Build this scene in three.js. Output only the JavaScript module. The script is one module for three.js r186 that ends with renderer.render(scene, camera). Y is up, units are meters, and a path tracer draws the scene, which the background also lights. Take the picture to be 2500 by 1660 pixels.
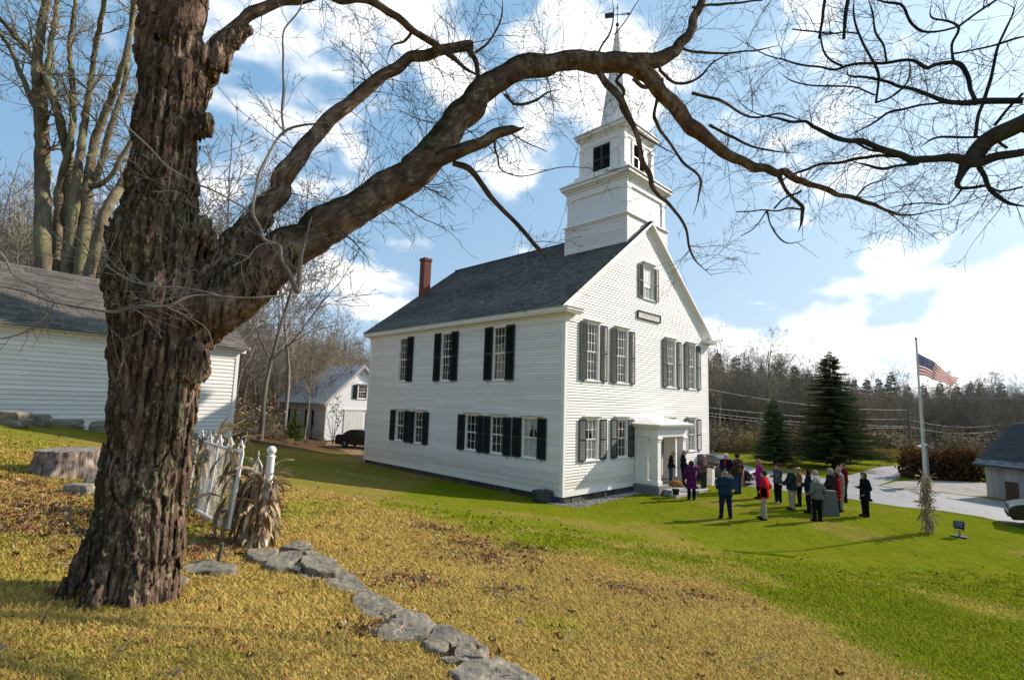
import * as THREE from 'three';
import { mergeGeometries, mergeVertices } from 'three/addons/utils/BufferGeometryUtils.js';

// ---------- camera, sky, sun, exposure ----------
const W = 1024, H = 679;
const scene = new THREE.Scene();
const renderer = new THREE.WebGLRenderer({ antialias: true });
renderer.setSize(W, H);
renderer.toneMapping = THREE.LinearToneMapping;
renderer.toneMappingExposure = 1.40;
renderer.shadowMap.enabled = true;

const EYE = new THREE.Vector3(0, 3.85, 0);
const PITCH = 6.923 * Math.PI / 180, ROLL = 1.756 * Math.PI / 180;
const camera = new THREE.PerspectiveCamera(66.46, W / H, 0.1, 1500);
camera.position.copy(EYE);
camera.rotation.order = 'YXZ';
camera.rotation.set(PITCH, 0, ROLL);
camera.updateMatrixWorld(true);
scene.add(camera);

const SUN = new THREE.Vector3(0.781, 0.508, -0.364).normalize();
const sun = new THREE.DirectionalLight(0xfff4e8, 5.0);
sun.position.copy(SUN).multiplyScalar(120).add(new THREE.Vector3(0, 0, -20));
sun.target.position.set(0, 0, -20);
sun.castShadow = true;
sun.shadow.mapSize.set(4096, 4096);
Object.assign(sun.shadow.camera, { left: -70, right: 70, top: 60, bottom: -60, near: 1, far: 320 });
sun.shadow.bias = -0.0004;
scene.add(sun, sun.target);

// ---------- small maths ----------
function rngOf(seed) { let a = seed >>> 0; return () => { a = (a + 0x6D2B79F5) | 0; let t = Math.imul(a ^ (a >>> 15), 1 | a); t = (t + Math.imul(t ^ (t >>> 7), 61 | t)) ^ t; return ((t ^ (t >>> 14)) >>> 0) / 4294967296; }; }
const rnd = rngOf(20241);
const rr = (a, b, r = rnd) => a + (b - a) * r();
const clamp = (x, a = 0, b = 1) => x < a ? a : x > b ? b : x;
const lerp = (a, b, t) => a + (b - a) * t;
const sstep = (a, b, x) => { const t = clamp((x - a) / (b - a)); return t * t * (3 - 2 * t); };
const V = (x, y, z) => new THREE.Vector3(x, y, z);
const PERM = new Uint8Array(512); { const r = rngOf(77), p = [...Array(256).keys()]; for (let i = 255; i > 0; i--) { const j = Math.floor(r() * (i + 1)); [p[i], p[j]] = [p[j], p[i]]; } for (let i = 0; i < 512; i++) PERM[i] = p[i & 255]; }
const HV = new Float32Array(256); { const r = rngOf(5); for (let i = 0; i < 256; i++) HV[i] = r() * 2 - 1; }
function noise3(x, y, z) { // value noise -1..1
  const X = Math.floor(x), Y = Math.floor(y), Z = Math.floor(z); let fx = x - X, fy = y - Y, fz = z - Z;
  fx = fx * fx * (3 - 2 * fx); fy = fy * fy * (3 - 2 * fy); fz = fz * fz * (3 - 2 * fz);
  const a = PERM[X & 255], b = PERM[(X + 1) & 255], y0 = Y & 255, y1 = (Y + 1) & 255, z0 = Z & 255, z1 = (Z + 1) & 255;
  const aa = PERM[a + y0], ab = PERM[a + y1], ba = PERM[b + y0], bb = PERM[b + y1];
  const l = (p, q, t) => p + (q - p) * t;
  return l(l(l(HV[PERM[aa + z0]], HV[PERM[ba + z0]], fx), l(HV[PERM[ab + z0]], HV[PERM[bb + z0]], fx), fy),
    l(l(HV[PERM[aa + z1]], HV[PERM[ba + z1]], fx), l(HV[PERM[ab + z1]], HV[PERM[bb + z1]], fx), fy), fz);
}
function fbm(x, y, z, o = 4) { let s = 0, a = 0.5; for (let i = 0; i < o; i++) { s += a * noise3(x, y, z); x = x * 2.03 + 7.1; y = y * 2.03 + 3.7; z = z * 2.03 + 1.3; a *= 0.5; } return s; }
const lin = c => { c /= 255; return c <= 0.04045 ? c / 12.92 : Math.pow((c + 0.055) / 1.055, 2.4); };
const srgb = (r, g, b) => new THREE.Color().setRGB(lin(r), lin(g), lin(b));

// ---------- the photograph's rays: used once, to find where things stand ----------
const FPX = 830 / Math.tan(66.46 * Math.PI / 360);
function ray(u, v) { return V((u - 1250) / FPX, -(v - 830) / FPX, -1).applyQuaternion(camera.quaternion); }
function at(u, v, depth) { const d = ray(u, v); return d.multiplyScalar(depth / -d.z).add(EYE); }
const DD = 2500 / 2362;
const atD = (u, v, depth) => at(u * DD, v * DD, depth);

// ---------- terrain ----------
function smax(a, b, k) { const h = Math.max(k - Math.abs(a - b), 0) / k; return Math.max(a, b) + h * h * k / 4; }
function ground(x, z) {
  const lx = Math.max(0, -x - 3);
  let p = -0.40 - 0.106 * (x - 2.3) + 0.107 * (Math.max(z, -75) + 22.3) + 0.0036 * lx * Math.min(lx, 24);
  if (z > 2) p -= 0.107 * (z - 2);
  let fl = -0.30 + 0.004 * clamp(-z - 24, 0, 40);
  let y = smax(Math.min(p, 9 + 0.1 * p), fl, 0.25);
  y += 5 * sstep(60, 130, -z) * sstep(12, -25, x) + 4 * sstep(110, 260, -z);
  y = y > 4 ? 4 + (y - 4) * 0.7 : y;
  return y + 0.05 * noise3(x * 0.35, 0, z * 0.35) * sstep(3, 8, Math.abs(z) + Math.abs(x)) * sstep(-0.15, 0.3, y) * (z > -60 ? 1 : 4);
}
function gnd(u, v) { // where the ray through a point of the photograph meets the ground
  const d = ray(u, v); let a = 0.5, b = a;
  for (b = 0.5; b < 300; b += 0.1 + b * 0.01) { if (EYE.y + d.y * b < ground(EYE.x + d.x * b, EYE.z + d.z * b)) break; a = b; }
  for (let i = 0; i < 24; i++) { const m = (a + b) / 2; if (EYE.y + d.y * m < ground(d.x * m, d.z * m)) b = m; else a = m; }
  return V(d.x * b, ground(d.x * b, d.z * b), d.z * b);
}

// ---------- names, labels, meshes ----------
const names = new Map();
function numbered(n) { const k = names.get(n) || 0; names.set(n, k + 1); return k ? n + '_' + String(k).padStart(3, '0') : n; }
function tag(o, label, category, group, kind) { if (label) o.userData.label = label; if (category) o.userData.category = category; if (group) o.userData.group = group; if (kind) o.userData.kind = kind; return o; }
function thing(name, label, category, pos, turn = 0, group) { const g = new THREE.Group(); g.name = numbered(name); if (pos) g.position.copy(pos); g.rotation.y = turn; tag(g, label, category, group); scene.add(g); return g; }
function mesh(name, geo, mat, parent) { const m = new THREE.Mesh(geo, mat); m.name = parent ? name : numbered(name); m.castShadow = m.receiveShadow = true; (parent || scene).add(m); return m; }
function struct(name, geo, mat) { const m = mesh(name, geo, mat); m.userData.kind = 'structure'; return m; }

// geometry collector: everything indexed, with position, normal, uv, color
class GB {
  constructor() { this.p = []; this.n = []; this.u = []; this.c = []; this.i = []; this.col = [1, 1, 1]; }
  v(x, y, z, nx, ny, nz, u = 0, w = 0) { this.p.push(x, y, z); this.n.push(nx, ny, nz); this.u.push(u, w); this.c.push(this.col[0], this.col[1], this.col[2]); return this.p.length / 3 - 1; }
  quad(a, b, c, d, us = 1) { // four Vector3, ccw
    const e1 = b.clone().sub(a), e2 = d.clone().sub(a), n = e1.clone().cross(c.clone().sub(a)).normalize(); if (!(n.lengthSq() > 0.1)) n.copy(e1.cross(e2)).normalize();
    const lu = b.distanceTo(a) * us, lv = d.distanceTo(a) * us, o = this.uo || 0;
    const k = [this.v(a.x, a.y, a.z, n.x, n.y, n.z, o, o), this.v(b.x, b.y, b.z, n.x, n.y, n.z, o + lu, o), this.v(c.x, c.y, c.z, n.x, n.y, n.z, o + lu, o + lv), this.v(d.x, d.y, d.z, n.x, n.y, n.z, o, o + lv)];
    this.i.push(k[0], k[1], k[2], k[0], k[2], k[3]);
  }
  tri(a, b, c) { const n = b.clone().sub(a).cross(c.clone().sub(a)).normalize(); const k = [a, b, c].map(q => this.v(q.x, q.y, q.z, n.x, n.y, n.z, q.x, q.y)); this.i.push(...k); }
  box(x0, y0, z0, x1, y1, z1, m) { // optional Matrix4
    const q = [[x0, y0, z0], [x1, y0, z0], [x1, y1, z0], [x0, y1, z0], [x0, y0, z1], [x1, y0, z1], [x1, y1, z1], [x0, y1, z1]].map(a => { const w = V(...a); return m ? w.applyMatrix4(m) : w; });
    for (const [a, b, c, d] of [[4, 5, 6, 7], [1, 0, 3, 2], [5, 1, 2, 6], [0, 4, 7, 3], [7, 6, 2, 3], [0, 1, 5, 4]]) this.quad(q[a], q[b], q[c], q[d]);
    return this;
  }
  // box with chamfered edges along x,y,z
  cbox(x0, y0, z0, x1, y1, z1, c = 0.006, m) {
    const cx = (x0 + x1) / 2, cy = (y0 + y1) / 2, cz = (z0 + z1) / 2; const P = (x, y, z) => { const w = V(x, y, z); return m ? w.applyMatrix4(m) : w; };
    const X = [x0, x1], Y = [y0, y1], Z = [z0, z1], s = [-1, 1], g = this;
    const F = (a, b, d, e) => { const n = b.clone().sub(a).cross(d.clone().sub(a)), o = a.clone().add(d).multiplyScalar(.5).sub(P(cx, cy, cz)); n.dot(o) > 0 ? g.quad(a, b, d, e) : g.quad(e, d, b, a); };
    for (const i of [0, 1]) {
      F(P(X[i], Y[0] + c, Z[0] + c), P(X[i], Y[1] - c, Z[0] + c), P(X[i], Y[1] - c, Z[1] - c), P(X[i], Y[0] + c, Z[1] - c));
      F(P(X[0] + c, Y[i], Z[0] + c), P(X[1] - c, Y[i], Z[0] + c), P(X[1] - c, Y[i], Z[1] - c), P(X[0] + c, Y[i], Z[1] - c));
      F(P(X[0] + c, Y[0] + c, Z[i]), P(X[1] - c, Y[0] + c, Z[i]), P(X[1] - c, Y[1] - c, Z[i]), P(X[0] + c, Y[1] - c, Z[i]));
      for (const j of [0, 1]) {
        F(P(X[i] - s[i] * c, Y[j], Z[0] + c), P(X[i] - s[i] * c, Y[j], Z[1] - c), P(X[i], Y[j] - s[j] * c, Z[1] - c), P(X[i], Y[j] - s[j] * c, Z[0] + c));
        F(P(X[i] - s[i] * c, Y[0] + c, Z[j]), P(X[i] - s[i] * c, Y[1] - c, Z[j]), P(X[i], Y[1] - c, Z[j] - s[j] * c), P(X[i], Y[0] + c, Z[j] - s[j] * c));
        F(P(X[0] + c, Y[i], Z[j] - s[j] * c), P(X[1] - c, Y[i], Z[j] - s[j] * c), P(X[1] - c, Y[i] - s[i] * c, Z[j]), P(X[0] + c, Y[i] - s[i] * c, Z[j]));
      }
    }
    return this;
  }
  // tapered tube along points with radii
  tube(pts, rad, sides = 6, { cap = true, vscale = 1, col = null, wob = null } = {}) {
    const n = pts.length; if (n < 2) return this; let T = V(0, 0, 0), N = V(0, 0, 0), B = V(0, 0, 0), prev = null, len = 0, rows = [];
    for (let i = 0; i < n; i++) {
      T.copy(pts[Math.min(i + 1, n - 1)]).sub(pts[Math.max(i - 1, 0)]).normalize();
      if (i === 0) { N.set(Math.abs(T.y) < 0.9 ? 0 : 1, Math.abs(T.y) < 0.9 ? 1 : 0, 0); } N.addScaledVector(T, -N.dot(T)).normalize(); B.crossVectors(T, N);
      if (i) len += pts[i].distanceTo(pts[i - 1]);
      const row = []; for (let k = 0; k <= sides; k++) {
        const a = k / sides * Math.PI * 2, ca = Math.cos(a), sa = Math.sin(a), r = rad[i] * (wob ? wob(pts[i], a, len) : 1); const nx = N.x * ca + B.x * sa, ny = N.y * ca + B.y * sa, nz = N.z * ca + B.z * sa;
        if (col) this.col = col(pts[i].x + nx * r, pts[i].y + ny * r, pts[i].z + nz * r, nx, ny, nz, rad[i]);
        row.push(this.v(pts[i].x + nx * r, pts[i].y + ny * r, pts[i].z + nz * r, nx, ny, nz, k / sides * Math.max(1, Math.round(6.28 * rad[0] / vscale)), len / vscale));
      } rows.push(row);
    }
    for (let i = 0; i < n - 1; i++) for (let k = 0; k < sides; k++) { const a = rows[i][k], b = rows[i][k + 1], c = rows[i + 1][k + 1], d = rows[i + 1][k]; this.i.push(a, b, c, a, c, d); }
    if (cap) for (const [e, s] of [[0, -1], [n - 1, 1]]) { const q = pts[e], t = pts[Math.min(e + 1, n - 1)].clone().sub(pts[Math.max(e - 1, 0)]).normalize().multiplyScalar(s); const c = this.v(q.x, q.y, q.z, t.x, t.y, t.z); for (let k = 0; k < sides; k++) s < 0 ? this.i.push(c, rows[e][k + 1], rows[e][k]) : this.i.push(c, rows[e][k], rows[e][k + 1]); }
    return this;
  }
  lathe(prof, sides = 12, cx = 0, cz = 0) { // prof [[r,y],...]
    const rows = []; prof.forEach(([r, y], i) => { const [r0, y0] = prof[Math.max(0, i - 1)], [r1, y1] = prof[Math.min(prof.length - 1, i + 1)]; let nr = y1 - y0, ny = r0 - r1; const l = Math.hypot(nr, ny) || 1; nr /= l; ny /= l; const row = []; for (let k = 0; k <= sides; k++) { const a = -k / sides * Math.PI * 2; row.push(this.v(cx + Math.cos(a) * r, y, cz + Math.sin(a) * r, Math.cos(a) * nr, ny, Math.sin(a) * nr, k / sides, y)); } rows.push(row); });
    for (let i = 0; i < rows.length - 1; i++) for (let k = 0; k < sides; k++) this.i.push(rows[i][k], rows[i][k + 1], rows[i + 1][k + 1], rows[i][k], rows[i + 1][k + 1], rows[i + 1][k]);
    return this;
  }
  geo() {
    const g = new THREE.BufferGeometry(); g.setAttribute('position', new THREE.Float32BufferAttribute(this.p, 3)); g.setAttribute('normal', new THREE.Float32BufferAttribute(this.n, 3)); g.setAttribute('uv', new THREE.Float32BufferAttribute(this.u, 2)); g.setAttribute('color', new THREE.Float32BufferAttribute(this.c, 3)); g.setIndex(this.i); return g;
  }
}
const M4 = (pos, ry = 0, rx = 0, rz = 0, s = 1) => new THREE.Matrix4().compose(pos, new THREE.Quaternion().setFromEuler(new THREE.Euler(rx, ry, rz, 'YXZ')), typeof s === 'number' ? V(s, s, s) : s);

// ---------- textures ----------
function tex(w, h, fn, { srgb: isS = false, rx = 1, ry = 1 } = {}) {
  const d = new Uint8Array(w * h * 4); let k = 0; for (let y = 0; y < h; y++) for (let x = 0; x < w; x++) { const c = fn(x / w, y / h); for (let j = 0; j < 3; j++) d[k + j] = clamp(c[j]) * 255; d[k + 3] = c.length > 3 ? clamp(c[3]) * 255 : 255; k += 4; }
  const t = new THREE.DataTexture(d, w, h); t.wrapS = t.wrapT = THREE.RepeatWrapping; t.magFilter = THREE.LinearFilter; t.minFilter = THREE.LinearMipmapLinearFilter; t.generateMipmaps = true; if (isS) t.colorSpace = THREE.SRGBColorSpace; t.repeat.set(rx, ry); t.needsUpdate = true; return t;
}
// tileable fbm
function tfbm(u, v, f, o = 4, seed = 0, fy = f) { let s = 0, a = 0.5; for (let i = 0; i < o; i++) { const c1 = Math.cos(u * 6.2832), s1 = Math.sin(u * 6.2832), c2 = Math.cos(v * 6.2832), s2 = Math.sin(v * 6.2832); s += a * (noise3(c1 * f / 6.28 + 11 + seed, s1 * f / 6.28 + 5, c2 * fy / 6.28 + seed) + noise3(s1 * f / 6.28 + seed, s2 * fy / 6.28 + 31, c1 * f / 6.28 - seed + c2)) * 0.7; f *= 2; fy *= 2; a *= 0.5; } return s; }
const mat = (o) => new THREE.MeshStandardMaterial({ roughness: 0.85, metalness: 0, ...o });
const vmat = (o) => mat({ vertexColors: true, ...o });
const C = (r, g, b) => new THREE.Color().setRGB(r, g, b);
const matte = (o) => new THREE.MeshPhysicalMaterial({ roughness: 1, metalness: 0, specularIntensity: 0, ...o });
const grainT = tex(256, 256, (u, v) => { const a = 0.5 + 0.5 * tfbm(u, v, 40, 3, 3); return [a, a, a]; });
const paintT = tex(512, 512, (u, v) => { const a = 0.96 + 0.045 * tfbm(u, v, 6, 4, 9) + 0.03 * tfbm(u, v, 60, 2, 2, 8); return [a, a * 0.992, a * 0.972]; });
const MAT = {
  white: vmat({ color: C(0.85, 0.81, 0.755), roughness: 0.62, map: paintT }),
  white2: vmat({ color: C(0.72, 0.70, 0.66), roughness: 0.66, map: paintT }),
  shutter: vmat({ color: C(0.012, 0.018, 0.016), roughness: 0.42 }),
  glass: new THREE.MeshPhysicalMaterial({ color: 0xffffff, roughness: 0.02, transmission: 1, thickness: 0, ior: 1.5 }),
  slate: vmat({ color: C(1, 1, 1), roughness: 0.8, bumpMap: grainT, bumpScale: 0.004 }),
  stone: vmat({ color: C(1, 1, 1), roughness: 0.9, bumpMap: grainT, bumpScale: 0.006 }),
  dark: mat({ color: C(0.02, 0.02, 0.02), roughness: 0.6 }),
  any: vmat({ color: C(1, 1, 1), roughness: 0.9 }),
  iron: vmat({ color: C(0.72, 0.72, 0.7), roughness: 0.55 }),
};

// ---------- sky ----------
{
  const w = 3072, h = 1536, data = new Float32Array(w * h * 4);
  const blob = [[830, 40, 300, 70, .75], [690, 150, 110, 90, .6], [1330, 100, 110, 75, .8], [1330, 235, 140, 40, .55], [1450, 240, 80, 60, .7], [1200, 420, 140, 60, .85], [780, 690, 230, 90, .9], [600, 600, 140, 130, .6], [2080, 560, 110, 60, .95], [2170, 620, 170, 55, .95], [2110, 665, 180, 28, .8], [1870, 330, 170, 110, .8], [1830, 420, 140, 50, .75], [2230, 100, 140, 80, .7], [2330, 260, 120, 80, .7], [1640, 745, 110, 60, .9], [2080, 790, 420, 70, 1.15], [1830, 800, 300, 60, .9], [560, 60, 130, 110, .7], [280, 330, 170, 120, .65], [330, 140, 80, 80, .3], [1845, 522, 40, 16, .7], [1690, 670, 45, 20, .75], [1575, 335, 38, 18, .7], [1040, 475, 60, 18, .6], [760, 315, 70, 30, .55], [900, 560, 110, 20, .5], [1230, 575, 70, 22, .6], [1060, 610, 40, 12, .5], [1850, 870, 700, 60, .6], [1410, 20, 80, 50, .3]]
    .map(([x, y, a, b, s]) => { const d = ray(x * DD, y * DD).normalize(); return [d, a / 1190, b / 1190, s]; });
  const up = V(0, 1, 0); for (const b of blob) { b[4] = V().crossVectors(b[0], up).normalize(); b[5] = V().crossVectors(b[4], b[0]); }
  const sv = SUN;
  for (let j = 0; j < h; j++) {
    const el = (j + 0.5) / h * Math.PI - Math.PI / 2, y = Math.sin(el), ce = Math.cos(el);
    for (let i = 0; i < w; i++) {
      const az = ((i + 0.5) / w - 0.5) * 2 * Math.PI, x = Math.cos(az) * ce, z = Math.sin(az) * ce; const k = (j * w + i) * 4;
      if (!(z < 0 && Math.abs(x) < -z * 1.35 && y < 0.82)) { const i0 = i - i % 3, j0 = j - j % 3; if (i0 !== i || j0 !== j) { const k0 = (j0 * w + i0) * 4; if (data[k0 + 3] === 1) { for (let q = 0; q < 4; q++) data[k + q] = data[k0 + q]; continue; } } }
      if (!(z < 0 && Math.abs(x) < -z * 1.35 && y < 0.82)) { const i0 = i - i % 3, j0 = j - j % 3; if (i0 !== i || j0 !== j) { const k0 = (j0 * w + i0) * 4; if (data[k0 + 3] === 1) { for (let q = 0; q < 4; q++) data[k + q] = data[k0 + q]; continue; } } }
      const sd = x * sv.x + y * sv.y + z * sv.z, yy = Math.max(y, 0.002);
      // clear air
      const t = Math.pow(1 - yy, 3.4); let r = lerp(0.145, 0.46, t), g = lerp(0.305, 0.58, t), b = lerp(0.50, 0.70, t);
      const glow = Math.pow(Math.max(0, sd), 3) * 0.30 + Math.pow(Math.max(0, sd), 24) * 0.5; r += glow * 0.95; g += glow * 0.97; b += glow * 0.9;
      const side = sstep(0.2, -0.8, sd); r *= 1 - 0.35 * side; g *= 1 - 0.25 * side; b *= 1 - 0.12 * side;
      if (y > -0.02) {
        let bias = -0.20;
        if (z < 0.1) { for (const q of blob) { const dd = q[0].x * x + q[0].y * y + q[0].z * z; if (dd < 0.6) continue; const a = (q[4].x * x + q[4].y * y + q[4].z * z) / dd / q[1], c = (q[5].x * x + q[5].y * y + q[5].z * z) / dd / q[2]; const e = a * a + c * c; if (e < 7) bias += q[3] * 0.33 * Math.exp(-e * 0.8); } }
        if (z > -0.1) bias += 0.10 * sstep(-0.1, 0.3, z);
        const s = 1 / (yy + 0.34), qx = x * s, qz = z * s;
        const wx = 0.07 * noise3(qx * 5 + 3, 1, qz * 5), wz = 0.07 * noise3(qx * 5, 8, qz * 5 + 4);
        const n = fbm((qx + wx) * 4.3 + 3, y * 5.5, (qz + wz) * 4.3, 7) * 0.95 + 0.20 * fbm(x * 22 + 9, y * 26, z * 22, 4);
        const d = Math.pow(sstep(-0.06, 0.34, n + bias), 1.25);
        if (d > 0) {
          const thick = sstep(0.1, 0.6, n + bias), lit = 0.90 + 0.34 * Math.max(0, sd) - 0.26 * thick * clamp(0.45 + 1.2 * fbm(qx * 8, y * 9, qz * 8 + 5, 4));
          r = lerp(r, lit, d); g = lerp(g, lit * 0.995, d); b = lerp(b, lit * 0.99, d);
        }
      }
      if (y < 0) { const f = sstep(0, -0.12, y); r = lerp(r, 0.12, f); g = lerp(g, 0.12, f); b = lerp(b, 0.09, f); }
      data[k] = r; data[k + 1] = g; data[k + 2] = b; data[k + 3] = 1;
    }
  }
  const t = new THREE.DataTexture(data, w, h, THREE.RGBAFormat, THREE.FloatType); t.mapping = THREE.EquirectangularReflectionMapping; t.magFilter = t.minFilter = THREE.LinearFilter; t.colorSpace = THREE.LinearSRGBColorSpace; t.needsUpdate = true;
  scene.background = t; scene.environment = t; scene.environmentIntensity = 1;
}
// ---------- ground ----------
const lawnT = tex(1024, 1024, (u, v) => { const a = 0.86 + 0.34 * tfbm(u, v, 60, 3, 1) + 0.22 * tfbm(u, v, 12, 3, 4), b = tfbm(u, v, 25, 3, 14); return [a * (1 + 0.14 * b), a, a * (1 - 0.1 * b)]; });
const lawnB = tex(512, 512, (u, v) => { const a = 0.5 + 0.6 * tfbm(u, v, 70, 3, 21); return [a, a, a]; });
const leafPatch = (x, z) => { // where drifts of fallen leaves lie, 0..1
  let s = 0; for (const [px, pz, r] of LEAFSPOTS) { const d = Math.hypot(x - px, z - pz) / r; if (d < 1.6) s = Math.max(s, 1 - d * 0.62); }
  return clamp(s + 0.55 * fbm(x * 0.9, 3, z * 0.9, 3)) * (s > 0 ? 1 : 0);
};
const LEAFSPOTS = [[1130, 1330, .7], [1200, 1370, .9], [1290, 1345, .6], [1000, 1420, .5], [150, 1210, 1.3], [60, 1270, 1.2], [190, 1300, .6], [560, 1260, .5], [520, 1320, .45], [480, 1350, .4], [1060, 1290, .5], [380, 1250, .5], [60, 1190, 1.5], [100, 1240, 1.2], [30, 1300, 1], [170, 1260, .8], [540, 1290, .5], [450, 1270, .5], [250, 1370, .5], [905, 1545, .25], [1500, 1440, .8], [1250, 1450, .5], [1700, 1460, .7]].map(([u, v, r]) => { const p = gnd(u, v); return [p.x, p.z, r]; });
function lawnColor(x, z) {
  const lx = Math.max(0, -x - 3); const p = -0.40 - 0.106 * (x - 2.3) + 0.107 * (z + 22.3) + 0.0036 * lx * lx;
  const n1 = fbm(x * 0.35 + 5, 1, z * 0.35, 4), n2 = fbm(x * 1.6, 7, z * 1.6, 3);
  let green = sstep(0.75, 0.05, p - 0.55 + 0.9 * n1 + 0.5 * n2);
  if (x < -3.2) green = lerp(green, 0.5 + 0.9 * n1, sstep(-3.2, -4.5, x));
  if (z > -4.8 && x < 0.4) green = lerp(green, clamp(0.36 + 1.3 * n1 + 0.9 * n2), sstep(-4.8, -4, z) * sstep(.4, -.4, x));
  if (z < -7) green -= .5 * sstep(.05, .32, fbm(x * .42 + 20, 4, z * .55 + 3, 4)) * sstep(-7, -11, z);
  green = clamp(green);
  const dry = n2 * 0.5 + 0.5; const nr = sstep(-13, -6, z), T = [lerp(0.32, 0.24, dry) - .012 * nr, lerp(0.208, 0.168, dry) - .004 * nr, lerp(0.064, 0.044, dry)], G = [lerp(0.175, 0.125, dry), lerp(0.180, 0.160, dry), lerp(0.012, 0.009, dry)];
  const c = [0, 1, 2].map(i => lerp(T[i], G[i], green));
  const lp = leafPatch(x, z) * (x < -2.6 ? 0.62 : 0.3); const L = [0.20, 0.11, 0.055]; for (let i = 0; i < 3; i++) c[i] = lerp(c[i], L[i], lp);
  const wood = Math.max(sstep(-44, -52, z + 0.15 * x) * sstep(6, -6, x), sstep(-46, -56, z), sstep(36, 50, x), sstep(-17, -22, x + 0.3 * (z + 16))); const Wc = [0.105 + 0.05 * n2, 0.064 + 0.03 * n2, 0.035];
  for (let i = 0; i < 3; i++) c[i] = lerp(c[i], Wc[i], clamp(wood));
  return c;
}
{
  const N = 560, X = s => 44 * s + 380 * Math.pow(s, 5), Z = s => -13 + 40 * s + 400 * Math.pow(s, 5);
  const pos = [], col = [], uv = [], idx = [];
  for (let j = 0; j <= N; j++) for (let i = 0; i <= N; i++) { const x = X(i / N * 2 - 1), z = Z(j / N * 2 - 1); pos.push(x, ground(x, z), z); col.push(...lawnColor(x, z)); uv.push(x / 2.2, z / 2.2); }
  for (let j = 0; j < N; j++) for (let i = 0; i < N; i++) { const a = j * (N + 1) + i, b = a + 1, c = a + N + 1, d = c + 1; idx.push(a, c, b, b, c, d); }
  const g = new THREE.BufferGeometry(); g.setAttribute('position', new THREE.Float32BufferAttribute(pos, 3)); g.setAttribute('color', new THREE.Float32BufferAttribute(col, 3)); g.setAttribute('uv', new THREE.Float32BufferAttribute(uv, 2)); g.setIndex(idx); g.computeVertexNormals();
  struct('lawn', g, matte({ vertexColors: true, map: lawnT, bumpMap: lawnB, bumpScale: 0.035 }));
}
// sheets lying on the ground
function drape(name, poly, lift, material, cell = 1.0) { ROADS.push(poly); // poly: [[x,z],...]
  const inside = (x, z) => { let c = false; for (let i = 0, j = poly.length - 1; i < poly.length; j = i++) { const [xi, zi] = poly[i], [xj, zj] = poly[j]; if ((zi > z) !== (zj > z) && x < (xj - xi) * (z - zi) / (zj - zi) + xi) c = !c; } return c; };
  const tris = THREE.ShapeUtils.triangulateShape(poly.map(p => new THREE.Vector2(p[0], p[1])), []); let T = tris.map(t => t.map(k => poly[k]));
  for (let it = 0; it < 9; it++) { const o = []; let any = false; for (const t of T) { let L = -1, m = 0; for (let k = 0; k < 3; k++) { const a = t[k], b = t[(k + 1) % 3], d = Math.hypot(a[0] - b[0], a[1] - b[1]); if (d > L) { L = d; m = k; } } if (L > cell) { any = true; const a = t[m], b = t[(m + 1) % 3], c = t[(m + 2) % 3], q = [(a[0] + b[0]) / 2, (a[1] + b[1]) / 2]; o.push([a, q, c], [q, b, c]); } else o.push(t); } T = o; if (!any) break; }
  const pos = [], uv = []; for (const t of T) { const [a, b, c] = t; const up = (b[0] - a[0]) * (c[1] - a[1]) - (b[1] - a[1]) * (c[0] - a[0]) < 0; for (const q of up ? [a, b, c] : [a, c, b]) { pos.push(q[0], ground(q[0], q[1]) + lift, q[1]); uv.push(q[0] / 3, q[1] / 3); } }
  let g = new THREE.BufferGeometry(); g.setAttribute('position', new THREE.Float32BufferAttribute(pos, 3)); g.setAttribute('uv', new THREE.Float32BufferAttribute(uv, 2)); g = mergeVertices(g, 1e-3); g.computeVertexNormals(); return struct(name, g, material);
}
const asphT = tex(512, 512, (u, v) => { const a = 0.84 + 0.30 * tfbm(u, v, 8, 4, 8) + 0.2 * tfbm(u, v, 120, 2, 18), c = Math.pow(1 - Math.min(1, Math.abs(tfbm(u, v, 5, 3, 33)) * 14), 3) * .35; return [a - c, a * .985 - c, a * 0.95 - c]; });
const asphalt = mat({ color: C(0.20, 0.20, 0.205), roughness: 0.7, map: asphT });
const gravelM = mat({ color: C(0.27, 0.25, 0.225), roughness: 0.95, map: asphT, bumpMap: grainT, bumpScale: 0.02 });
const ROADS = [];
const xz = (...l) => l.map(([u, v]) => { const p = gnd(u, v); return [p.x, p.z]; });
{
  const near = xz([2500, 1288], [2401, 1263], [2305, 1248], [2200, 1238], [2131, 1228], [2068, 1217], [1960, 1203], [1814, 1187]); const far = xz([1800, 1141], [1915, 1154], [2043, 1172], [2144, 1187], [2200, 1196], [2305, 1204], [2410, 1218], [2500, 1232]);
  const e = near[0], e2 = near[1], f = far[far.length - 1], f2 = far[far.length - 2]; const ext = (a, b, k) => [a[0] + (a[0] - b[0]) * k, a[1] + (a[1] - b[1]) * k];
  const l = near[near.length - 1], l2 = near[near.length - 2]; const m = far[0], m2 = far[1];
  drape('road', [ext(e, e2, 3), ...near, [l[0] - 9, l[1] - 10], [l[0] - 3.5, l[1] - 17], ...far, ext(f, f2, 3)], 0.014, asphalt, 0.8);
  drape('side_road', [...xz([2043, 1172], [2144, 1186]), ...xz([2215, 1160], [2262, 1138], [2235, 1135], [2150, 1140], [2105, 1152], [2060, 1165])], 0.011, asphalt, 0.8);
  drape('gravel_drive', xz([2150, 1186], [2200, 1194], [2305, 1202], [2370, 1211], [2416, 1211], [2416, 1181], [2330, 1172], [2235, 1172], [2190, 1176]), 0.009, gravelM, 0.8);
  drape('driveway', xz([880, 1100], [905, 1135], [830, 1098], [790, 1090], [800, 1078], [850, 1082], [900, 1082]), 0.02, mat({ color: C(0.24, 0.13, 0.06), roughness: 1, map: asphT }), 1);
}
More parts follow.
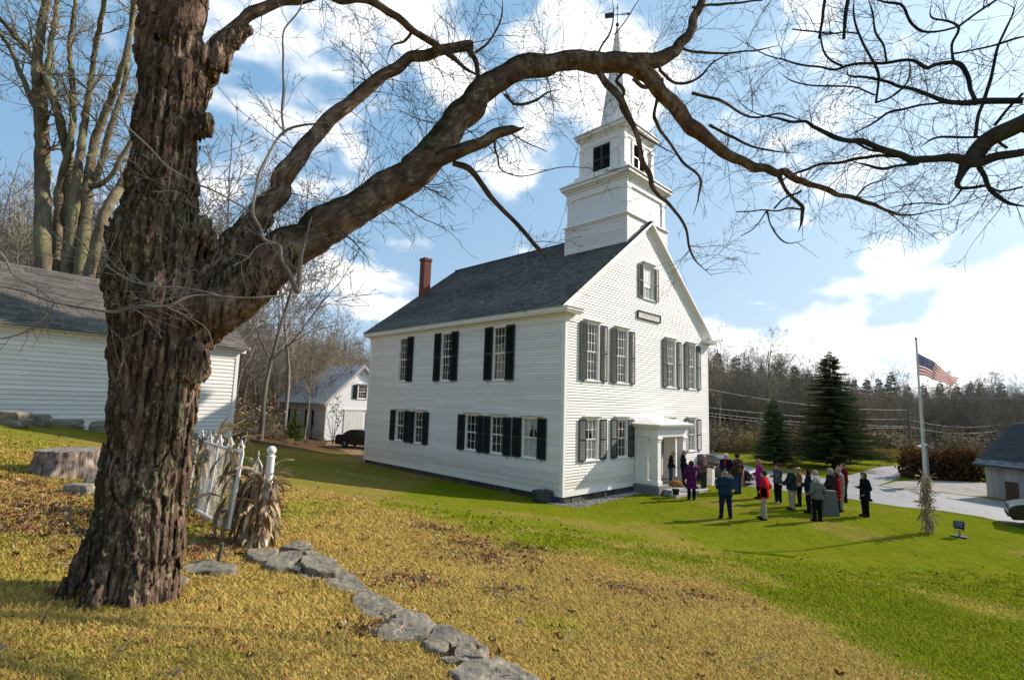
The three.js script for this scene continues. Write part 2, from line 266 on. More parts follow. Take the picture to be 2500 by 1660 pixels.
// ---------- the church ----------
const CH = { W: 13.96, L: 16.43, E: 7.78, A: 13.82, pos: V(2.3046, 0, -22.3589), ang: 44.78 * Math.PI / 180 };
const church = thing('church', 'white clapboard church with steeple, dark shutters and grey shingle roof', 'church', CH.pos, CH.ang);
const cPart = (n, g, m, p = church) => mesh(n, g.geo ? g.geo() : g, m, p);
// local axes: x along the front, -z along the side, y up
const UPW = [1.95, 4.39, 9.28, 11.75].map(x => ({ x, y0: 5.0, y1: 7.57, w: 0.96, c: 4, r: 6 }));
const LOW = [1.95, 4.38, 9.18, 11.67].map((x, i) => ({ x, y0: 1.44, y1: 3.2, w: 0.96, c: 3, r: 4, curtain: i === 0 || i === 3 }));
const GAB = [{ x: 6.9, y0: 9.58, y1: 11.33, w: 0.94, c: 3, r: 4 }];
const SUP = [-4.02, -8.22, -12.45].map(z => ({ x: -z, y0: 4.96, y1: 7.53, w: 1.0, c: 4, r: 6 }));
const SLO = [[-1.87, 1], [-4.03, 0], [-5.92, 0], [-10.5, 0], [-12.38, 0]].map(([z, k]) => ({ x: -z, y0: 1.46, y1: 3.17, w: 0.98, c: 3, r: 4, curtain: k }));
const FRONTW = [...UPW, ...LOW, ...GAB], SIDEW = [...SUP, ...SLO];
const DOOR = { x: 6.98, y0: 0.14, y1: 2.35, w: 1.3 };
// clapboards on a plane: returns boards as wedges; O origin, U along, N outward, from s0(y) to s1(y)
function clapRows(O, U, N, y0, y1, exp, span, holes, r, each) {
  let k = 0; for (let y = y0; y < y1 - 0.02; y += exp, k++) {
    const ya = y, yb = Math.min(y + exp, y1) + 0.012; let [a, b] = span((ya + yb) / 2); const [a2, b2] = span(Math.min(yb, y1));
    let iv = [[a, b]]; for (const h of holes) { if (h.y1 + (h.t || 0.10) < ya + 0.03 || h.y0 - (h.b || 0.10) > yb - 0.03) continue; const l = h.x - h.w / 2 - 0.10, q = h.x + h.w / 2 + 0.10; iv = iv.flatMap(([s, e]) => (q <= s || l >= e) ? [[s, e]] : [[s, l], [q, e]].filter(([m, n]) => n - m > 0.02)); }
    for (const [s, e] of iv) { // break into lengths
      let p = s; while (p < e - 0.01) { let q = Math.min(e, p + rr(2.2, 4.6, r)); if (e - q < 0.6) q = e; each(ya, yb, p, q, s === p ? clamp(a2 - a, 0, 1) * (s === a ? 1 : 0) : 0, q === e && e === b ? Math.max(-1, b2 - b) : 0, k); p = q; }
    }
  }
}
function board(g, O, U, N, ya, yb, s, e, r, th = 0.04, ds = 0, de = 0) {
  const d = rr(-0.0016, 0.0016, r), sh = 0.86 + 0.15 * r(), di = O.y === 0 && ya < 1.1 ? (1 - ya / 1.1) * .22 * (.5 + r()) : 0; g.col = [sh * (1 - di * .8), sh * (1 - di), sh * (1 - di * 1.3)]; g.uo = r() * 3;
  const P = (u, y, n) => O.clone().addScaledVector(U, u).addScaledVector(N, n).setY(O.y + y);
  const g1 = 0.002; const A = P(s + g1, ya, th + d), B = P(e - g1, ya, th + d), Ct = P(e - g1 + de, yb, 0.005 + d), D = P(s + g1 + ds, yb, 0.005 + d), A0 = P(s + g1, ya, 0), B0 = P(e - g1, ya, 0);
  g.quad(A, B, Ct, D, 0.4); g.quad(A0, B0, B, A, 0.4);
  g.quad(P(s + g1, ya, 0), A, D, P(s + g1 + ds, yb, 0)); g.quad(B, P(e - g1, ya, 0), P(e - g1 + de, yb, 0), Ct);
}
const rC = rngOf(31);
// sheathing with openings
function sheath(outline, holes, th) {
  const s = new THREE.Shape(outline.map(([x, y]) => new THREE.Vector2(x, y))); for (const h of holes) { const p = new THREE.Path(); p.moveTo(h.x - h.w / 2, h.y0); p.lineTo(h.x + h.w / 2, h.y0); p.lineTo(h.x + h.w / 2, h.y1); p.lineTo(h.x - h.w / 2, h.y1); s.holes.push(p); }
  return new THREE.ExtrudeGeometry(s, { depth: th, bevelEnabled: false });
}
const plainWhite = mat({ color: C(0.8, 0.795, 0.78), roughness: 0.6 });
const RS = (CH.A - 8.08) / (CH.W / 2 + 0.5); // roof slope
const roofY = x => CH.A - RS * Math.abs(x - CH.W / 2);
{
  const W2 = CH.W / 2;
  const wf = mesh('wall', sheath([[0, 0], [CH.W, 0], [CH.W, CH.E], [W2, CH.A - 0.1], [0, CH.E]], [...FRONTW, DOOR], 0.14), plainWhite, church); wf.position.z = -0.14;
  const ws = mesh('wall', sheath([[0.14, 0], [CH.L - 0.14, 0], [CH.L - 0.14, CH.E], [0.14, CH.E]], SIDEW, 0.14), plainWhite, church); ws.rotation.y = Math.PI / 2; // x -> -z, z -> +x
  const g = new GB(); g.box(CH.W - 0.14, 0, -CH.L + .14, CH.W, CH.E, -0.14); cPart('wall', g, MAT.white);
  const wb = mesh('wall', sheath([[0, 0], [CH.W, 0], [CH.W, CH.E], [W2, CH.A - 0.1], [0, CH.E]], [], 0.14), plainWhite, church); wb.position.z = -CH.L;
  // clapboards
  const cf = new GB(), cs = new GB();
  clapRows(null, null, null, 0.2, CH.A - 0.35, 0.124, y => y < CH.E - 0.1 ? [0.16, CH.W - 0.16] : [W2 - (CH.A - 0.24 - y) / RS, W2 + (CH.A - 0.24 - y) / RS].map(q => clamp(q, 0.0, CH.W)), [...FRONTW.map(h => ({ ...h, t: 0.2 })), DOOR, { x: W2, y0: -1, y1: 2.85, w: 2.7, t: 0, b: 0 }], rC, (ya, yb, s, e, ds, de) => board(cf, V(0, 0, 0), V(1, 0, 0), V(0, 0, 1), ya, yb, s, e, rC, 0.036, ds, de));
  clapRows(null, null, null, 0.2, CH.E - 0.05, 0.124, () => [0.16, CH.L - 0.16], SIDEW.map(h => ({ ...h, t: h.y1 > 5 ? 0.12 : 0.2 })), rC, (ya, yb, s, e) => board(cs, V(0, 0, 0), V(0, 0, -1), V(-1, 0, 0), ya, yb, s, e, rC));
  tag(cPart('clapboards', cf, MAT.white), null, null, null, 'stuff'); tag(cPart('clapboards', cs, MAT.white), null, null, null, 'stuff');
  // water table, corner boards, foundation
  const t = new GB(); t.cbox(-0.035, -0.02, -CH.L, -0.001, 0.2, 0.035); t.cbox(-0.001, -0.02, 0.001, CH.W + 0.035, 0.2, 0.035); cPart('water_table', t, MAT.white);
  for (const [x0, z0, x1, z1] of [[-0.03, -0.16, 0.17, 0.03], [CH.W - 0.17, -0.16, CH.W + 0.03, 0.03]]) { const b = new GB(); b.cbox(x0, 0.2, z0, x1, CH.E, z1, 0.008); cPart('corner_board', b, MAT.white); }
  { const b = new GB(); b.cbox(-0.03, 0.2, -CH.L - 0.03, 0.03, CH.E, -CH.L + 0.17, 0.008); cPart('corner_board', b, MAT.white); }
  { // fieldstone foundation
    const b = new GB(), r = rngOf(4); const row = (fx) => { for (const [ya, yb] of [[-0.75, -0.36], [-0.36, -0.02]]) { let s = -0.02; const L = fx ? CH.W : CH.L; while (s < L) { const w = Math.min(rr(0.3, 0.8, r), L - s + 0.01), k = rr(0.035, 0.085, r), d = rr(0.0, 0.045, r); b.col = [k * 1.1, k, k * 0.92]; const pad = 0.012; fx ? b.cbox(s + pad, ya + pad, -0.3, s + w - pad, yb - pad, 0.0 - 0.02 - d, 0.03) : b.cbox(0.02 + d, ya + pad, -(s + w - pad), 0.3, yb - pad, -(s + pad), 0.03); s += w; } } }; row(true); row(false);
    b.col = [0.02, 0.02, 0.02]; b.box(0.1, -0.8, -CH.L + .1, CH.W - 0.1, -0.03, -0.1); tag(cPart('foundation', b, MAT.stone), null, null, null, 'stuff');
  }
  // interior, so that the windows look into rooms
  const flr = new GB(); flr.col = [0.16, 0.09, 0.045]; flr.box(0.14, 0.02, -CH.L + .14, CH.W - .14, 0.1, -.14); flr.col = [0.3, 0.28, 0.25]; flr.box(0.14, 3.75, -CH.L + .14, CH.W - .14, 4.0, -.14); flr.box(0.14, 8.05, -CH.L + .14, CH.W - .14, 8.15, -.14); cPart('floor', flr, MAT.any);
  const pan = new GB(), r = rngOf(8); for (let i = 0; i < 60; i++) { const k = rr(0.05, 0.13, r); pan.col = [k * 1.35, k * 0.72, k * 0.38]; pan.box(1.6 + (i % 2) * .02, 4.0, -CH.L + .3 + i * .262, 1.66, 7.2, -CH.L + .3 + i * .262 + .25); pan.box(1.5, 4, -0.5 - i * .2, 1.6, 4.05, -0.6 - i * .2); } pan.col = [0.22, 0.15, 0.1]; pan.box(1.7, 0.1, -CH.L + .3, 1.76, 3.7, -1.6); pan.box(1.7, 0.1, -1.66, CH.W - 1, 3.7, -1.6); pan.box(1.7, 4, -2.1, CH.W - 1, 8, -2.0); cPart('panelling', pan, MAT.any);
}
// ---------- windows ----------
const shadeM = mat({ color: C(0.7, 0.69, 0.66), roughness: 0.9 });
const curtainM = new THREE.MeshPhysicalMaterial({ color: C(0.75, 0.73, 0.68), roughness: 0.95, transmission: 0.35, thickness: 0 });
const paneG = new THREE.PlaneGeometry(1, 1);
const rW = rngOf(90);
function windowAt(parent, pos, turn, w, caps = true) {
  const f = new GB(), hw = w.w / 2, hh = (w.y1 - w.y0) / 2; f.col = [1, 1, 1];
  const cs = 0.11; // casing
  f.cbox(-hw - cs, -hh - 0.02, -0.005, -hw, hh + cs, 0.035, 0.005); f.cbox(hw, -hh - 0.02, -0.005, hw + cs, hh + cs, 0.035, 0.005); f.cbox(-hw, hh, -0.005, hw, hh + cs, 0.035, 0.005);
  const st = 0.04, ra = 2 * hh / w.r; // sash stiles and rails
  for (const [ya, yb, z] of [[-hh, 0, -0.085], [0, hh, -0.055]]) { f.box(-hw, ya, z, -hw + st, yb, z + 0.03); f.box(hw - st, ya, z, hw, yb, z + 0.03); f.box(-hw + st, ya, z, hw - st, ya + 0.045, z + 0.029); f.box(-hw + st, yb - 0.035, z, hw - st, yb, z + 0.028); }
  const rows = w.r / 2, pw = (2 * hw - 2 * st) / w.c;
  for (const [ya, z] of [[-hh, -0.082], [0, -0.052]]) { for (let i = 1; i < w.c; i++) f.box(-hw + st + i * pw - 0.011, ya + 0.04, z, -hw + st + i * pw + 0.011, ya + hh - 0.03, z + 0.02); for (let j = 1; j < rows; j++) f.box(-hw + st, ya + j * hh / rows - 0.011, z, hw - st, ya + j * hh / rows + 0.011, z + 0.021); }
  f.box(-hw, -hh, -0.11, -hw + 0.01, hh, -0.005); f.box(hw - 0.01, -hh, -0.11, hw, hh, -0.005);
  const m = mesh('window', f.geo(), MAT.white, parent); m.position.copy(pos); m.rotation.y = turn;
  const s = new GB(); s.cbox(-hw - 0.14, -hh - 0.075, -0.08, hw + 0.14, -hh - 0.02, 0.07, 0.008); mesh('sill', s.geo(), MAT.white, m);
  if (caps) { const c = new GB(); c.cbox(-hw - 0.16, hh + cs, 0, hw + 0.16, hh + cs + 0.035, 0.12, 0.008); c.cbox(-hw - 0.2, hh + cs + 0.035, 0, hw + 0.2, hh + cs + 0.065, 0.16, 0.008); mesh('cap', c.geo(), MAT.white, m); }
  for (let j = 0; j < w.r; j++) for (let i = 0; i < w.c; i++) { const p = new THREE.Mesh(paneG, MAT.glass); p.name = 'pane'; const half = j >= rows; p.position.set(-hw + st + (i + 0.5) * pw, -hh + (j + 0.5) * hh / rows, half ? -0.043 : -0.073); p.scale.set(pw - 0.018, hh / rows - 0.018, 1); p.rotation.set(rr(-0.012, 0.012, rW), rr(-0.015, 0.015, rW), 0); m.add(p); }
  if (w.curtain) { const c = new GB(); c.col = [1, 1, 1]; for (let half = 0; half < 2; half++) { const n = 28; for (let i = 0; i < n; i++) { const q = k => { const x = -hw + 2 * hw * k / n; return [x, -0.16 + 0.018 * Math.sin(k * 1.9) + 0.01 * Math.sin(k * 0.7)]; }; const [xa, za] = q(i), [xb, zb] = q(i + 1); const up = x => half ? (Math.abs(x) < hw * .7 ? -0.02 - 0.0 + 0.8 * hh * (1 - Math.abs(x) / hw / .7) * (w.tie ?? 1) : -hh * 0.2) : -hh; if (half) c.quad(V(xa, Math.min(hh - .02, up(xa)), za), V(xb, Math.min(hh - .02, up(xb)), zb), V(xb, hh, zb), V(xa, hh, za)); else c.quad(V(xa, -hh, za), V(xb, -hh, zb), V(xb, -0.03, zb), V(xa, -0.03, za)); } } mesh('curtain', c.geo(), curtainM, m); }
  return m;
}
const shG = {};
function shutterGeo(w, h, sp = 0.062) {
  const key = w.toFixed(2) + h.toFixed(2) + sp; if (shG[key]) return shG[key];
  const g = new GB(), f = 0.055; g.cbox(-w / 2, -h / 2, 0, -w / 2 + f, h / 2, 0.034, 0.004); g.cbox(w / 2 - f, -h / 2, 0, w / 2, h / 2, 0.034, 0.004); for (const y of [-h / 2, -0.04, h / 2 - 0.08]) g.cbox(-w / 2 + f, y, 0.001, w / 2 - f, y + 0.08, 0.033, 0.003);
  for (const [a, b] of [[-h / 2 + 0.08, -0.04], [0.04, h / 2 - 0.08]]) { const n = Math.round((b - a) / sp); for (let i = 0; i < n; i++) { const y = a + (i + 0.5) * (b - a) / n; g.box(-w / 2 + f, -0.004, -0.024, w / 2 - f, 0.004, 0.024, M4(V(0, y, 0.017), 0, 0.72)); } }
  g.box(-0.007, -h / 2 - 0.09, 0.0, 0.007, -h / 2 + 0.01, 0.02); g.box(-0.035, -h / 2 - 0.1, 0.0, 0.035, -h / 2 - 0.085, 0.025); // the holdback
  return shG[key] = g.geo();
}
const shutterAt = (pos, turn, w, h, tilt = 0, sp) => { const m = mesh('shutter', shutterGeo(w, h, sp), MAT.shutter, church); m.position.copy(pos); m.rotation.y = turn + tilt; return m; };
{
  for (const w of FRONTW) { windowAt(church, V(w.x, (w.y0 + w.y1) / 2, 0.012), 0, w); }
  for (const w of SIDEW) windowAt(church, V(-0.012, (w.y0 + w.y1) / 2, -w.x), -Math.PI / 2, w, w.y1 < 5);
  const shp = [[1.24, 2.82, UPW], [3.66, 5.25, UPW], [8.58, 10.19, UPW], [11.1, 12.62, UPW], [1.26, 2.82, LOW], [3.71, 5.18, LOW], [8.54, null, LOW], [11.05, 12.57, LOW], [6.1, 7.68, GAB]];
  for (const [a, b, set] of shp) { const q = set[0], h = q.y1 - q.y0 + 0.08, y = (q.y0 + q.y1) / 2; for (const [x, t] of [[a, 0.03], [b, -0.03]]) if (x) shutterAt(V(x, y, 0.055), 0, set === GAB ? 0.46 : 0.52, h, t + rr(-0.02, 0.02, rW)); }
  for (const [z, h, y, w] of [[-4.85, 2.68, 6.25, .62], [-3.32, 2.68, 6.25, .6], [-9.07, 2.68, 6.25, .62], [-7.56, 2.68, 6.25, .6], [-11.75, 2.68, 6.25, .62], [-13.22, 1.8, 2.33, .58], [-11.72, 1.8, 2.32, .56], [-11.2, 1.8, 2.3, .5], [-9.86, 1.8, 2.31, .56], [-6.72, 1.8, 2.3, .58], [-5.24, 1.8, 2.29, .5], [-4.75, 1.8, 2.29, .5], [-3.35, 1.8, 2.29, .54], [-2.7, 1.8, 2.31, .6], [-1.17, 1.8, 2.33, .54]]) shutterAt(V(-0.06, y, z), -Math.PI / 2, w, h, rr(-0.02, 0.02, rW), 0.032);
}
// ---------- roof, cornices ----------
{
  const W2 = CH.W / 2, z1 = 0.26, z0 = -CH.L - 0.28, ex = -0.5;
  const len = Math.hypot(W2 + 0.5, roofY(W2) - roofY(ex)), ca = (W2 + 0.5) / len, sa = (CH.A - 8.08) / len;
  const rb = new GB(); rb.col = [0.03, 0.03, 0.03]; // deck of both slopes
  for (const s of [-1, 1]) { const P = (d, z, n) => V(W2 + s * (W2 + 0.5 - d * ca) - (-s) * 0, 8.08 + d * sa, z).add(V(s * sa * n, ca * n, 0)); const a = P(0, z0, 0), b = P(0, z1, 0), c = P(len, z1, 0), d = P(len, z0, 0), e = P(0, z0, -.08), f = P(0, z1, -.08), g = P(len, z1, -.08), h = P(len, z0, -.08); for (const q of [[a, b, c, d], [f, e, h, g], [e, f, b, a], [b, f, g, c], [e, a, d, h]]) { s < 0 ? rb.quad(...q) : rb.quad(...q.reverse()); } }
  const roof = cPart('roof', rb, MAT.slate);
  // shingles
  const sg = new GB(), r = rngOf(12); const exp = 0.155;
  for (const s of [-1, 1]) { let row = 0; for (let d = 0; d < len - 0.02; d += exp, row++) { let z = z1 + rr(-0.2, 0.02, r) ; while (z > z0) { const w = s < 0 ? rr(0.17, 0.36, r) : rr(0.8, 1.6, r); const za = Math.min(z, z1), zb = Math.max(z - w, z0); z -= w; if (za - zb < 0.03) continue;
    const stain = fbm(d * 0.5 + 3, 2, zb * 0.22, 4), k = clamp(0.068 + 0.075 * stain + rr(-0.035, 0.05, r), 0.015, 0.2), mossOrShade = clamp(stain * 1.6 + 0.3 * r()); sg.col = [k * lerp(1.0, 1.04, mossOrShade), k * lerp(1.0, 1.02, mossOrShade), k * lerp(0.92, 0.76, mossOrShade)];
    const P = (dd, zz, n) => V(W2 + s * (W2 + 0.5 - dd * ca), 8.08 + dd * sa, zz).add(V(s * sa * n, ca * n, 0)); const th = rr(0.018, 0.034, r), d0 = d - 0.012 + rr(-0.008, 0.008, r), d1 = Math.min(d + exp + 0.02, len), zl = zb + 0.004; const q = [P(d0, za, th), P(d1, za, 0.004), P(d1, zl, 0.004), P(d0, zl, th)], e = [P(d0, zl, 0.001), P(d0, za, 0.001), P(d0, za, th), P(d0, zl, th)], m = [P(d0, zl, 0), P(d0, zl, th), P(d1, zl, .004), P(d1, zl, 0)]; for (const f of [q, e, m]) s < 0 ? sg.quad(...f.slice().reverse()) : sg.quad(...f); } } }
  tag(mesh('shingles', sg.geo(), MAT.slate, roof), null, null, null, 'stuff');
  const rc = new GB(); rc.col = [0.05, 0.055, 0.06]; rc.cbox(W2 - 0.09, CH.A - 0.02, z0, W2 + 0.09, CH.A + 0.05, z1, 0.02); mesh('ridge_cap', rc.geo(), MAT.slate, roof);
  // eave cornice: frieze, soffit, fascia with a cyma strip
  for (const s of [-1, 1]) { const g = new GB(); const X = x => s < 0 ? x : CH.W - x; const bx = (a, y0, b, y1, za, zb, c = 0.01) => g.cbox(Math.min(X(a), X(b)), y0, za, Math.max(X(a), X(b)), y1, zb, c);
    bx(-0.05, 7.5, 0.02, 7.8, z0 + 0.2, 0.04); bx(-0.12, 7.74, 0.02, 7.83, z0 + .15, 0.12, 0.02); bx(-0.42, 7.83, 0.02, 7.9, z0, 0.42); bx(-0.46, 7.9, -0.02, 8.03, z0, 0.46, 0.02); bx(-0.5, 8.03, -0.02, 8.065, z0, 0.5, 0.01); bx(-0.02, 7.9, 0.75, 8.03, 0.0, 0.46, 0.02); bx(-0.02, 8.03, 0.75, 8.06, 0.0, 0.5, 0.01); bx(0.02, 7.83, 0.7, 7.9, 0.0, 0.42); bx(0.03, 7.5, 0.75, 7.8, 0.0, 0.05); cPart('cornice', g, MAT.white); }
  // rakes
  for (const s of [-1, 1]) for (const zf of [0.001, -CH.L - 0.3]) { const g = new GB(); const P = (d, z, n) => V(W2 + s * (W2 + 0.5 - d * ca), 8.08 + d * sa, z).add(V(s * sa * n, ca * n, 0)); const slab = (n0, n1, za, zb, d0) => { const q = [P(d0, za, n0), P(d0, zb, n0), P(d0, zb, n1), P(d0, za, n1)], t = [P(len, za, n0), P(len, zb, n0), P(len, zb, n1), P(len, za, n1)]; const F = (a, b, c, d) => s < 0 ? g.quad(a, b, c, d) : g.quad(d, c, b, a); for (let i = 0; i < 4; i++) F(q[i], q[(i + 1) % 4], t[(i + 1) % 4], t[i]); F(q[3], q[2], q[1], q[0]); F(t[0], t[1], t[2], t[3]); };
    slab(-0.36, -0.1, zf, zf + 0.045, 0.55); slab(-0.16, -0.085, zf, zf + 0.2, 0.3); slab(-0.115, -0.004, zf + 0.2, zf + 0.262, 0.02); cPart('rake_board', g, MAT.white); }
  // brick chimney
  const bg = new GB(), cr = rngOf(3); const cx = 3.75, cz = -16.1, hw = 0.29; for (let y = 10.6, row = 0; y < 13.95; y += 0.075, row++) { const hh2 = y > 13.72 ? hw + 0.04 : hw; for (let side = 0; side < 4; side++) for (let i = 0; i < 3; i++) { const k = rr(0.75, 1.2, cr); bg.col = [0.19 * k, 0.065 * k, 0.045 * k]; const l = 2 * hh2 / 2.5, s0 = -hh2 + (i - (row % 2) * 0.5) * l, s1 = Math.min(s0 + l, hh2), sA = Math.max(s0, -hh2); if (s1 - sA < 0.03) continue; bg.cbox(sA + .005, y, hh2 - 0.08, s1 - .005, y + 0.066, hh2 + rr(0, .004, cr), 0.004, M4(V(cx, 0, cz), side * Math.PI / 2)); } } bg.col = [0.25, 0.22, 0.2]; bg.box(cx - hw + .01, 10.6, cz - hw + .01, cx + hw - .01, 13.9, cz + hw - .01); tag(cPart('chimney', bg, MAT.stone), 'red brick chimney at the back of the roof', null);
}
// ---------- steeple ----------
{
  const cx = CH.W / 2, cz = -2.1; const st = mesh('steeple', new THREE.BoxGeometry(3.9, 7.2, 3.9), plainWhite, church); st.position.set(cx, 12.4, cz);
  const add = (n, g, m = MAT.white) => { const q = mesh(n, g.geo(), m, st); q.position.set(-cx, -12.4, -cz); return q; };
  const box = (g, h, y0, y1, c = 0.012) => g.cbox(cx - h, y0, cz - h, cx + h, y1, cz + h, c);
  const rS = rngOf(55); const faces = [[V(-1, 0, 0), V(0, 0, -1)], [V(0, 0, 1), V(1, 0, 0)], [V(1, 0, 0), V(0, 0, 1)], [V(0, 0, -1), V(-1, 0, 0)]];
  const clad = (g, h, y0, y1, e, pad) => { for (const [N, U] of faces) { const O = V(cx, 0, cz).addScaledVector(N, h); clapRows(null, null, null, y0, y1, e, () => [-h + pad, h - pad], [], rS, (ya, yb, s, t) => board(g, O, N.x ? U.clone().multiplyScalar(1) : U, N, ya, yb, s, t, rS, 0.026)); } };
  // U must run so that U x up = -N ... faces are seen from outside with U to the right
  const c1 = new GB(); clad(c1, 2.05, 10.2, 13.72, 0.115, 0.12); clad(c1, 1.93, 13.9, 15.4, 0.115, 0.34); tag(add('clapboards', c1), null, null, null, 'stuff');
  const b = new GB(); for (const sx of [-1, 1]) for (const sz of [-1, 1]) { b.cbox(cx + sx * 2.01 - 0.07, 10.2, cz + sz * 2.01 - 0.07, cx + sx * 2.01 + .07, 13.72, cz + sz * 2.01 + .07, 0.008); } add('corner_board', b);
  const t1 = new GB(); box(t1, 2.1, 13.72, 13.8); box(t1, 2.16, 13.8, 13.86); box(t1, 2.02, 13.86, 13.98); add('belt_course', t1);
  for (const [N, U] of faces) for (const s of [-1, 1]) { const p = new GB(); const o = V(cx, 0, cz).addScaledVector(N, 1.955).addScaledVector(U, s * 1.8); p.cbox(-0.17, 13.98, -0.05, 0.17, 15.4, 0.05, 0.01, M4(o, Math.atan2(N.x, N.z))); p.cbox(-0.2, 13.98, -0.05, 0.2, 14.1, 0.075, 0.01, M4(o, Math.atan2(N.x, N.z))); p.cbox(-0.2, 15.28, -0.05, 0.2, 15.4, 0.08, 0.01, M4(o, Math.atan2(N.x, N.z))); add('pilaster', p); }
  const k1 = new GB(); box(k1, 2.03, 15.4, 15.86); box(k1, 2.1, 15.78, 15.9, .02); box(k1, 2.2, 15.9, 16.0, 0.03); box(k1, 2.3, 16.0, 16.2, 0.04); box(k1, 2.36, 16.2, 16.27); box(k1, 2.05, 16.27, 16.5, .03); box(k1, 1.75, 16.5, 16.86, .03); add('lower_cornice', k1);
  const bel = new GB(); box(bel, 1.45, 16.86, 18.75); for (const sx of [-1, 1]) for (const sz of [-1, 1]) { bel.cbox(cx + sx * 1.4 - 0.14, 16.86, cz + sz * 1.4 - .14, cx + sx * 1.4 + .14, 18.6, cz + sz * 1.4 + .14, .012); bel.cbox(cx + sx * 1.4 - 0.17, 18.38, cz + sz * 1.4 - .17, cx + sx * 1.4 + .17, 18.6, cz + sz * 1.4 + .17, .02); } add('belfry', bel);
  for (const [N, U] of faces) { const o = V(cx, 17.62, cz).addScaledVector(N, 1.452), t = Math.atan2(N.x, N.z); const f = new GB(); for (const q of [-0.68, 0.58]) f.cbox(q, -0.76, 0, q + .1, 0.84, 0.05, .006, M4(o, t)); f.cbox(-0.68, 0.84, 0, 0.68, 0.92, 0.06, .006, M4(o, t)); f.cbox(-0.72, -0.84, 0, 0.72, -0.76, 0.08, .006, M4(o, t)); add('window_frame', f);
    const l = new GB(); l.box(-.58, -.76, .002, .58, .84, .006, M4(o, t)); for (const sx of [-0.29, 0.29]) { for (const q of [-.285, .225]) l.cbox(sx + q, -.755, 0.008, sx + q + .06, .835, .04, .003, M4(o, t)); for (const y of [-.75, .0, .76]) l.cbox(sx - .225, y, .008, sx + .225, y + .07, .038, .003, M4(o, t)); for (let y = -.66; y < .75; y += .05) l.box(-.225, -.004, -.022, .225, .004, .022, M4(o, t).multiply(M4(V(sx, y, .024), 0, .75))); } add('louvre', l, MAT.shutter); }
  const k2 = new GB(); box(k2, 1.5, 18.6, 18.98); box(k2, 1.56, 18.92, 19.04, .02); box(k2, 1.66, 19.04, 19.14, .03); box(k2, 1.76, 19.14, 19.34, .04); box(k2, 1.82, 19.34, 19.41); box(k2, 1.45, 19.41, 19.58, .03); box(k2, 1.12, 19.58, 19.92, .03); add('upper_cornice', k2);
  // octagonal spire, clad in boards
  const sp = new GB(), yb = 19.92, yt = 26.5, R0 = 0.98, R1 = 0.07; const rad = y => lerp(R0, R1, (y - yb) / (yt - yb)); const dir = k => { const a = (k + 0.5) * Math.PI / 4; return V(Math.cos(a), 0, Math.sin(a)); };
  for (let y = yb; y < yt; y += 0.1) { const y2 = Math.min(yt, y + 0.108); for (let k = 0; k < 8; k++) { const a = dir(k), c = dir(k + 1), q = 0.965 + 0.06 * rS(); sp.col = [q, q, q]; sp.uo = rS() * 4; const P = (d, yy, e) => V(cx + d.x * (rad(yy) + e), yy, cz + d.z * (rad(yy) + e)); sp.quad(P(c, y, .014), P(a, y, .014), P(a, y2, 0), P(c, y2, 0), .4); sp.quad(P(a, y, .014), P(c, y, .014), P(c, y, -.01), P(a, y, -.01), .4); } }
  sp.col = [1, 1, 1]; for (let k = 0; k < 8; k++) { const d = dir(k); sp.tube([V(cx + d.x * (R0 + .004), yb, cz + d.z * (R0 + .004)), V(cx + d.x * (R1 + .004), yt, cz + d.z * (R1 + .004))], [0.03, 0.012], 5); } add('spire', sp);
  const v = new GB(); v.col = [.03, .035, .03]; v.tube([V(cx, 26.4, cz), V(cx, 28.1, cz)], [.03, .015], 6); v.lathe([[0, 26.55], [.09, 26.62], [.11, 26.7], [.07, 26.79], [0, 26.83]], 10, cx, cz); v.lathe([[0, 27.7], [.05, 27.75], [.05, 27.82], [0, 27.88]], 8, cx, cz);
  const mv = M4(V(cx, 27.35, cz), -0.95); v.box(-.75, -.02, -.012, .62, .02, .012, mv); v.box(-.75, -.17, -.01, -.2, .17, .01, mv); for (const q of [.3, .42, .54]) v.box(q, -.1, -.01, q + .05, .1, .01, mv); const A = V(.6, .1, 0), B = V(.86, 0, 0), D = V(.6, -.1, 0); v.tri(A.clone().applyMatrix4(mv), B.clone().applyMatrix4(mv), D.clone().applyMatrix4(mv)); tag(add('weathervane', v, MAT.any), 'dark arrow weathervane with a square tail', null);
}
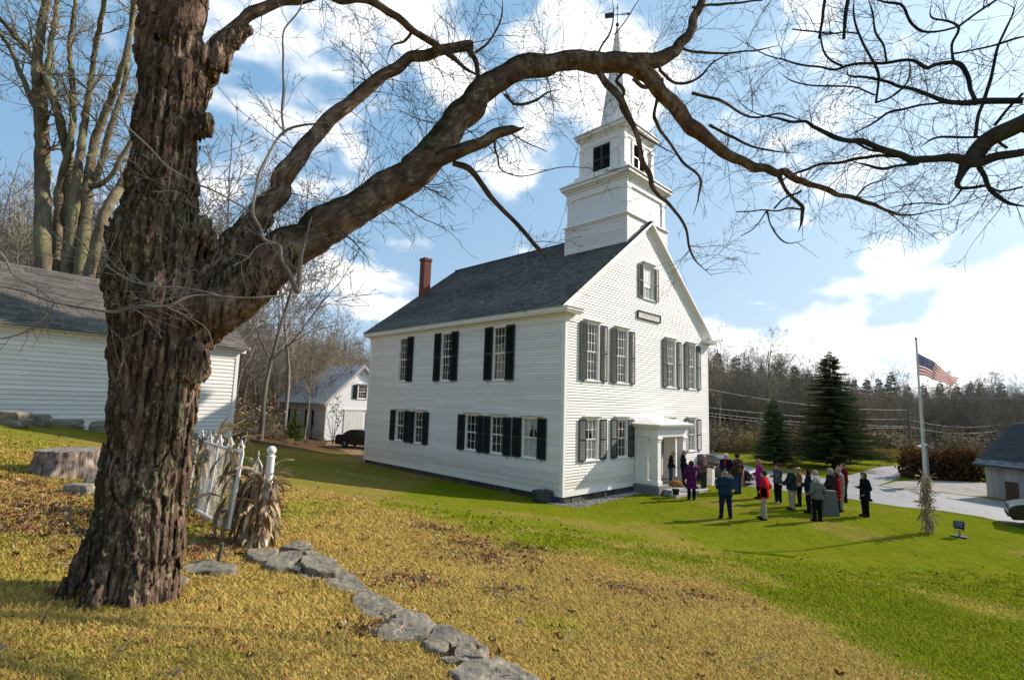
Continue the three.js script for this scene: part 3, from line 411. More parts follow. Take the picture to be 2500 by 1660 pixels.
// ---------- porch, sign ----------
{
  const x0 = 5.46, x1 = 8.5, zp = 1.38; const g = new GB(); // entablature and low hipped roof
  g.cbox(x0 + .03, 2.42, 0.02, x1 - .03, 2.78, zp - .03, .01); g.cbox(x0 - .02, 2.78, 0.02, x1 + .02, 2.86, zp + .02, .02); g.cbox(x0 - .16, 2.86, 0.02, x1 + .16, 2.95, zp + .16, .02); g.cbox(x0 - .24, 2.95, 0.02, x1 + .24, 3.03, zp + .24, .025);
  const a = V(x0 - .26, 3.03, .02), b = V(x0 - .26, 3.03, zp + .26), c = V(x1 + .26, 3.03, zp + .26), d = V(x1 + .26, 3.03, .02), e = V(x0 + .75, 3.34, .02), f = V(x1 - .75, 3.34, .02), e2 = V(x0 + .75, 3.34, .35), f2 = V(x1 - .75, 3.34, .35); g.quad(a, b, e2, e); g.quad(b, c, f2, e2); g.quad(c, d, f, f2); g.quad(e, e2, f2, f); const pr = cPart('porch', g, MAT.white);
  const col = (x, z) => { const p = new GB(); p.cbox(x - .17, .3, z - .17, x + .17, 2.3, z + .17, .012); p.cbox(x - .21, .13, z - .21, x + .21, .32, z + .21, .015); p.cbox(x - .2, 2.2, z - .2, x + .2, 2.31, z + .2, .015); p.cbox(x - .24, 2.31, z - .24, x + .24, 2.42, z + .24, .015); mesh('pillar', p.geo(), MAT.white, pr); };
  col(x0 + .24, zp - .24); col(x1 - .24, zp - .24);
  for (const x of [x0 + .1, x1 - .16]) { const p = new GB(); p.cbox(x, .3, .05, x + .06, 2.42, zp - .62, .008); p.cbox(x - .03, .13, .02, x + .09, .34, zp - .46, .008); p.cbox(x - .03, .32, .05, x + .09, 2.42, .24, .01); mesh('side_panel', p.geo(), MAT.white, pr); }
  const dr = new GB(); dr.cbox(DOOR.x - .65, .16, -.1, DOOR.x + .65, 2.33, -.05, .01); for (const s of [-1, 1]) { dr.cbox(DOOR.x + s * .33 - .25, .3, -.06, DOOR.x + s * .33 + .25, 1.05, -.035, .015); dr.cbox(DOOR.x + s * .33 - .25, 1.2, -.06, DOOR.x + s * .33 + .25, 2.2, -.035, .015); dr.cbox(DOOR.x + s * .74 - .09, .14, .02, DOOR.x + s * .74 + .09, 2.42, .08, .01); } const door = cPart('door', dr, MAT.white); const kn = new THREE.SphereGeometry(.035, 12, 8); const hd = mesh('handle', kn, mat({ color: C(.4, .28, .1), metalness: 1, roughness: .35 }), door); hd.position.set(DOOR.x + .06, 1.1, -.01);
  // granite plinth and step
  const gr = new GB(); gr.col = [.17, .165, .16]; gr.cbox(x0 - .06, -.6, .02, x1 + .06, .13, zp + .06, .02); const pl = cPart('granite_base', gr, MAT.stone); const s1 = new GB(); s1.col = [.30, .29, .27]; s1.cbox(x0 + .35, -.6, zp + .07, x1 + .3, -.02, zp + .5, .02); mesh('step', s1.geo(), MAT.stone, pl); const s2 = new GB(); s2.col = [.34, .32, .29]; s2.cbox(x0 + .1, -.6, zp + .51, x1 + .5, -.16, zp + .86, .02); mesh('step', s2.geo(), MAT.stone, pl);
  // name board: weathered lettering that can no longer be read
  const cv = document.createElement('canvas'); cv.width = 512; cv.height = 96; const cx = cv.getContext('2d'); cx.fillStyle = '#d8cfc4'; cx.fillRect(0, 0, 512, 96); cx.fillStyle = 'rgba(110,90,92,0.55)'; const r = rngOf(6); for (let i = 0; i < 11; i++) { const x = 95 + i * 29; if (i === 5) continue; cx.fillRect(x, 28 + r() * 4, 6, 40); if (i % 3) cx.fillRect(x + 12, 28, 6, 40); cx.fillRect(x, 28 + (i % 2) * 17, 18, 7); if (i % 4 === 1) cx.fillRect(x, 61, 18, 7); } for (let i = 0; i < 240; i++) { cx.fillStyle = `rgba(${150 + 60 * r() | 0},${140 + 50 * r() | 0},${132 + 40 * r() | 0},0.35)`; cx.fillRect(r() * 512, r() * 96, 4 + r() * 40, 2 + r() * 6); }
  const ct = new THREE.CanvasTexture(cv); ct.colorSpace = THREE.SRGBColorSpace; const sb = new GB(); sb.col = [.02, .02, .022]; sb.cbox(-1.16, -.2, -.02, 1.16, -.165, .06, .004); sb.cbox(-1.16, .165, -.02, 1.16, .2, .06, .004); sb.cbox(-1.16, -.165, -.02, -1.12, .165, .06, .004); sb.cbox(1.12, -.165, -.02, 1.16, .165, .06, .004); const sign = cPart('sign_board', sb, MAT.any); sign.position.set(6.93, 8.61, .05); const face = mesh('sign_face', new THREE.PlaneGeometry(2.24, .33), mat({ map: ct, roughness: .8 }), sign); face.position.z = .02; const bk = new GB(); bk.col = [.6, .57, .53]; bk.box(-1.12, -.165, -.015, 1.12, .165, .01); mesh('sign_back', bk.geo(), MAT.any, sign); tag(sign, 'framed weathered name board under the gable window', null);
  const out = new GB(); out.cbox(1.55, .62, .02, 1.67, .8, .05, .008); tag(cPart('outlet_box', out, MAT.white2), null, null);
}
// ---------- implicit surfaces ----------
function surfaceNets(f, lo, hi, cell, bump = 0.05) {
  const nx = Math.ceil((hi.x - lo.x) / cell) + 2, ny = Math.ceil((hi.y - lo.y) / cell) + 2, nz = Math.ceil((hi.z - lo.z) / cell) + 2;
  const D = new Float32Array(nx * ny * nz), B = 8, diag = B * cell * 0.5 * 1.75 * 1.15 + bump; const I = (i, j, k) => (k * ny + j) * nx + i;
  for (let K = 0; K < nz; K += B) for (let J = 0; J < ny; J += B) for (let L = 0; L < nx; L += B) {
    const d0 = f(lo.x + (L + B / 2 - .5) * cell, lo.y + (J + B / 2 - .5) * cell, lo.z + (K + B / 2 - .5) * cell, true), full = Math.abs(d0) < diag;
    for (let k = K; k < Math.min(K + B, nz); k++) for (let j = J; j < Math.min(J + B, ny); j++) for (let i = L; i < Math.min(L + B, nx); i++) D[I(i, j, k)] = full ? f(lo.x + i * cell, lo.y + j * cell, lo.z + k * cell, false) : d0;
  }
  const vid = new Int32Array(nx * ny * nz).fill(-1), pos = []; const E = [[0, 1], [2, 3], [4, 5], [6, 7], [0, 2], [1, 3], [4, 6], [5, 7], [0, 4], [1, 5], [2, 6], [3, 7]]; const v = new Float32Array(8);
  for (let k = 0; k < nz - 1; k++) for (let j = 0; j < ny - 1; j++) for (let i = 0; i < nx - 1; i++) {
    let m = 0; for (let c = 0; c < 8; c++) { v[c] = D[I(i + (c & 1), j + ((c >> 1) & 1), k + (c >> 2))]; if (v[c] < 0) m |= 1 << c; } if (m === 0 || m === 255) continue;
    let x = 0, y = 0, z = 0, n = 0; for (const [a, b] of E) { if ((v[a] < 0) === (v[b] < 0)) continue; const t = v[a] / (v[a] - v[b]); x += (a & 1) + t * ((b & 1) - (a & 1)); y += ((a >> 1) & 1) + t * (((b >> 1) & 1) - ((a >> 1) & 1)); z += (a >> 2) + t * ((b >> 2) - (a >> 2)); n++; }
    vid[I(i, j, k)] = pos.length / 3; pos.push(lo.x + (i + x / n) * cell, lo.y + (j + y / n) * cell, lo.z + (k + z / n) * cell);
  }
  const idx = []; const q = (a, b, c, d, fl) => { if (a < 0 || b < 0 || c < 0 || d < 0) return; fl ? idx.push(a, b, c, a, c, d) : idx.push(a, c, b, a, d, c); };
  for (let k = 1; k < nz - 1; k++) for (let j = 1; j < ny - 1; j++) for (let i = 1; i < nx - 1; i++) {
    const a = D[I(i, j, k)] < 0;
    if (a !== D[I(i + 1, j, k)] < 0) q(vid[I(i, j - 1, k - 1)], vid[I(i, j, k - 1)], vid[I(i, j, k)], vid[I(i, j - 1, k)], a);
    if (a !== D[I(i, j + 1, k)] < 0) q(vid[I(i - 1, j, k - 1)], vid[I(i - 1, j, k)], vid[I(i, j, k)], vid[I(i, j, k - 1)], a);
    if (a !== D[I(i, j, k + 1)] < 0) q(vid[I(i - 1, j - 1, k)], vid[I(i, j - 1, k)], vid[I(i, j, k)], vid[I(i - 1, j, k)], a);
  }
  const g = new THREE.BufferGeometry(); g.setAttribute('position', new THREE.Float32BufferAttribute(pos, 3)); g.setIndex(idx); return g;
}
const smin = (a, b, k) => { const h = Math.max(k - Math.abs(a - b), 0) / k; return Math.min(a, b) - h * h * k * 0.25; };
function capsuleField(bones, k) { // bones: [A, B, ra, rb]
  const L = bones.map(([a, b, ra, rb]) => { const d = b.clone().sub(a); return [a.x, a.y, a.z, d.x, d.y, d.z, 1 / Math.max(1e-9, d.lengthSq()), ra, rb]; });
  return (x, y, z) => { let r = 1e3; for (const q of L) { const px = x - q[0], py = y - q[1], pz = z - q[2]; let t = (px * q[3] + py * q[4] + pz * q[5]) * q[6]; t = t < 0 ? 0 : t > 1 ? 1 : t; const ex = px - q[3] * t, ey = py - q[4] * t, ez = pz - q[5] * t; const d = Math.sqrt(ex * ex + ey * ey + ez * ez) - (q[7] + (q[8] - q[7]) * t); r = smin(r, d, k); } return r; };
}
// ---------- bark ----------
const barkB = tex(512, 512, (u, v) => { const a = 0.5 + 0.7 * tfbm(u, v, 46, 3, 5, 10) + 0.25 * tfbm(u, v, 90, 2, 2, 60); return [a, a, a]; });
const barkC = tex(512, 512, (u, v) => { const a = 0.85 + 0.4 * tfbm(u, v, 40, 4, 6, 12); return [a, a, a]; });
const barkM = matte({ vertexColors: true, color: C(1, 1, 1), roughness: 0.95, bumpMap: barkB, bumpScale: 0.016, map: barkC });
const twigM = matte({ vertexColors: true });
// old maple bark: brown-grey plates, lichen, moss; trunk side away from sun painted dark as shade
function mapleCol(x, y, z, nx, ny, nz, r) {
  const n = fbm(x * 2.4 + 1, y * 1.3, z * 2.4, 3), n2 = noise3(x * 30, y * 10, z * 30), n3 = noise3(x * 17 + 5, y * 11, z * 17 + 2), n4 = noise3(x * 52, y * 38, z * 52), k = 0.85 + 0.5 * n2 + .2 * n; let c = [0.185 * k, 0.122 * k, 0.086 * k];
  const rd = sstep(.05, .45, noise3(x * 9 + 4, y * 2.5, z * 9) + .3 * n2) * .7; c = c.map((q, i) => lerp(q, [.34, .235, .175][i] * k, rd)); const mossOrShade = r === 1 ? sstep(-.1, .35, ny * .3 - .8 * nx + .25 * nz + n * .8 + .35 * n4 + .25 * n2 + .02) : sstep(0.0, 0.4, ny * 0.75 - 0.35 * nx + n * 0.7 + 0.3 * n4 + .25 * n2 - 0.02); c = c.map((q, i) => lerp(q, [0.036, 0.032, 0.018][i] * (1 + .5 * n2), mossOrShade * 0.92));
  const li = sstep(0.2, 0.42, n3 * .6 + .7 * n4 + .6 * n - .16) * 0.85; return c.map((q, i) => lerp(q, [0.30, 0.30, 0.16][i] * (mossOrShade > .5 ? .6 : 1.1), li * (0.6 + 0.4 * n4)));
}
function bareCol(k, g) { return (x, y, z, nx, ny, nz, r) => { const n = noise3(x * 4, y * 1.5, z * 4), m = sstep(0.1, 0.6, n + g); const q = k * (0.8 + 0.42 * n + .2 * noise3(x * 13, y * 6, z * 13)); return [lerp(q * 1.08, q * 0.85, m), lerp(q * 0.95, q * 0.92, m), lerp(q * 0.82, q * 0.6, m)]; }; }
const perp = (d, r) => { const a = V(r() - .5, r() - .5, r() - .5); a.addScaledVector(d, -a.dot(d)); return a.normalize(); };
// a twig with opposite side twigs
function twig(g, p, d, len, r, lev, rng, o = {}) {
  const n = Math.max(3, Math.round(len / (o.seg || 0.09))), st = len / n, pts = [p.clone()], rad = [r]; const dir = d.clone().normalize(), ax = perp(dir, rng); let q = p.clone(); const kids = [];
  const grav = o.grav ?? 0.02, min = o.min || 0.0022;
  for (let i = 1; i <= n; i++) { dir.addScaledVector(perp(dir, rng), (o.wig ?? 0.22) * (0.3 + rng())); dir.y += grav * (i / n < (o.droop ?? 0) ? -1.5 : 1); dir.normalize(); q = q.clone().addScaledVector(dir, st); pts.push(q); rad.push(Math.max(min * .8, r * (1 - 0.8 * i / n)));
    if (lev > 0 && i >= (o.first ?? 1) && i < n && rng() < (o.dens ?? 0.6)) kids.push([q.clone(), dir.clone(), i / n]); }
  g.tube(pts, rad, r > 0.02 ? 6 : r > 0.008 ? 4 : 3, { cap: false, col: o.col, vscale: 0.5 });
  let sd = rng() < .5 ? 1 : -1; for (const [kp, kd, t] of kids) { const s2 = V().crossVectors(kd, ax).normalize(); sd = -sd; const both = rng() < 0.35 ? [1, -1] : [sd]; for (const s of both) { const nd = kd.clone().multiplyScalar(0.75).addScaledVector(s2, s * (0.55 + 0.4 * rng())).addScaledVector(ax, (rng() - .5) * 0.5); twig(g, kp, nd, len * (1 - 0.55 * t) * (0.35 + 0.4 * rng()), Math.max(min, r * (1 - 0.8 * t) * 0.62), lev - 1, rng, o); } }
  return pts;
}
const smoothPath = (pts, step) => { const c = new THREE.CatmullRomCurve3(pts.map(p => p.p), false, 'centripetal'), L = c.getLength(), n = Math.max(3, Math.round(L / step)); const P = [], R = []; for (let i = 0; i <= n; i++) { const t = i / n, q = c.getPoint(t), s = t * (pts.length - 1), k = Math.min(pts.length - 2, Math.floor(s)), r = lerp(pts[k].r, pts[k + 1].r, s - k), j = Math.min(.045, r * .9 + .006), l = t * L; q.add(V(noise3(l * 4, q.y * .3, k * .01 + 3), noise3(l * 4.3, 9, pts[0].p.x), noise3(l * 3.7, 21, pts[0].p.y)).multiplyScalar(j)); P.push(q); R.push(r * (1 + .1 * noise3(l * 6, 5, pts[0].p.z))); } return [P, R]; };
const offc = p => { const d = p.clone().sub(EYE); return Math.abs(d.z) / d.length(); };
// a limb given as points of the photograph with a distance each: [x, y, distance, width]
let limbShift = 0; const limbD = l => l.map(([x, y, z, w]) => { z += limbShift * (z > 4.6 ? Math.max(.3, 1 - (z - 4.6) * .3) : 1); const p = atD(x, y, z); return { p, r: Math.max(0.002, w / 2 * DD / FPX * z * (0.3 + 0.7 * offc(p))) }; });
// ---------- the old maple ----------
{
  const r = rngOf(101); const base = gnd(322, 1462), d0 = -base.z; const dz = d0 - 4.1;
  const maple = thing('maple_tree', 'big old maple with rough mossy bark and a long limb arching over the lawn', 'tree', base); const put = (n, g, m) => { const q = mesh(n, g.geo ? g.geo() : g, m, maple); q.position.copy(base).negate(); return q; };
  limbShift = 0; const tk = limbD([[300, 1480, d0, 182], [302, 1390, d0, 178], [316, 1250, d0, 178], [334, 1100, d0, 176], [352, 950, d0, 182], [366, 820, d0, 196], [368, 700, d0, 216], [365, 560, d0, 205], [372, 430, d0, 152], [385, 300, d0, 150], [400, 190, d0, 160], [412, 110, d0, 120], [428, 0, d0, 108], [446, -140, d0, 100]]);
  limbShift = dz; const main = limbD([[430, 790, d0, 105], [500, 715, 4.15, 112], [575, 655, 4.25, 110], [650, 585, 4.4, 104], [760, 520, 4.65, 92], [870, 455, 4.9, 84], [975, 378, 5.2, 80], [1050, 290, 5.5, 76], [1110, 212, 5.75, 70], [1190, 165, 6.0, 60], [1280, 148, 6.25, 52], [1370, 135, 6.5, 50]]);
  const mid = limbD([[410, 735, d0, 90], [480, 655, 4.2, 80], [545, 570, 4.35, 66], [600, 500, 4.5, 58], [640, 440, 4.6, 52], [690, 365, 4.75, 46], [765, 275, 5.0, 38], [860, 190, 5.3, 34], [940, 140, 5.55, 31], [1010, 118, 5.75, 30], [1085, 108, 6.0, 27]]);
  const lead2 = limbD([[390, 240, d0, 70], [335, 130, 4.0, 50], [338, 60, 3.95, 44], [345, -40, 3.9, 40], [350, -200, 3.9, 34]]); const stub = limbD([[430, 230, d0, 90], [490, 140, 4.2, 70], [535, 90, 4.25, 42], [575, 68, 4.3, 26]]);
  const bones = []; const bl = (l, a, b) => { for (let i = a; i < b; i++) bones.push([l[i].p, l[i + 1].p, l[i].r, l[i + 1].r]); }; bl(tk, 0, tk.length - 1); bl(main, 0, 3); bl(mid, 0, 3); bl(lead2, 0, 3); bl(stub, 0, 3);
  for (const [x, y, w] of [[268, 545, 60], [262, 655, 56], [462, 545, 56], [470, 300, 40], [440, 850, 80]]) { const a = limbD([[x, y, d0 - dz - .02, w]])[0]; bones.push([a.p, a.p.clone().add(V(0, .12, 0)), a.r, a.r * .8]); }
  for (let i = 0; i < 9; i++) { const a = i / 9 * 6.28 + .3, L = rr(.32, .5, r) * (Math.cos(a) < 0 ? 1.25 : 0.8); const t = base.clone().add(V(Math.cos(a) * L, 0, Math.sin(a) * L)); t.y = ground(t.x, t.z) - 0.06; bones.push([base.clone().add(V(Math.cos(a) * .17, .55 + .2 * r(), Math.sin(a) * .17)), t, .11, .05]); }
  const cf = capsuleField(bones, 0.10);
  const field = (x, y, z, coarse) => { const d = cf(x, y, z); if (coarse || Math.abs(d) > 0.08) return d; const w = 0.10 * noise3(x * 4, y * 1.5, z * 4), a = noise3((x + w) * 19, y * 2.0 + w * 6, (z + w) * 19), b = noise3((x - w) * 40, y * 6.5, (z + w) * 40), c = noise3(x * 4, y * 2.2, z * 4), e = noise3(x * 70, y * 26, z * 70), f = noise3(x * 24, y * 13, z * 24); return d + 0.060 * Math.pow(1 - Math.min(1, Math.abs(a) * 2.7), 1.8) + 0.026 * Math.pow(1 - Math.min(1, Math.abs(b) * 2.4), 2) - 0.014 * c - 0.007 * e - 0.014 * (f > .12 ? 1 : f < -.05 ? 0 : (f + .05) / .17) - .012; };
  const g = surfaceNets(field, V(base.x - 1.15, base.y - .12, base.z - .85), V(base.x + 1.45, atD(400, -60, d0).y, base.z + .8), 0.0112); g.computeVertexNormals();
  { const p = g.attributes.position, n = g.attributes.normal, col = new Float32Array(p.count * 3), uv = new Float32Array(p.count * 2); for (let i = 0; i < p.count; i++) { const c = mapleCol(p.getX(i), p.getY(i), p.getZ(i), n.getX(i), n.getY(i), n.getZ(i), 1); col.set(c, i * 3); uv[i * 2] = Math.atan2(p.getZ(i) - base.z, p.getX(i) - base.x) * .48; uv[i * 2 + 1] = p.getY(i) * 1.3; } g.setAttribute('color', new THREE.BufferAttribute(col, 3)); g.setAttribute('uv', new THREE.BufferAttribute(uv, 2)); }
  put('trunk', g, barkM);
  const wob = s => (p, a, len) => 1 + 0.10 * (1 - 2.2 * Math.abs(noise3(Math.cos(a) * 3.2 + s, len * 2.4, Math.sin(a) * 3.2))) + 0.06 * noise3(Math.cos(a) * 7 + s, len * 8, Math.sin(a) * 7) + 0.08 * noise3(Math.cos(a) * 1.3, len * 1.7 + s, Math.sin(a) * 1.3);
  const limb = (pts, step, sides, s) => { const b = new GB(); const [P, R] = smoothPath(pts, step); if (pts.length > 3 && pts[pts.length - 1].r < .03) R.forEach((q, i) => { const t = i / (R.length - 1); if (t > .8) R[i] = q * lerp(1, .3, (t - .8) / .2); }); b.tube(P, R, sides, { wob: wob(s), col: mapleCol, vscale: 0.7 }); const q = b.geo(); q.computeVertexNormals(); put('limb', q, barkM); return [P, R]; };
  const tw = new GB(), Q = { col: bareCol(0.09, 0.1), wig: 0.24, grav: 0.012, dens: 0.46, seg: 0.10, min: .0027 };
  const spawn = (P, R, n, len, rad, f0 = 0, lev = 2, bias = V(0, 0, 0)) => { for (let i = 0; i < n; i++) { const t = lerp(f0, 1, r()), k = Math.min(P.length - 2, Math.floor(t * (P.length - 1))); const T = P[k + 1].clone().sub(P[k]).normalize(); const o = perp(T, r); twig(tw, P[k].clone().addScaledVector(o, R[k] * .8), o.clone().addScaledVector(T, .7 * r()).add(bias), len * rr(.5, 1.3, r), rad * rr(.6, 1.2, r), lev, r, Q); } };
  let [P, R] = limb(main.slice(1), 0.035, 36, 1); spawn(P, R, 60, .75, .006, .12); spawn(P, R, 26, 1.1, .008, .3, 3);
  [P, R] = limb(mid.slice(1), 0.04, 26, 2); spawn(P, R, 34, .8, .006, .15); spawn(P, R, 12, 1.1, .008, .5, 3);
  [P, R] = limb(lead2.slice(1), .05, 20, 3); spawn(P, R, 8, .8, .007, .3); [P, R] = limb(tk.slice(11), .06, 30, 4);
  limb(stub.slice(1), .03, 24, 5);
  // the fork of the long limb
  [P, R] = limb(limbD([[1340, 140, 6.4, 52], [1420, 150, 6.6, 50], [1490, 140, 6.7, 44], [1545, 118, 6.8, 38], [1585, 85, 6.9, 28], [1605, 40, 7.0, 25], [1625, -30, 7.1, 22], [1640, -140, 7.2, 18]]), .05, 20, 6); spawn(P, R, 26, .9, .006, .1);
  [P, R] = limb(limbD([[1370, 138, 6.5, 52], [1445, 152, 6.65, 50], [1505, 185, 6.75, 44], [1560, 245, 6.9, 40], [1625, 315, 7.05, 36], [1695, 365, 7.2, 29], [1770, 388, 7.35, 22], [1820, 402, 7.4, 19], [1870, 425, 7.5, 15], [1925, 445, 7.6, 13], [2000, 465, 7.7, 10], [2070, 495, 7.8, 8], [2140, 490, 7.9, 6], [2230, 470, 8, 4]]), .05, 20, 7); spawn(P, R, 40, .8, .006, .1); spawn(P, R, 16, 1.2, .008, .3, 3);
  // broken stub branch and drooping branches
  [P, R] = limb(limbD([[985, 372, 5.2, 38], [1060, 345, 5.15, 32], [1130, 322, 5.1, 28], [1180, 305, 5.1, 22], [1212, 292, 5.1, 12]]), .04, 18, 8); spawn(P, R, 9, .6, .005, .5);
  [P, R] = limb(limbD([[1045, 372, 5.3, 16], [1085, 385, 5.3, 15], [1105, 420, 5.35, 13], [1135, 460, 5.4, 12], [1185, 510, 5.5, 11], [1230, 555, 5.55, 11], [1252, 590, 5.6, 12], [1256, 603, 5.6, 9]]), .04, 10, 9); spawn(P, R, 10, .7, .005, .1);
  [P, R] = limb(limbD([[1375, 145, 6.5, 20], [1405, 195, 6.5, 20], [1440, 250, 6.55, 18], [1468, 310, 6.6, 15], [1485, 365, 6.6, 14], [1500, 412, 6.6, 13], [1528, 452, 6.65, 10], [1558, 487, 6.7, 8], [1585, 525, 6.7, 7], [1595, 580, 6.75, 6], [1620, 615, 6.8, 4], [1645, 635, 6.8, 3]]), .05, 12, 10); spawn(P, R, 22, .7, .005, .25);
  const sm = (l, n, len, rad = .005, lev = 2) => { const [A, B] = limb(limbD(l), .05, 9, r() * 50); if (n) spawn(A, B, n, len, rad, .15, lev); };
  sm([[1440, 165, 6.5, 9], [1425, 185, 6.5, 9], [1440, 215, 6.5, 8], [1432, 245, 6.5, 8], [1460, 290, 6.55, 5], [1520, 335, 6.6, 4], [1580, 365, 6.7, 3]], 8, .5);
  sm([[1465, 180, 6.6, 14], [1490, 198, 6.6, 12], [1530, 190, 6.7, 11]], 0, 1);
  sm([[1520, 225, 6.8, 10], [1512, 265, 6.8, 9], [1520, 300, 6.8, 9], [1550, 335, 6.85, 8], [1575, 370, 6.9, 7], [1610, 402, 6.95, 6], [1615, 450, 7, 5], [1600, 495, 7, 3]], 10, .55);
  sm([[1525, 130, 6.7, 10], [1528, 165, 6.75, 9], [1555, 195, 6.8, 8], [1610, 180, 6.9, 7], [1650, 140, 7, 5], [1690, 120, 7, 4]], 8, .6);
  sm([[1600, 20, 7, 8], [1680, 8, 7.1, 7], [1760, 0, 7.2, 5]], 4, .5);
  sm([[1600, 215, 7, 9], [1660, 232, 7.1, 7], [1730, 270, 7.2, 6], [1800, 262, 7.3, 5], [1880, 285, 7.4, 4]], 8, .6); sm([[1570, 110, 6.9, 8], [1630, 125, 7, 7], [1720, 118, 7.1, 5], [1800, 105, 7.2, 4]], 8, .6);
  sm([[1640, 290, 7.1, 9], [1690, 315, 7.2, 7], [1740, 340, 7.3, 6], [1840, 352, 7.4, 4]], 8, .6); sm([[1800, 398, 7.4, 12], [1815, 440, 7.4, 9], [1850, 475, 7.4, 9], [1852, 505, 7.4, 8], [1842, 535, 7.4, 4]], 4, .4); sm([[1850, 480, 7.4, 6], [1780, 485, 7.3, 4], [1700, 488, 7.2, 3]], 6, .4);
  sm([[1380, 130, 6.5, 8], [1390, 105, 6.5, 6], [1408, 80, 6.5, 5], [1415, 40, 6.5, 4], [1412, -10, 6.5, 3]], 4, .4); sm([[1420, 80, 6.5, 4], [1450, 40, 6.5, 3], [1475, 0, 6.5, 2]], 2, .3);
  // branch that rises out of the frame and comes back down to the middle limb
  [P, R] = limb(limbD([[470, 145, 4.2, 40], [510, 95, 4.25, 36], [560, 48, 4.35, 34], [610, 18, 4.45, 31], [680, 2, 4.6, 28], [740, -12, 4.7, 25], [790, -8, 4.8, 23], [850, 4, 4.95, 22], [910, 38, 5.15, 20], [965, 78, 5.35, 19], [1030, 122, 5.55, 17], [1075, 155, 5.7, 15], [1120, 190, 5.8, 12]]), .05, 16, 11); spawn(P, R, 24, .7, .005, .1);
  sm([[1085, 108, 6, 20], [1098, 130, 5.9, 14], [1102, 175, 5.8, 12], [1110, 225, 5.75, 12]], 4, .5); sm([[1098, 118, 5.9, 8], [1130, 92, 5.9, 6], [1155, 50, 5.9, 5], [1160, -5, 5.9, 4]], 6, .5); sm([[955, 62, 5.3, 9], [945, 80, 5.3, 8], [930, 95, 5.3, 6], [905, 105, 5.3, 4], [890, 150, 5.3, 3]], 4, .5);
  sm([[1165, 215, 5.9, 8], [1190, 235, 5.9, 8], [1235, 232, 5.95, 7], [1262, 215, 6, 5], [1295, 205, 6, 3]], 6, .5); sm([[1140, 320, 5.1, 7], [1146, 355, 5.1, 5], [1155, 390, 5.1, 4], [1200, 405, 5.1, 3], [1300, 385, 5.2, 2.5], [1420, 395, 5.3, 2]], 8, .5);
  sm([[1170, 300, 5.1, 4], [1220, 330, 5.1, 3], [1260, 350, 5.1, 2]], 3, .3);
  // young stems and thin branches near the trunk
  const light = bareCol(0.25, -0.3); const tb = new GB(); const st = (l, n, len = .45, lev = 2) => { const [A, B] = smoothPath(limbD(l.map(([a, b, c, w]) => [a, b, c, w * .74])), .035); tb.tube(A, B, 7, { col: light, vscale: .4, wob: (p, a, L) => 1 + .12 * noise3(L * 9, a, 1) }); const keep = Q.col; Q.col = light; for (let i = 0; i < n; i++) { const k = 2 + Math.floor(r() * (A.length - 4)), T = A[k + 1].clone().sub(A[k]).normalize(), o = perp(T, r); twig(tb, A[k], o.addScaledVector(T, .8), len * rr(.5, 1.3, r), .0034, lev, r, Q); } Q.col = keep; };
  st([[690, 668, 3.9, 20], [668, 640, 3.85, 17], [645, 600, 3.8, 14], [640, 570, 3.8, 14], [610, 555, 3.75, 13], [602, 525, 3.75, 12], [585, 490, 3.75, 12], [592, 440, 3.75, 11], [596, 395, 3.75, 11], [622, 345, 3.8, 10], [655, 310, 3.85, 10], [700, 292, 3.9, 9], [770, 282, 4.0, 5]], 12, .5);
  st([[655, 310, 3.85, 9], [650, 260, 3.85, 8], [652, 200, 3.9, 8], [654, 130, 3.9, 8], [655, 68, 3.95, 7], [690, 25, 4, 6], [695, -20, 4, 5]], 9, .5);
  st([[585, 490, 3.75, 8], [540, 468, 3.7, 7], [490, 440, 3.65, 7], [440, 415, 3.6, 7], [375, 375, 3.55, 7], [320, 318, 3.5, 6], [230, 230, 3.5, 5], [120, 135, 3.5, 4], [40, 70, 3.5, 3], [-30, 20, 3.5, 3]], 16, .5);
  st([[-40, 652, 3.2, 8], [40, 672, 3.2, 9], [110, 690, 3.2, 10], [200, 708, 3.25, 11], [262, 716, 3.3, 11], [310, 712, 3.3, 11], [380, 706, 3.35, 10], [420, 690, 3.4, 9], [470, 680, 3.5, 9], [560, 684, 3.7, 8], [640, 680, 3.9, 6]], 16, .4);
  st([[540, 690, 3.8, 7], [440, 668, 3.55, 7], [360, 660, 3.5, 6], [300, 645, 3.5, 6], [240, 610, 3.5, 5], [150, 560, 3.5, 4], [80, 500, 3.5, 3]], 14, .45);
  st([[-30, 560, 3.3, 12], [0, 590, 3.3, 10], [28, 632, 3.3, 8], [80, 660, 3.3, 5], [120, 690, 3.3, 3]], 6, .4); st([[130, 695, 3.3, 5], [110, 720, 3.25, 5], [85, 745, 3.2, 6], [40, 770, 3.2, 6], [-30, 785, 3.2, 6]], 5, .3, 1);
  st([[690, 668, 4.0, 22], [692, 600, 4.0, 14], [700, 560, 4.05, 9], [720, 500, 4.1, 5]], 4, .4); st([[380, 706, 3.35, 5], [440, 735, 3.4, 5], [475, 760, 3.4, 4], [490, 800, 3.4, 3]], 4, .25, 1);
  for (const [x, y] of [[450, 480], [440, 640], [330, 600]]) { const a = atD(x, y, 3.85 + dz); for (let i = 0; i < 2; i++) { const k = Q.col; Q.col = light; twig(tb, a, V(rr(-1, 1, r), rr(-.2, 1, r), .5), rr(.35, .8, r), .004, 2, r, Q); Q.col = k; } }
  put('young_stems', tb, twigM).userData.label = 'pale thin stems and twigs sprouting round the old trunk';
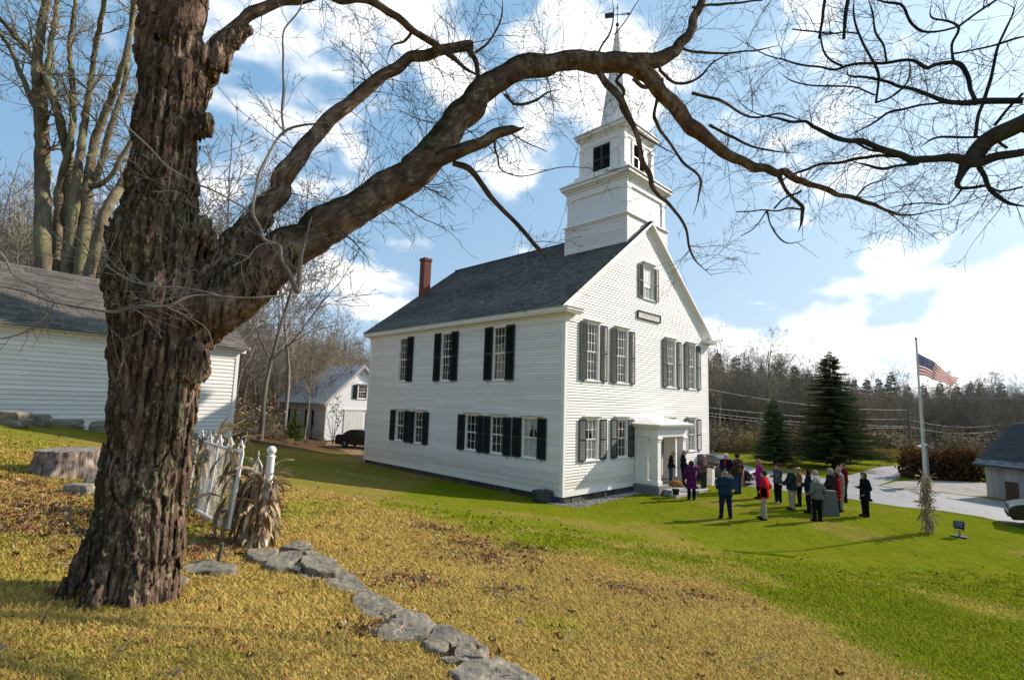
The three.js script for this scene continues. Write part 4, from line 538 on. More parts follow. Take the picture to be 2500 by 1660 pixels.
  // the crown above the frame
  for (let i = 0; i < 9; i++) { const a = i / 9 * 6.28, p = tk[13].p.clone(); const b = new GB(); const pts = twig(b, p, V(Math.cos(a) * .7, 1, Math.sin(a) * .7), 3.2, .07, 0, r, { col: mapleCol, wig: .15, seg: .2 }); put('limb', b, barkM); for (let k = 3; k < pts.length - 1; k += 2) twig(tw, pts[k], V(Math.cos(a + r()), .3, Math.sin(a - r())), 1.4, .02, 3, r, { ...Q, seg: .13 }); }
  tag(put('twigs', tw, twigM), null, null, null, 'stuff');
}
limbShift = 0;
// ---------- boughs of the tree beyond the right edge ----------
{
  const r = rngOf(202); const base = V(10.6, 0, -4.3); base.y = ground(base.x, base.z); const t = thing('maple_tree', 'dark bare boughs reaching in from the right edge of the picture', 'tree', base); const put = (n, g, m) => { const q = mesh(n, g.geo(), m, t); q.position.copy(base).negate(); return q; };
  const dk = bareCol(0.085, 0.1), Q = { col: dk, wig: .26, grav: .0, dens: .44, seg: .115, min: .003 }, tw = new GB();
  const tr = new GB(); tr.tube([base.clone().add(V(0, -.2, 0)), base.clone().add(V(.02, 2, .05)), base.clone().add(V(-.1, 5, 0)), base.clone().add(V(.2, 9, -.2)), base.clone().add(V(.1, 13, .2))], [.55, .42, .38, .28, .1], 24, { col: mapleCol, vscale: .8 }); put('trunk', tr, barkM);
  const L = (l, n = 6, len = .8, lev = 2) => { const b = new GB(); const [P, R] = smoothPath(limbD(l), .06); R.forEach((q, i) => { const t = i / (R.length - 1); if (t > .8 && l.length > 3) R[i] = q * lerp(1, .3, (t - .8) / .2); }); b.tube(P, R, 12, { col: dk, vscale: .6, wob: (p, a, s) => 1 + .12 * noise3(Math.cos(a) * 2, s * 5, Math.sin(a) * 2) + .14 * noise3(3, s * 2.5, a) }); put('limb', b, barkM); for (let i = 0; i < n * .8; i++) { const k = 1 + Math.floor(r() * (P.length - 3)), T = P[k + 1].clone().sub(P[k]).normalize(), o = perp(T, r); twig(tw, P[k], o.addScaledVector(T, .6), len * rr(.5, 1.4, r), .006, lev, r, Q); } };
  const Z = (x, y, z, w) => [(1900 + x * .4335) / DD, y * .4335 / DD, z, w];
  { const b = new GB(); const e = limbD([Z(1384, 690, 6.2, 56)])[0]; b.tube([base.clone().add(V(0, 3.6, 0)), base.clone().lerp(e.p, .5).setY((base.y + 3.6 + e.p.y) / 2 + .4), e.p], [.3, .22, e.r], 16, { col: mapleCol, vscale: .7 }); put('limb', b, barkM); }
  L([Z(1440, 660, 6.1, 56), Z(1300, 740, 6.3, 54), Z(1180, 800, 6.5, 50), Z(1105, 865, 6.6, 46), Z(1070, 915, 6.65, 34), Z(1040, 975, 6.7, 20), Z(1012, 1040, 6.7, 15), Z(1040, 1062, 6.7, 10), Z(1100, 1058, 6.65, 8), Z(1180, 1045, 6.6, 7)], 6);
  L([Z(1400, 850, 6.3, 26), Z(1230, 895, 6.5, 28), Z(1090, 910, 6.6, 30), Z(1000, 890, 6.7, 24), Z(870, 900, 6.85, 22), Z(790, 900, 6.95, 24), Z(680, 870, 7.1, 20), Z(580, 835, 7.2, 18), Z(500, 800, 7.3, 17), Z(410, 790, 7.4, 14), Z(300, 765, 7.5, 13), Z(200, 715, 7.6, 11), Z(150, 690, 7.65, 9), Z(60, 680, 7.7, 8), Z(-40, 665, 7.8, 6), Z(-160, 620, 7.9, 5), Z(-260, 540, 8, 4)], 34, .9, 3);
  L([Z(1400, 560, 6.3, 22), Z(1150, 572, 6.6, 20), Z(1020, 575, 6.8, 14), Z(930, 565, 6.9, 13), Z(810, 520, 7, 12), Z(700, 480, 7.1, 11), Z(620, 455, 7.2, 9), Z(500, 435, 7.3, 8), Z(400, 420, 7.4, 7), Z(390, 375, 7.4, 7)], 18);
  L([Z(1130, 570, 6.6, 14), Z(1100, 500, 6.7, 13), Z(1060, 405, 6.8, 13), Z(1000, 350, 6.9, 13), Z(900, 360, 7, 11), Z(845, 378, 7, 11), Z(765, 340, 7.1, 11), Z(600, 350, 7.2, 9), Z(450, 355, 7.3, 9), Z(350, 380, 7.4, 8), Z(230, 385, 7.5, 7), Z(100, 365, 7.6, 6), Z(0, 330, 7.7, 5), Z(-150, 260, 7.8, 4), Z(-260, 200, 7.9, 3)], 28, .9, 3);
  L([Z(1000, 350, 6.9, 9), Z(990, 250, 6.9, 9), Z(1020, 160, 6.8, 8), Z(950, 120, 6.9, 6), Z(860, 95, 7, 5), Z(870, 0, 7, 4)], 8); L([Z(1020, 150, 6.8, 9), Z(1120, 80, 6.7, 8), Z(1230, 0, 6.6, 7), Z(1320, -60, 6.5, 7)], 8);
  L([Z(1120, 760, 6.6, 12), Z(1150, 600, 6.6, 10), Z(1190, 480, 6.6, 10), Z(1230, 320, 6.55, 9), Z(1290, 150, 6.5, 8), Z(1360, 0, 6.4, 7)], 10); L([Z(1230, 700, 6.5, 10), Z(1300, 620, 6.4, 9), Z(1384, 520, 6.3, 8)], 3);
  L([Z(1010, 150, 6.8, 8), Z(900, 180, 6.9, 7), Z(810, 170, 7, 8), Z(750, 130, 7, 8), Z(700, 30, 7, 8), Z(620, 15, 7.1, 8), Z(520, -20, 7.2, 7)], 8);
  L([Z(560, 570, 7.2, 8), Z(575, 420, 7.2, 8), Z(520, 320, 7.2, 7), Z(470, 220, 7.2, 7), Z(430, 60, 7.2, 6), Z(430, -30, 7.2, 5)], 8); L([Z(560, 570, 7.2, 7), Z(640, 550, 7.1, 6), Z(730, 460, 7, 5), Z(750, 360, 7, 5)], 3); L([Z(555, 530, 7.2, 6), Z(410, 485, 7.3, 5), Z(250, 485, 7.4, 5), Z(100, 460, 7.5, 4), Z(0, 400, 7.6, 3)], 10);
  L([Z(620, 340, 7.2, 7), Z(600, 250, 7.2, 7), Z(550, 180, 7.2, 6), Z(530, 60, 7.2, 5), Z(500, -20, 7.2, 4)], 7); L([Z(380, 210, 7.2, 11), Z(385, 120, 7.2, 12), Z(400, -30, 7.2, 11)], 3); L([Z(240, 210, 7.3, 9), Z(255, 120, 7.3, 9), Z(270, -30, 7.3, 9)], 6); L([Z(245, 200, 7.4, 6), Z(265, 300, 7.4, 6), Z(370, 375, 7.4, 6)], 4); L([Z(460, 185, 7.2, 6), Z(300, 185, 7.3, 5), Z(80, 160, 7.5, 4)], 10); L([Z(990, 300, 6.9, 6), Z(1160, 270, 6.7, 6), Z(1300, 230, 6.6, 7), Z(1420, 200, 6.5, 7)], 6);
  L([Z(940, 570, 6.9, 8), Z(760, 600, 7, 7), Z(640, 630, 7.1, 7), Z(540, 690, 7.2, 6), Z(390, 770, 7.4, 5)], 10);
  L([Z(690, 870, 7.1, 11), Z(560, 880, 7.2, 10), Z(460, 885, 7.3, 9), Z(370, 915, 7.4, 8), Z(240, 920, 7.5, 8), Z(160, 955, 7.6, 7), Z(60, 990, 7.7, 6), Z(-30, 1050, 7.7, 5)], 14); L([Z(800, 910, 6.9, 11), Z(690, 935, 7, 9), Z(600, 945, 7.1, 9), Z(520, 935, 7.2, 7), Z(420, 910, 7.3, 5)], 8);
  L([Z(600, 840, 7.1, 10), Z(540, 850, 7.2, 8), Z(430, 790, 7.3, 6)], 3); L([Z(1140, 930, 6.6, 16), Z(1165, 990, 6.6, 14), Z(1190, 1060, 6.6, 12), Z(1250, 1110, 6.5, 11), Z(1310, 1150, 6.4, 10), Z(1420, 1165, 6.3, 9)], 8); L([Z(1020, 1050, 6.7, 8), Z(1100, 1055, 6.6, 7), Z(1165, 1045, 6.6, 6)], 3); L([Z(1040, 1060, 6.7, 6), Z(960, 1150, 6.8, 4), Z(860, 1140, 6.9, 4), Z(760, 1150, 7, 4), Z(620, 1170, 7.1, 4)], 10);
  L([Z(1300, 830, 6.4, 9), Z(1200, 780, 6.5, 8), Z(1020, 770, 6.7, 7), Z(880, 780, 6.8, 6), Z(800, 830, 6.9, 5)], 10); L([Z(1384, 1050, 6.3, 6), Z(1250, 1080, 6.5, 6), Z(1190, 1050, 6.6, 5)], 6);
  L([Z(440, 1110, 7.4, 6), Z(490, 1060, 7.3, 5), Z(570, 1020, 7.3, 4), Z(620, 1000, 7.3, 3)], 4); L([Z(-20, 1170, 7.6, 5), Z(40, 1120, 7.6, 5), Z(130, 1070, 7.6, 5)], 2); L([Z(-60, 1180, 7.6, 5), Z(-40, 1270, 7.6, 4), Z(10, 1340, 7.6, 4), Z(60, 1375, 7.6, 3), Z(160, 1345, 7.6, 2)], 3, .3); L([Z(-60, 1180, 7.6, 4), Z(-110, 1260, 7.6, 3), Z(-210, 1330, 7.6, 2)], 3, .3);
  tag(put('twigs', tw, twigM), null, null, null, 'stuff');
}
// ---------- bare trees ----------
function bareTree(seed, h, r0, { spread = .5, lev = 3, min = .008, n = 15, fork = .3, col = bareCol(.13, 0), lean = 0 } = {}) {
  const r = rngOf(seed), tr = new GB(), cr = new GB(); const pts = [], rad = []; let d = V(lean, 1, 0).normalize(), p = V(0, -.3, 0); const N = 14; const side = [];
  for (let i = 0; i <= N; i++) { pts.push(p.clone()); rad.push(Math.max(min, r0 * (1 - .88 * Math.pow(i / N, .8)) * (i === 0 ? 1.35 : 1))); d.addScaledVector(perp(d, r), .09).add(V(0, .04, 0)).normalize(); p = p.clone().addScaledVector(d, h / N); if (i / N > fork) side.push([i, i / N]); }
  tr.tube(pts, rad, 8, { col, vscale: .6 });
  for (let k = 0; k < n; k++) { const [i, t] = side[Math.floor(r() * side.length)], a = r() * 6.283, up = lerp(.5, 1.3, t); twig(cr, pts[i], V(Math.cos(a) * spread * 1.6, up, Math.sin(a) * spread * 1.6), h * (1.05 - t) * rr(.35, .6, r) + h * .1, rad[i] * rr(.35, .6, r), lev, r, { col, wig: .16, grav: .05, dens: .75, seg: h * .045, min }); }
  return [tr.geo(), cr.geo()];
}
const bareKinds = [0, 1, 2, 3, 4, 5].map(i => bareTree(300 + i, 12, .105, { spread: [.35, .5, .4, .6, .3, .45][i], lev: 3, n: 13 + i % 3 * 3, fork: [.3, .25, .4, .2, .35, .3][i], min: .013, col: bareCol([.27, .23, .31, .25, .29, .22][i], -.25) }));
const treeThing = (kind, label, p, s, turn, group, cat = 'tree', nm = 'bare_tree') => { const t = thing(nm, label, cat, p, turn, group); t.scale.set(s, s, s); mesh('trunk', kind[0], barkM, t); mesh('crown', kind[1], twigM, t); return t; };
// the many-stemmed maple behind the shed
{
  const r = rngOf(404); const base = atD(165, 700, 25); base.y = ground(base.x, base.z); const t = thing('maple_tree', 'many-stemmed tall bare maple behind the grey shingled shed roof', 'tree', base); const put = (n, g, m) => { const q = mesh(n, g.geo(), m, t); q.position.copy(base).negate(); return q; }; const bc = bareCol(.24, .05), col = (...a) => { const c = bc(...a); return [c[0] * 1.1, c[1], c[2] * .74]; }, tw = new GB(), Q = { col, wig: .2, grav: .03, dens: .6, seg: .3, min: .011 };
  for (const l of [[[100, 720, 44], [98, 560, 42], [96, 400, 40], [94, 270, 38], [84, 170, 30], [92, 80, 26], [108, -20, 22], [120, -200, 14]], [[150, 700, 38], [160, 500, 34], [152, 350, 26], [112, 195, 22], [62, 115, 18], [0, 45, 14], [-60, -20, 9]], [[178, 700, 36], [200, 440, 30], [216, 330, 24], [250, 240, 20], [288, 130, 16], [312, 0, 13], [330, -120, 9]], [[150, 650, 34], [170, 460, 28], [186, 330, 22], [202, 230, 18], [216, 130, 16], [240, 0, 14], [262, -140, 9]], [[190, 700, 32], [238, 500, 28], [292, 400, 22], [340, 300, 16], [400, 180, 12]], [[128, 700, 30], [138, 430, 24], [164, 310, 18], [166, 200, 16], [160, 100, 14], [174, 0, 12], [180, -150, 8]], [[215, 430, 20], [262, 270, 16], [285, 200, 14], [300, 60, 12], [310, -60, 9]], [[96, 280, 24], [58, 200, 16], [20, 110, 12], [-30, 40, 9]], [[205, 430, 18], [240, 420, 14], [330, 280, 10], [420, 200, 7]], [[94, 240, 18], [112, 120, 16], [130, 0, 13], [140, -120, 9]]]) {
    const b = new GB(); const [P, R] = smoothPath(limbD(l.map(([x, y, w]) => [x, y, 25 + (x % 7 - 3) * .25, w])), .3); P[0].y = Math.min(P[0].y, ground(P[0].x, P[0].z) - .2) * (l[0][1] > 600 ? 1 : 0) + P[0].y * (l[0][1] > 600 ? 0 : 1); b.tube(P, R, 12, { col, vscale: .8, wob: (p, a, s) => 1 + .08 * noise3(Math.cos(a) * 2, s, Math.sin(a) * 2) }); put('stem', b, barkM);
    for (let i = 0; i < 11; i++) { const k = Math.floor(lerp(.3, .98, r()) * (P.length - 2)), T = P[k + 1].clone().sub(P[k]).normalize(), o = perp(T, r); twig(tw, P[k], o.addScaledVector(T, .6), rr(1.4, 3.6, r), R[k] * .3, 3, r, Q); } }
  put('crown', tw, twigM);
}
{
  const r = rngOf(505); const ord = ['first', 'second', 'third', 'fourth', 'fifth', 'sixth', 'seventh', 'eighth', 'ninth', 'tenth']; const row = (list, g, text) => { list.sort((a, b) => a[0] - b[0]).forEach(([u, d, top, k], i) => mk(u, 1000, d, top, k, ord[i] + text, g)); }; const mk = (u, v, depth, top, kind, label, group) => { const b = at(u, v, depth); b.y = ground(b.x, b.z); const tp = at(u, top, depth).y - b.y; return treeThing(bareKinds[kind], label, b, tp / 12.6, r() * 6.28, group); };
  // slender trees behind the small white carriage house
  mk(698, 980, 62, 690, 0, 'slender bare tree behind the carriage house roof, leftmost of the three tall ones'); mk(727, 980, 66, 650, 2, 'tall slender bare tree rising behind the middle of the carriage house roof'); mk(790, 980, 64, 700, 4, 'slender bare tree behind the carriage house ridge near the gable peak');
  mk(1868, 1110, 58, 790, 1, 'tall bare tree standing above the woods behind the small spruce'); mk(1960, 1100, 62, 830, 3, 'tall bare tree with wide crown just left of the big spruce');
  row([[590, 48, 700, 1], [640, 55, 720, 5], [670, 52, 760, 3], [850, 75, 760, 2], [880, 80, 780, 0], [560, 40, 640, 4]], 'bare trees round the carriage house', ' bare tree from the left in the wood edge round the carriage house');
  row([[1745, 62, 850, 0], [1790, 66, 840, 5], [1830, 60, 870, 2], [1920, 70, 860, 1], [2010, 72, 880, 4]], 'bare trees between church and spruce', ' slender bare tree to the right of the church, counting towards the big spruce');
  row([[2360, 60, 920, 0], [2400, 58, 900, 2], [2450, 50, 880, 3], [2480, 62, 910, 1], [2320, 64, 940, 5]], 'bare trees right of the flag', ' bare tree to the right of the flag at the wood edge above the garage');
  row([[480, 33, 180, 5], [560, 30, 250, 3], [640, 36, 330, 1], [420, 40, 260, 0], [700, 46, 420, 2]], 'bare trees seen past the maple', ' many-twigged bare tree seen to the right of the old maple trunk');
  row([[30, 38, 380, 2], [-60, 34, 300, 3], [90, 44, 420, 1]], 'bare trees at the far left', ' bare tree on the slope above the shed roof at the far left');
}
// ---------- woods, brush ----------
{
  const merged = bareKinds.map(k => mergeGeometries(k.map(g => g))); const r = rngOf(606); const lists = merged.map(() => []); const dummy = new THREE.Object3D();
  const add = (x, z, s) => { const k = Math.floor(r() * merged.length); dummy.position.set(x, ground(x, z) - .2, z); dummy.rotation.set(0, r() * 6.28, 0); dummy.scale.set(s * rr(.85, 1.1, r), s, s * rr(.85, 1.1, r)); dummy.updateMatrix(); lists[k].push(dummy.matrix.clone()); };
  for (let i = 0; i < 520; i++) { const u = rr(-150, 905, r), d = 46 + 95 * Math.pow(r(), .8); const p = at(u, 950, d); if (p.x > -8) continue; add(p.x, p.z, rr(.65, 1.05, r)); }
  for (let i = 0; i < 180; i++) { const u = rr(-500, 520, r), d = rr(30, 46, r); const p = at(u, 950, d); add(p.x, p.z, rr(.6, 1.15, r)); }
  for (let i = 0; i < 760; i++) { const u = rr(1650, 2650, r), d = 56 + 110 * Math.pow(r(), .9); const p = at(u, 950, d); add(p.x, p.z, rr(.62, .98, r) * lerp(1.3, .82, clamp((u - 1650) / 500))); }
  merged.forEach((g, k) => { const m = new THREE.InstancedMesh(g, twigM, lists[k].length); lists[k].forEach((M, i) => { m.setMatrixAt(i, M); const q = rr(.75, 1.5, r); m.setColorAt(i, C(q * rr(.95, 1.1, r), q * .98, q * rr(.80, .92, r))); }); m.name = numbered('woods'); m.castShadow = m.receiveShadow = true; m.userData.kind = 'stuff'; m.userData.label = 'bare brown November woods behind the church and road'; m.userData.category = 'woods'; scene.add(m); });
  // brush: twiggy shrubs
  const sh = [0, 1, 2].map(i => { const g = new GB(), q = rngOf(700 + i); for (let k = 0; k < 26; k++) { const a = q() * 6.28, l = rr(.5, 1.1, q); twig(g, V(rr(-.3, .3, q), 0, rr(-.3, .3, q)), V(Math.cos(a) * .7, 1, Math.sin(a) * .7), l, .012, 2, q, { col: () => [1, 1, 1], seg: .16, min: .007, dens: .7 }); } for (let k = 0; k < 150; k++) { const a = q() * 6.28, h = rr(.15, 1, q), R = rr(.1, .75, q), s = rr(.03, .08, q); const o = V(Math.cos(a) * R, h, Math.sin(a) * R), e = perp(V(0, 1, 0), q).multiplyScalar(s), f = V(rr(-1, 1, q), rr(-1, 1, q), rr(-1, 1, q)).normalize().multiplyScalar(s); g.quad(o.clone().sub(e), o.clone().sub(f), o.clone().add(e), o.clone().add(f)); } return g.geo(); });
  const SL = sh.map(() => []); const bush = (x, z, s, c) => { const k = Math.floor(r() * 3); dummy.position.set(x, ground(x, z) - .05, z); dummy.rotation.set(0, r() * 6.28, 0); dummy.scale.set(s * rr(.9, 1.4, r), s, s * rr(.9, 1.4, r)); dummy.updateMatrix(); SL[k].push([dummy.matrix.clone(), c]); };
  const cols = [[.25, .19, .13], [.21, .165, .115], [.29, .225, .14], [.20, .17, .12], [.31, .24, .10], [.26, .165, .10]]; const cc = () => { const c = cols[Math.floor(r() * 6)], k = rr(.7, 1.2, r); return C(c[0] * k, c[1] * k, c[2] * k); };
  for (let i = 0; i < 900; i++) { const u = rr(-150, 905, r), d = rr(40, 110, r); const p = at(u, 950, d); if (p.x > -9 || (u > 660 && d < 64)) continue; bush(p.x, p.z, rr(.8, 2.2, r), cc()); }
  for (let i = 0; i < 900; i++) { const u = rr(1690, 2600, r), d = rr(50, 110, r); const p = at(u, 950, d); bush(p.x, p.z, rr(.9, 2.6, r), cc()); }
  for (let i = 0; i < 70; i++) { const p = gnd(rr(585, 700, r), rr(1020, 1075, r)); if (p.z > -25) continue; bush(p.x, p.z, rr(.4, .9, r), cc()); } for (let i = 0; i < 9; i++) { const p = gnd(rr(690, 790, r), rr(1072, 1088, r)); bush(p.x, p.z, rr(.25, .5, r), cc()); }
  for (let i = 0; i < 260; i++) { const u = rr(-400, 560, r), d = rr(26, 42, r); const p = at(u, 950, d); bush(p.x, p.z, rr(.6, 1.6, r), cc()); }
  for (let i = 0; i < 60; i++) { const p = gnd(rr(2150, 2260, r), rr(1105, 1128, r)); bush(p.x, p.z, rr(.6, 1.1, r), C(.33, .24, .06)); }
  sh.forEach((g, k) => { const m = new THREE.InstancedMesh(g, twigM, SL[k].length); SL[k].forEach(([M, c], i) => { m.setMatrixAt(i, M); m.setColorAt(i, c); }); m.name = numbered('brush'); m.castShadow = m.receiveShadow = true; m.userData.kind = 'stuff'; m.userData.label = 'brown and rust undergrowth at the foot of the woods'; m.userData.category = 'undergrowth'; scene.add(m); });
}
// ---------- conifers ----------
function spruce(seed, h, R, { levels = 34, cols = [[.055, .075, .034], [.12, .15, .065]], droop = .25, open = 1, sprayL = .42 } = {}) {
  const r = rngOf(seed), cr = new GB(), tr = new GB(); tr.tube([V(0, -.2, 0), V(0, h * .5, 0), V(0, h, 0)], [h * .022, h * .013, .015], 8, { col: () => [.07, .055, .045] });
  for (let i = 0; i < levels; i++) { const t = i / (levels - 1), y0 = h * (.05 + .94 * Math.pow(t, .95)), L = R * Math.pow(1 - t, .78) * rr(.88, 1.1, r) + .06; const n = Math.max(4, Math.round(11 * (1 - t * .55) * open));
    for (let k = 0; k < n; k++) { const a = k / n * 6.28 + r() * .9 + i * 1.3, l = L * rr(.72, 1.12, r), y = y0 + h / levels * rr(-.75, .75, r); const d = V(Math.cos(a), 0, Math.sin(a)), s = V(-d.z, 0, d.x); const P = q => V(d.x * l * q, y + l * (.16 * (1 - t) * q + (t > .8 ? .35 * q : 0) - droop * q * q + .16 * q * q * q * q), d.z * l * q);
      cr.col = [.045, .035, .028]; cr.tube([P(0), P(.5), P(1)], [.025 * (1 - t) + .006, .015 * (1 - t) + .004, .004], 4, { cap: false });
      const m = Math.max(5, Math.round(l / .11)); for (let j = 1; j <= m; j++) { const q = (j + r() * .6) / (m + .3), p = P(Math.min(1, q)), w = sprayL * (1 - .55 * q) * rr(.7, 1.2, r) * Math.min(1, l / .8 + .25); const mix = clamp(r() * .8 + q * .3 - .1), k2 = rr(.75, 1.25, r); cr.col = cols[0].map((c, z) => lerp(c, cols[1][z], mix) * k2);
        for (const sd of [-1, 1]) { const e = p.clone().addScaledVector(s, sd * w).addScaledVector(d, w * .55).add(V(0, -w * rr(.1, .45, r), 0)); const up = V(0, w * .16, 0), md = p.clone().lerp(e, .5); cr.tri(p.clone().add(up), md.clone().addScaledVector(d, -w * .2), e); cr.tri(p.clone().addScaledVector(up, -1.2), e, md.clone().addScaledVector(d, w * .28)); if (r() < .6) cr.tri(p, md.clone().add(V(0, w * .28, 0)), md.clone().addScaledVector(s, sd * w * .3)); } }
    } }
  return [tr.geo(), cr.geo()];
}
const needleM = matte({ vertexColors: true, side: THREE.DoubleSide });
const conifer = (g, label, p, s, turn, group, nm = 'spruce_tree') => { const t = thing(nm, label, 'tree', p, turn, group); t.scale.set(s, s, s); mesh('trunk', g[0], barkM, t); mesh('crown', g[1], needleM, t); return t; };
{
  const pl = (u, v, d) => { const b = at(u, v, d); b.y = ground(b.x, b.z); return b; }; const hgt = (u, top, d, b) => at(u, top, d).y - b.y;
  let b = pl(2038, 1150, 40); conifer(spruce(1, 10, 4.0, { levels: 46, sprayL: .5 }), 'big dark spruce tree, the taller of the two beyond the road', b, hgt(2045, 858, 40, b) / 10, 0);
  b = pl(1893, 1138, 41); conifer(spruce(2, 6, 2.2, { levels: 34, cols: [[.05, .085, .042], [.095, .155, .065]] }), 'small green spruce tree left of the big spruce', b, hgt(1895, 972, 41, b) / 6, 1);
  b = pl(716, 1082, 40); conifer(spruce(3, 3, .95, { levels: 16, cols: [[.09, .13, .03], [.16, .20, .05]], droop: -.1, sprayL: .3, open: .8 }), 'young yellow-green pine beside the carriage house', b, hgt(716, 992, 40, b) / 3, 1, null, 'pine_tree');
  const pk = [0, 1].map(i => spruce(20 + i, 14, 3.4, { levels: 26, open: .55, droop: .05, sprayL: .9, cols: [[.045, .06, .03], [.075, .095, .045]] })); const r = rngOf(44); const G = 'dark pines in the woods across the road';
  const ordp = ['first', 'second', 'third', 'fourth', 'fifth', 'sixth', 'seventh', 'eighth', 'ninth', 'tenth', 'eleventh', 'twelfth']; const pines = (list, text, g) => list.sort((a, b2) => a[0] - b2[0]).forEach(([u, d, top], i) => { b = pl(u, 1000, d); conifer(pk[Math.floor(r() * 2)], ordp[i] + text, b, hgt(u, top, d, b) / 14, r() * 6, g, 'pine_tree'); });
  pines([[1725, 95, 862], [1755, 100, 858], [1800, 90, 868], [1860, 110, 890], [1905, 105, 880], [1945, 100, 890], [1980, 95, 905], [1690, 100, 855], [1830, 112, 885]], ' dark pine in the woods counting right from the church towards the big spruce', 'dark pines left of the big spruce');
  pines([[2120, 100, 920], [2180, 85, 908], [2150, 105, 922], [2260, 120, 935], [2300, 125, 930], [2340, 115, 936], [2400, 120, 935], [2450, 118, 932], [2220, 125, 938], [2375, 130, 930], [2090, 110, 925]], ' dark pine above the far woods counting right from the big spruce', 'dark pines right of the big spruce');
}
// ---------- the shed on the left ----------
{
  const A = at(0, 1008, 17.6), B = at(561, 1064, 24); const u = B.clone().sub(A).setY(0).normalize(), n = V(u.z, 0, -u.x); if (n.dot(V(0, 0, 1)) < 0) n.multiplyScalar(-1);
  const P0 = A.clone().addScaledVector(u, -5).setY(0), L = A.distanceTo(B) + 5, eave = 5.91, back = 6.8, ridge = 8.6; const ang = Math.atan2(-u.z, u.x);
  // local x along the wall, z outward, y world height
  const t = thing('shed', 'long white clapboard shed with brown shingle roof behind the old maple', 'shed', P0, ang); t.userData.label = 'long white clapboard shed with worn brown shingle roof behind the old maple';
  const low = x => { const p = P0.clone().addScaledVector(u, x); return Math.max(ground(p.x, p.z) + .28, 1.7); }; const yb = x => lerp(2.76, 1.78, sstep(9, L, x));
  const w = new GB(); w.box(0, 1.2, -back, L, eave, -.03); w.quad(V(0, eave, -.03), V(0, eave, -back), V(0, ridge, -back / 2), V(0, ridge, -back / 2)); w.tri(V(L, eave, -.03), V(L, eave, -back), V(L, ridge - .02, -back / 2)); w.tri(V(0, eave, -back), V(0, eave, -.03), V(0, ridge - .02, -back / 2)); mesh('wall', w.geo(), MAT.white2, t);
  const r = rngOf(61), exp = .168; let k = 0; for (let y = 1.62; y < eave - .1; y += exp, k++) { let x0 = 0.12; for (let x = 0; x < L; x += .1) if (yb(x) < y + .02) { x0 = Math.max(.12, x); break; } if (y > 2.74) x0 = .12; let p = x0; while (p < L - .15) { let q = Math.min(L - .12, p + rr(3.2, 5.5, r)); if (L - .12 - q < .8) q = L - .12; const g = new GB(); board(g, V(0, 0, -.03), V(1, 0, 0), V(0, 0, 1), y, y + exp, p, q, r, .034); mesh('clapboard', g.geo(), MAT.white2, t); p = q; } }
  for (const [x0, x1] of [[-.02, .14], [L - .14, L + .02]]) { const g = new GB(); g.cbox(x0, yb(x0) - .1, -.16, x1, eave, .02, .008); mesh('corner_board', g.geo(), MAT.white2, t); }
  { const g = new GB(); g.cbox(-.35, eave - .16, -.02, L + .3, eave + .02, .04, .01); g.cbox(-.35, eave + .0, -.02, L + .3, eave + .06, .34, .012); for (const s of [0, 1]) { const x = s ? L + .3 : -.35; g.box(x - .02, eave, .34, x + .02, eave + .12, .3); } mesh('cornice', g.geo(), MAT.white2, t); }
  const sl = Math.hypot(back / 2 + .36, ridge - eave), ca = (back / 2 + .36) / sl, sa = (ridge - eave + .02) / sl; const RP = (d, x, h) => V(x, eave + .05 + d * sa + h * ca, .36 - d * ca + h * sa);
  const rg = new GB(); rg.col = [.05, .045, .04]; rg.quad(RP(0, -.35, 0), RP(0, L + .3, 0), RP(sl, L + .3, 0), RP(sl, -.35, 0)); rg.quad(V(L + .3, eave + .05, -back - .36), V(-.35, eave + .05, -back - .36), RP(sl, -.35, 0), RP(sl, L + .3, 0)); rg.quad(RP(0, L + .3, -.07), RP(0, L + .3, 0), RP(sl, L + .3, 0), RP(sl, L + .3, -.07)); rg.quad(RP(0, -.35, -.07), RP(0, L + .3, -.07), RP(0, L + .3, 0), RP(0, -.35, 0)); const roof = mesh('roof', rg.geo(), MAT.slate, t);
  const rest = new GB(); let made = 0; let row = 0; for (let d = 0; d < sl - .03; d += .17, row++) { let x = -.36 + (row % 2) * .2 + rr(-.05, .05, r); while (x < L + .3) { const wd = rr(.36, .5, r), x0 = Math.max(x, -.35) + .004, x1 = Math.min(x + wd, L + .3) - .004; x += wd; if (x1 - x0 < .05) continue; const nn = fbm(x * .5, d * .8, 3, 3), kk = clamp(.085 + .05 * nn + rr(-.03, .035, r), .04, .25); const g = new GB(); g.col = [kk * 1.12, kk * .97, kk * .80]; const th = rr(.014, .026, r), d1 = Math.min(d + .185, sl), d0 = d - .01 + rr(-.007, .007, r); const F = gg => { gg.quad(RP(d0, x0, th), RP(d0, x1, th), RP(d1, x1, .004), RP(d1, x0, .004)); gg.quad(RP(d0, x0, 0), RP(d0, x1, 0), RP(d0, x1, th), RP(d0, x0, th)); gg.quad(RP(d0, x1, 0), RP(d1, x1, 0), RP(d1, x1, .004), RP(d0, x1, th)); gg.quad(RP(d1, x0, 0), RP(d0, x0, 0), RP(d0, x0, th), RP(d1, x0, .004)); }; if (made < 290 && x > 4.2 && x < 10.5) { made++; F(g); mesh('shingle', g.geo(), MAT.slate, roof); } else { rest.col = g.col; F(rest); } } }
  tag(mesh('shingles', rest.geo(), MAT.slate, roof), null, null, null, 'stuff');
  // stones under the sill
  const sr = rngOf(62); let x = .1; while (x < L) { const wd = rr(.5, 1.25, sr), y1 = yb(x + wd / 2) - .02; const p = P0.clone().addScaledVector(u, x); const y0 = Math.min(y1 - .2, ground(p.x, p.z) - .2); const ge = rockGeo(wd * .48, Math.max(.2, (y1 - y0) * .5), .3, sr, 3); const m = mesh('foundation_stone', ge, MAT.stone, t); m.position.set(x + wd / 2, (y0 + y1) / 2, -.2); x += wd; }
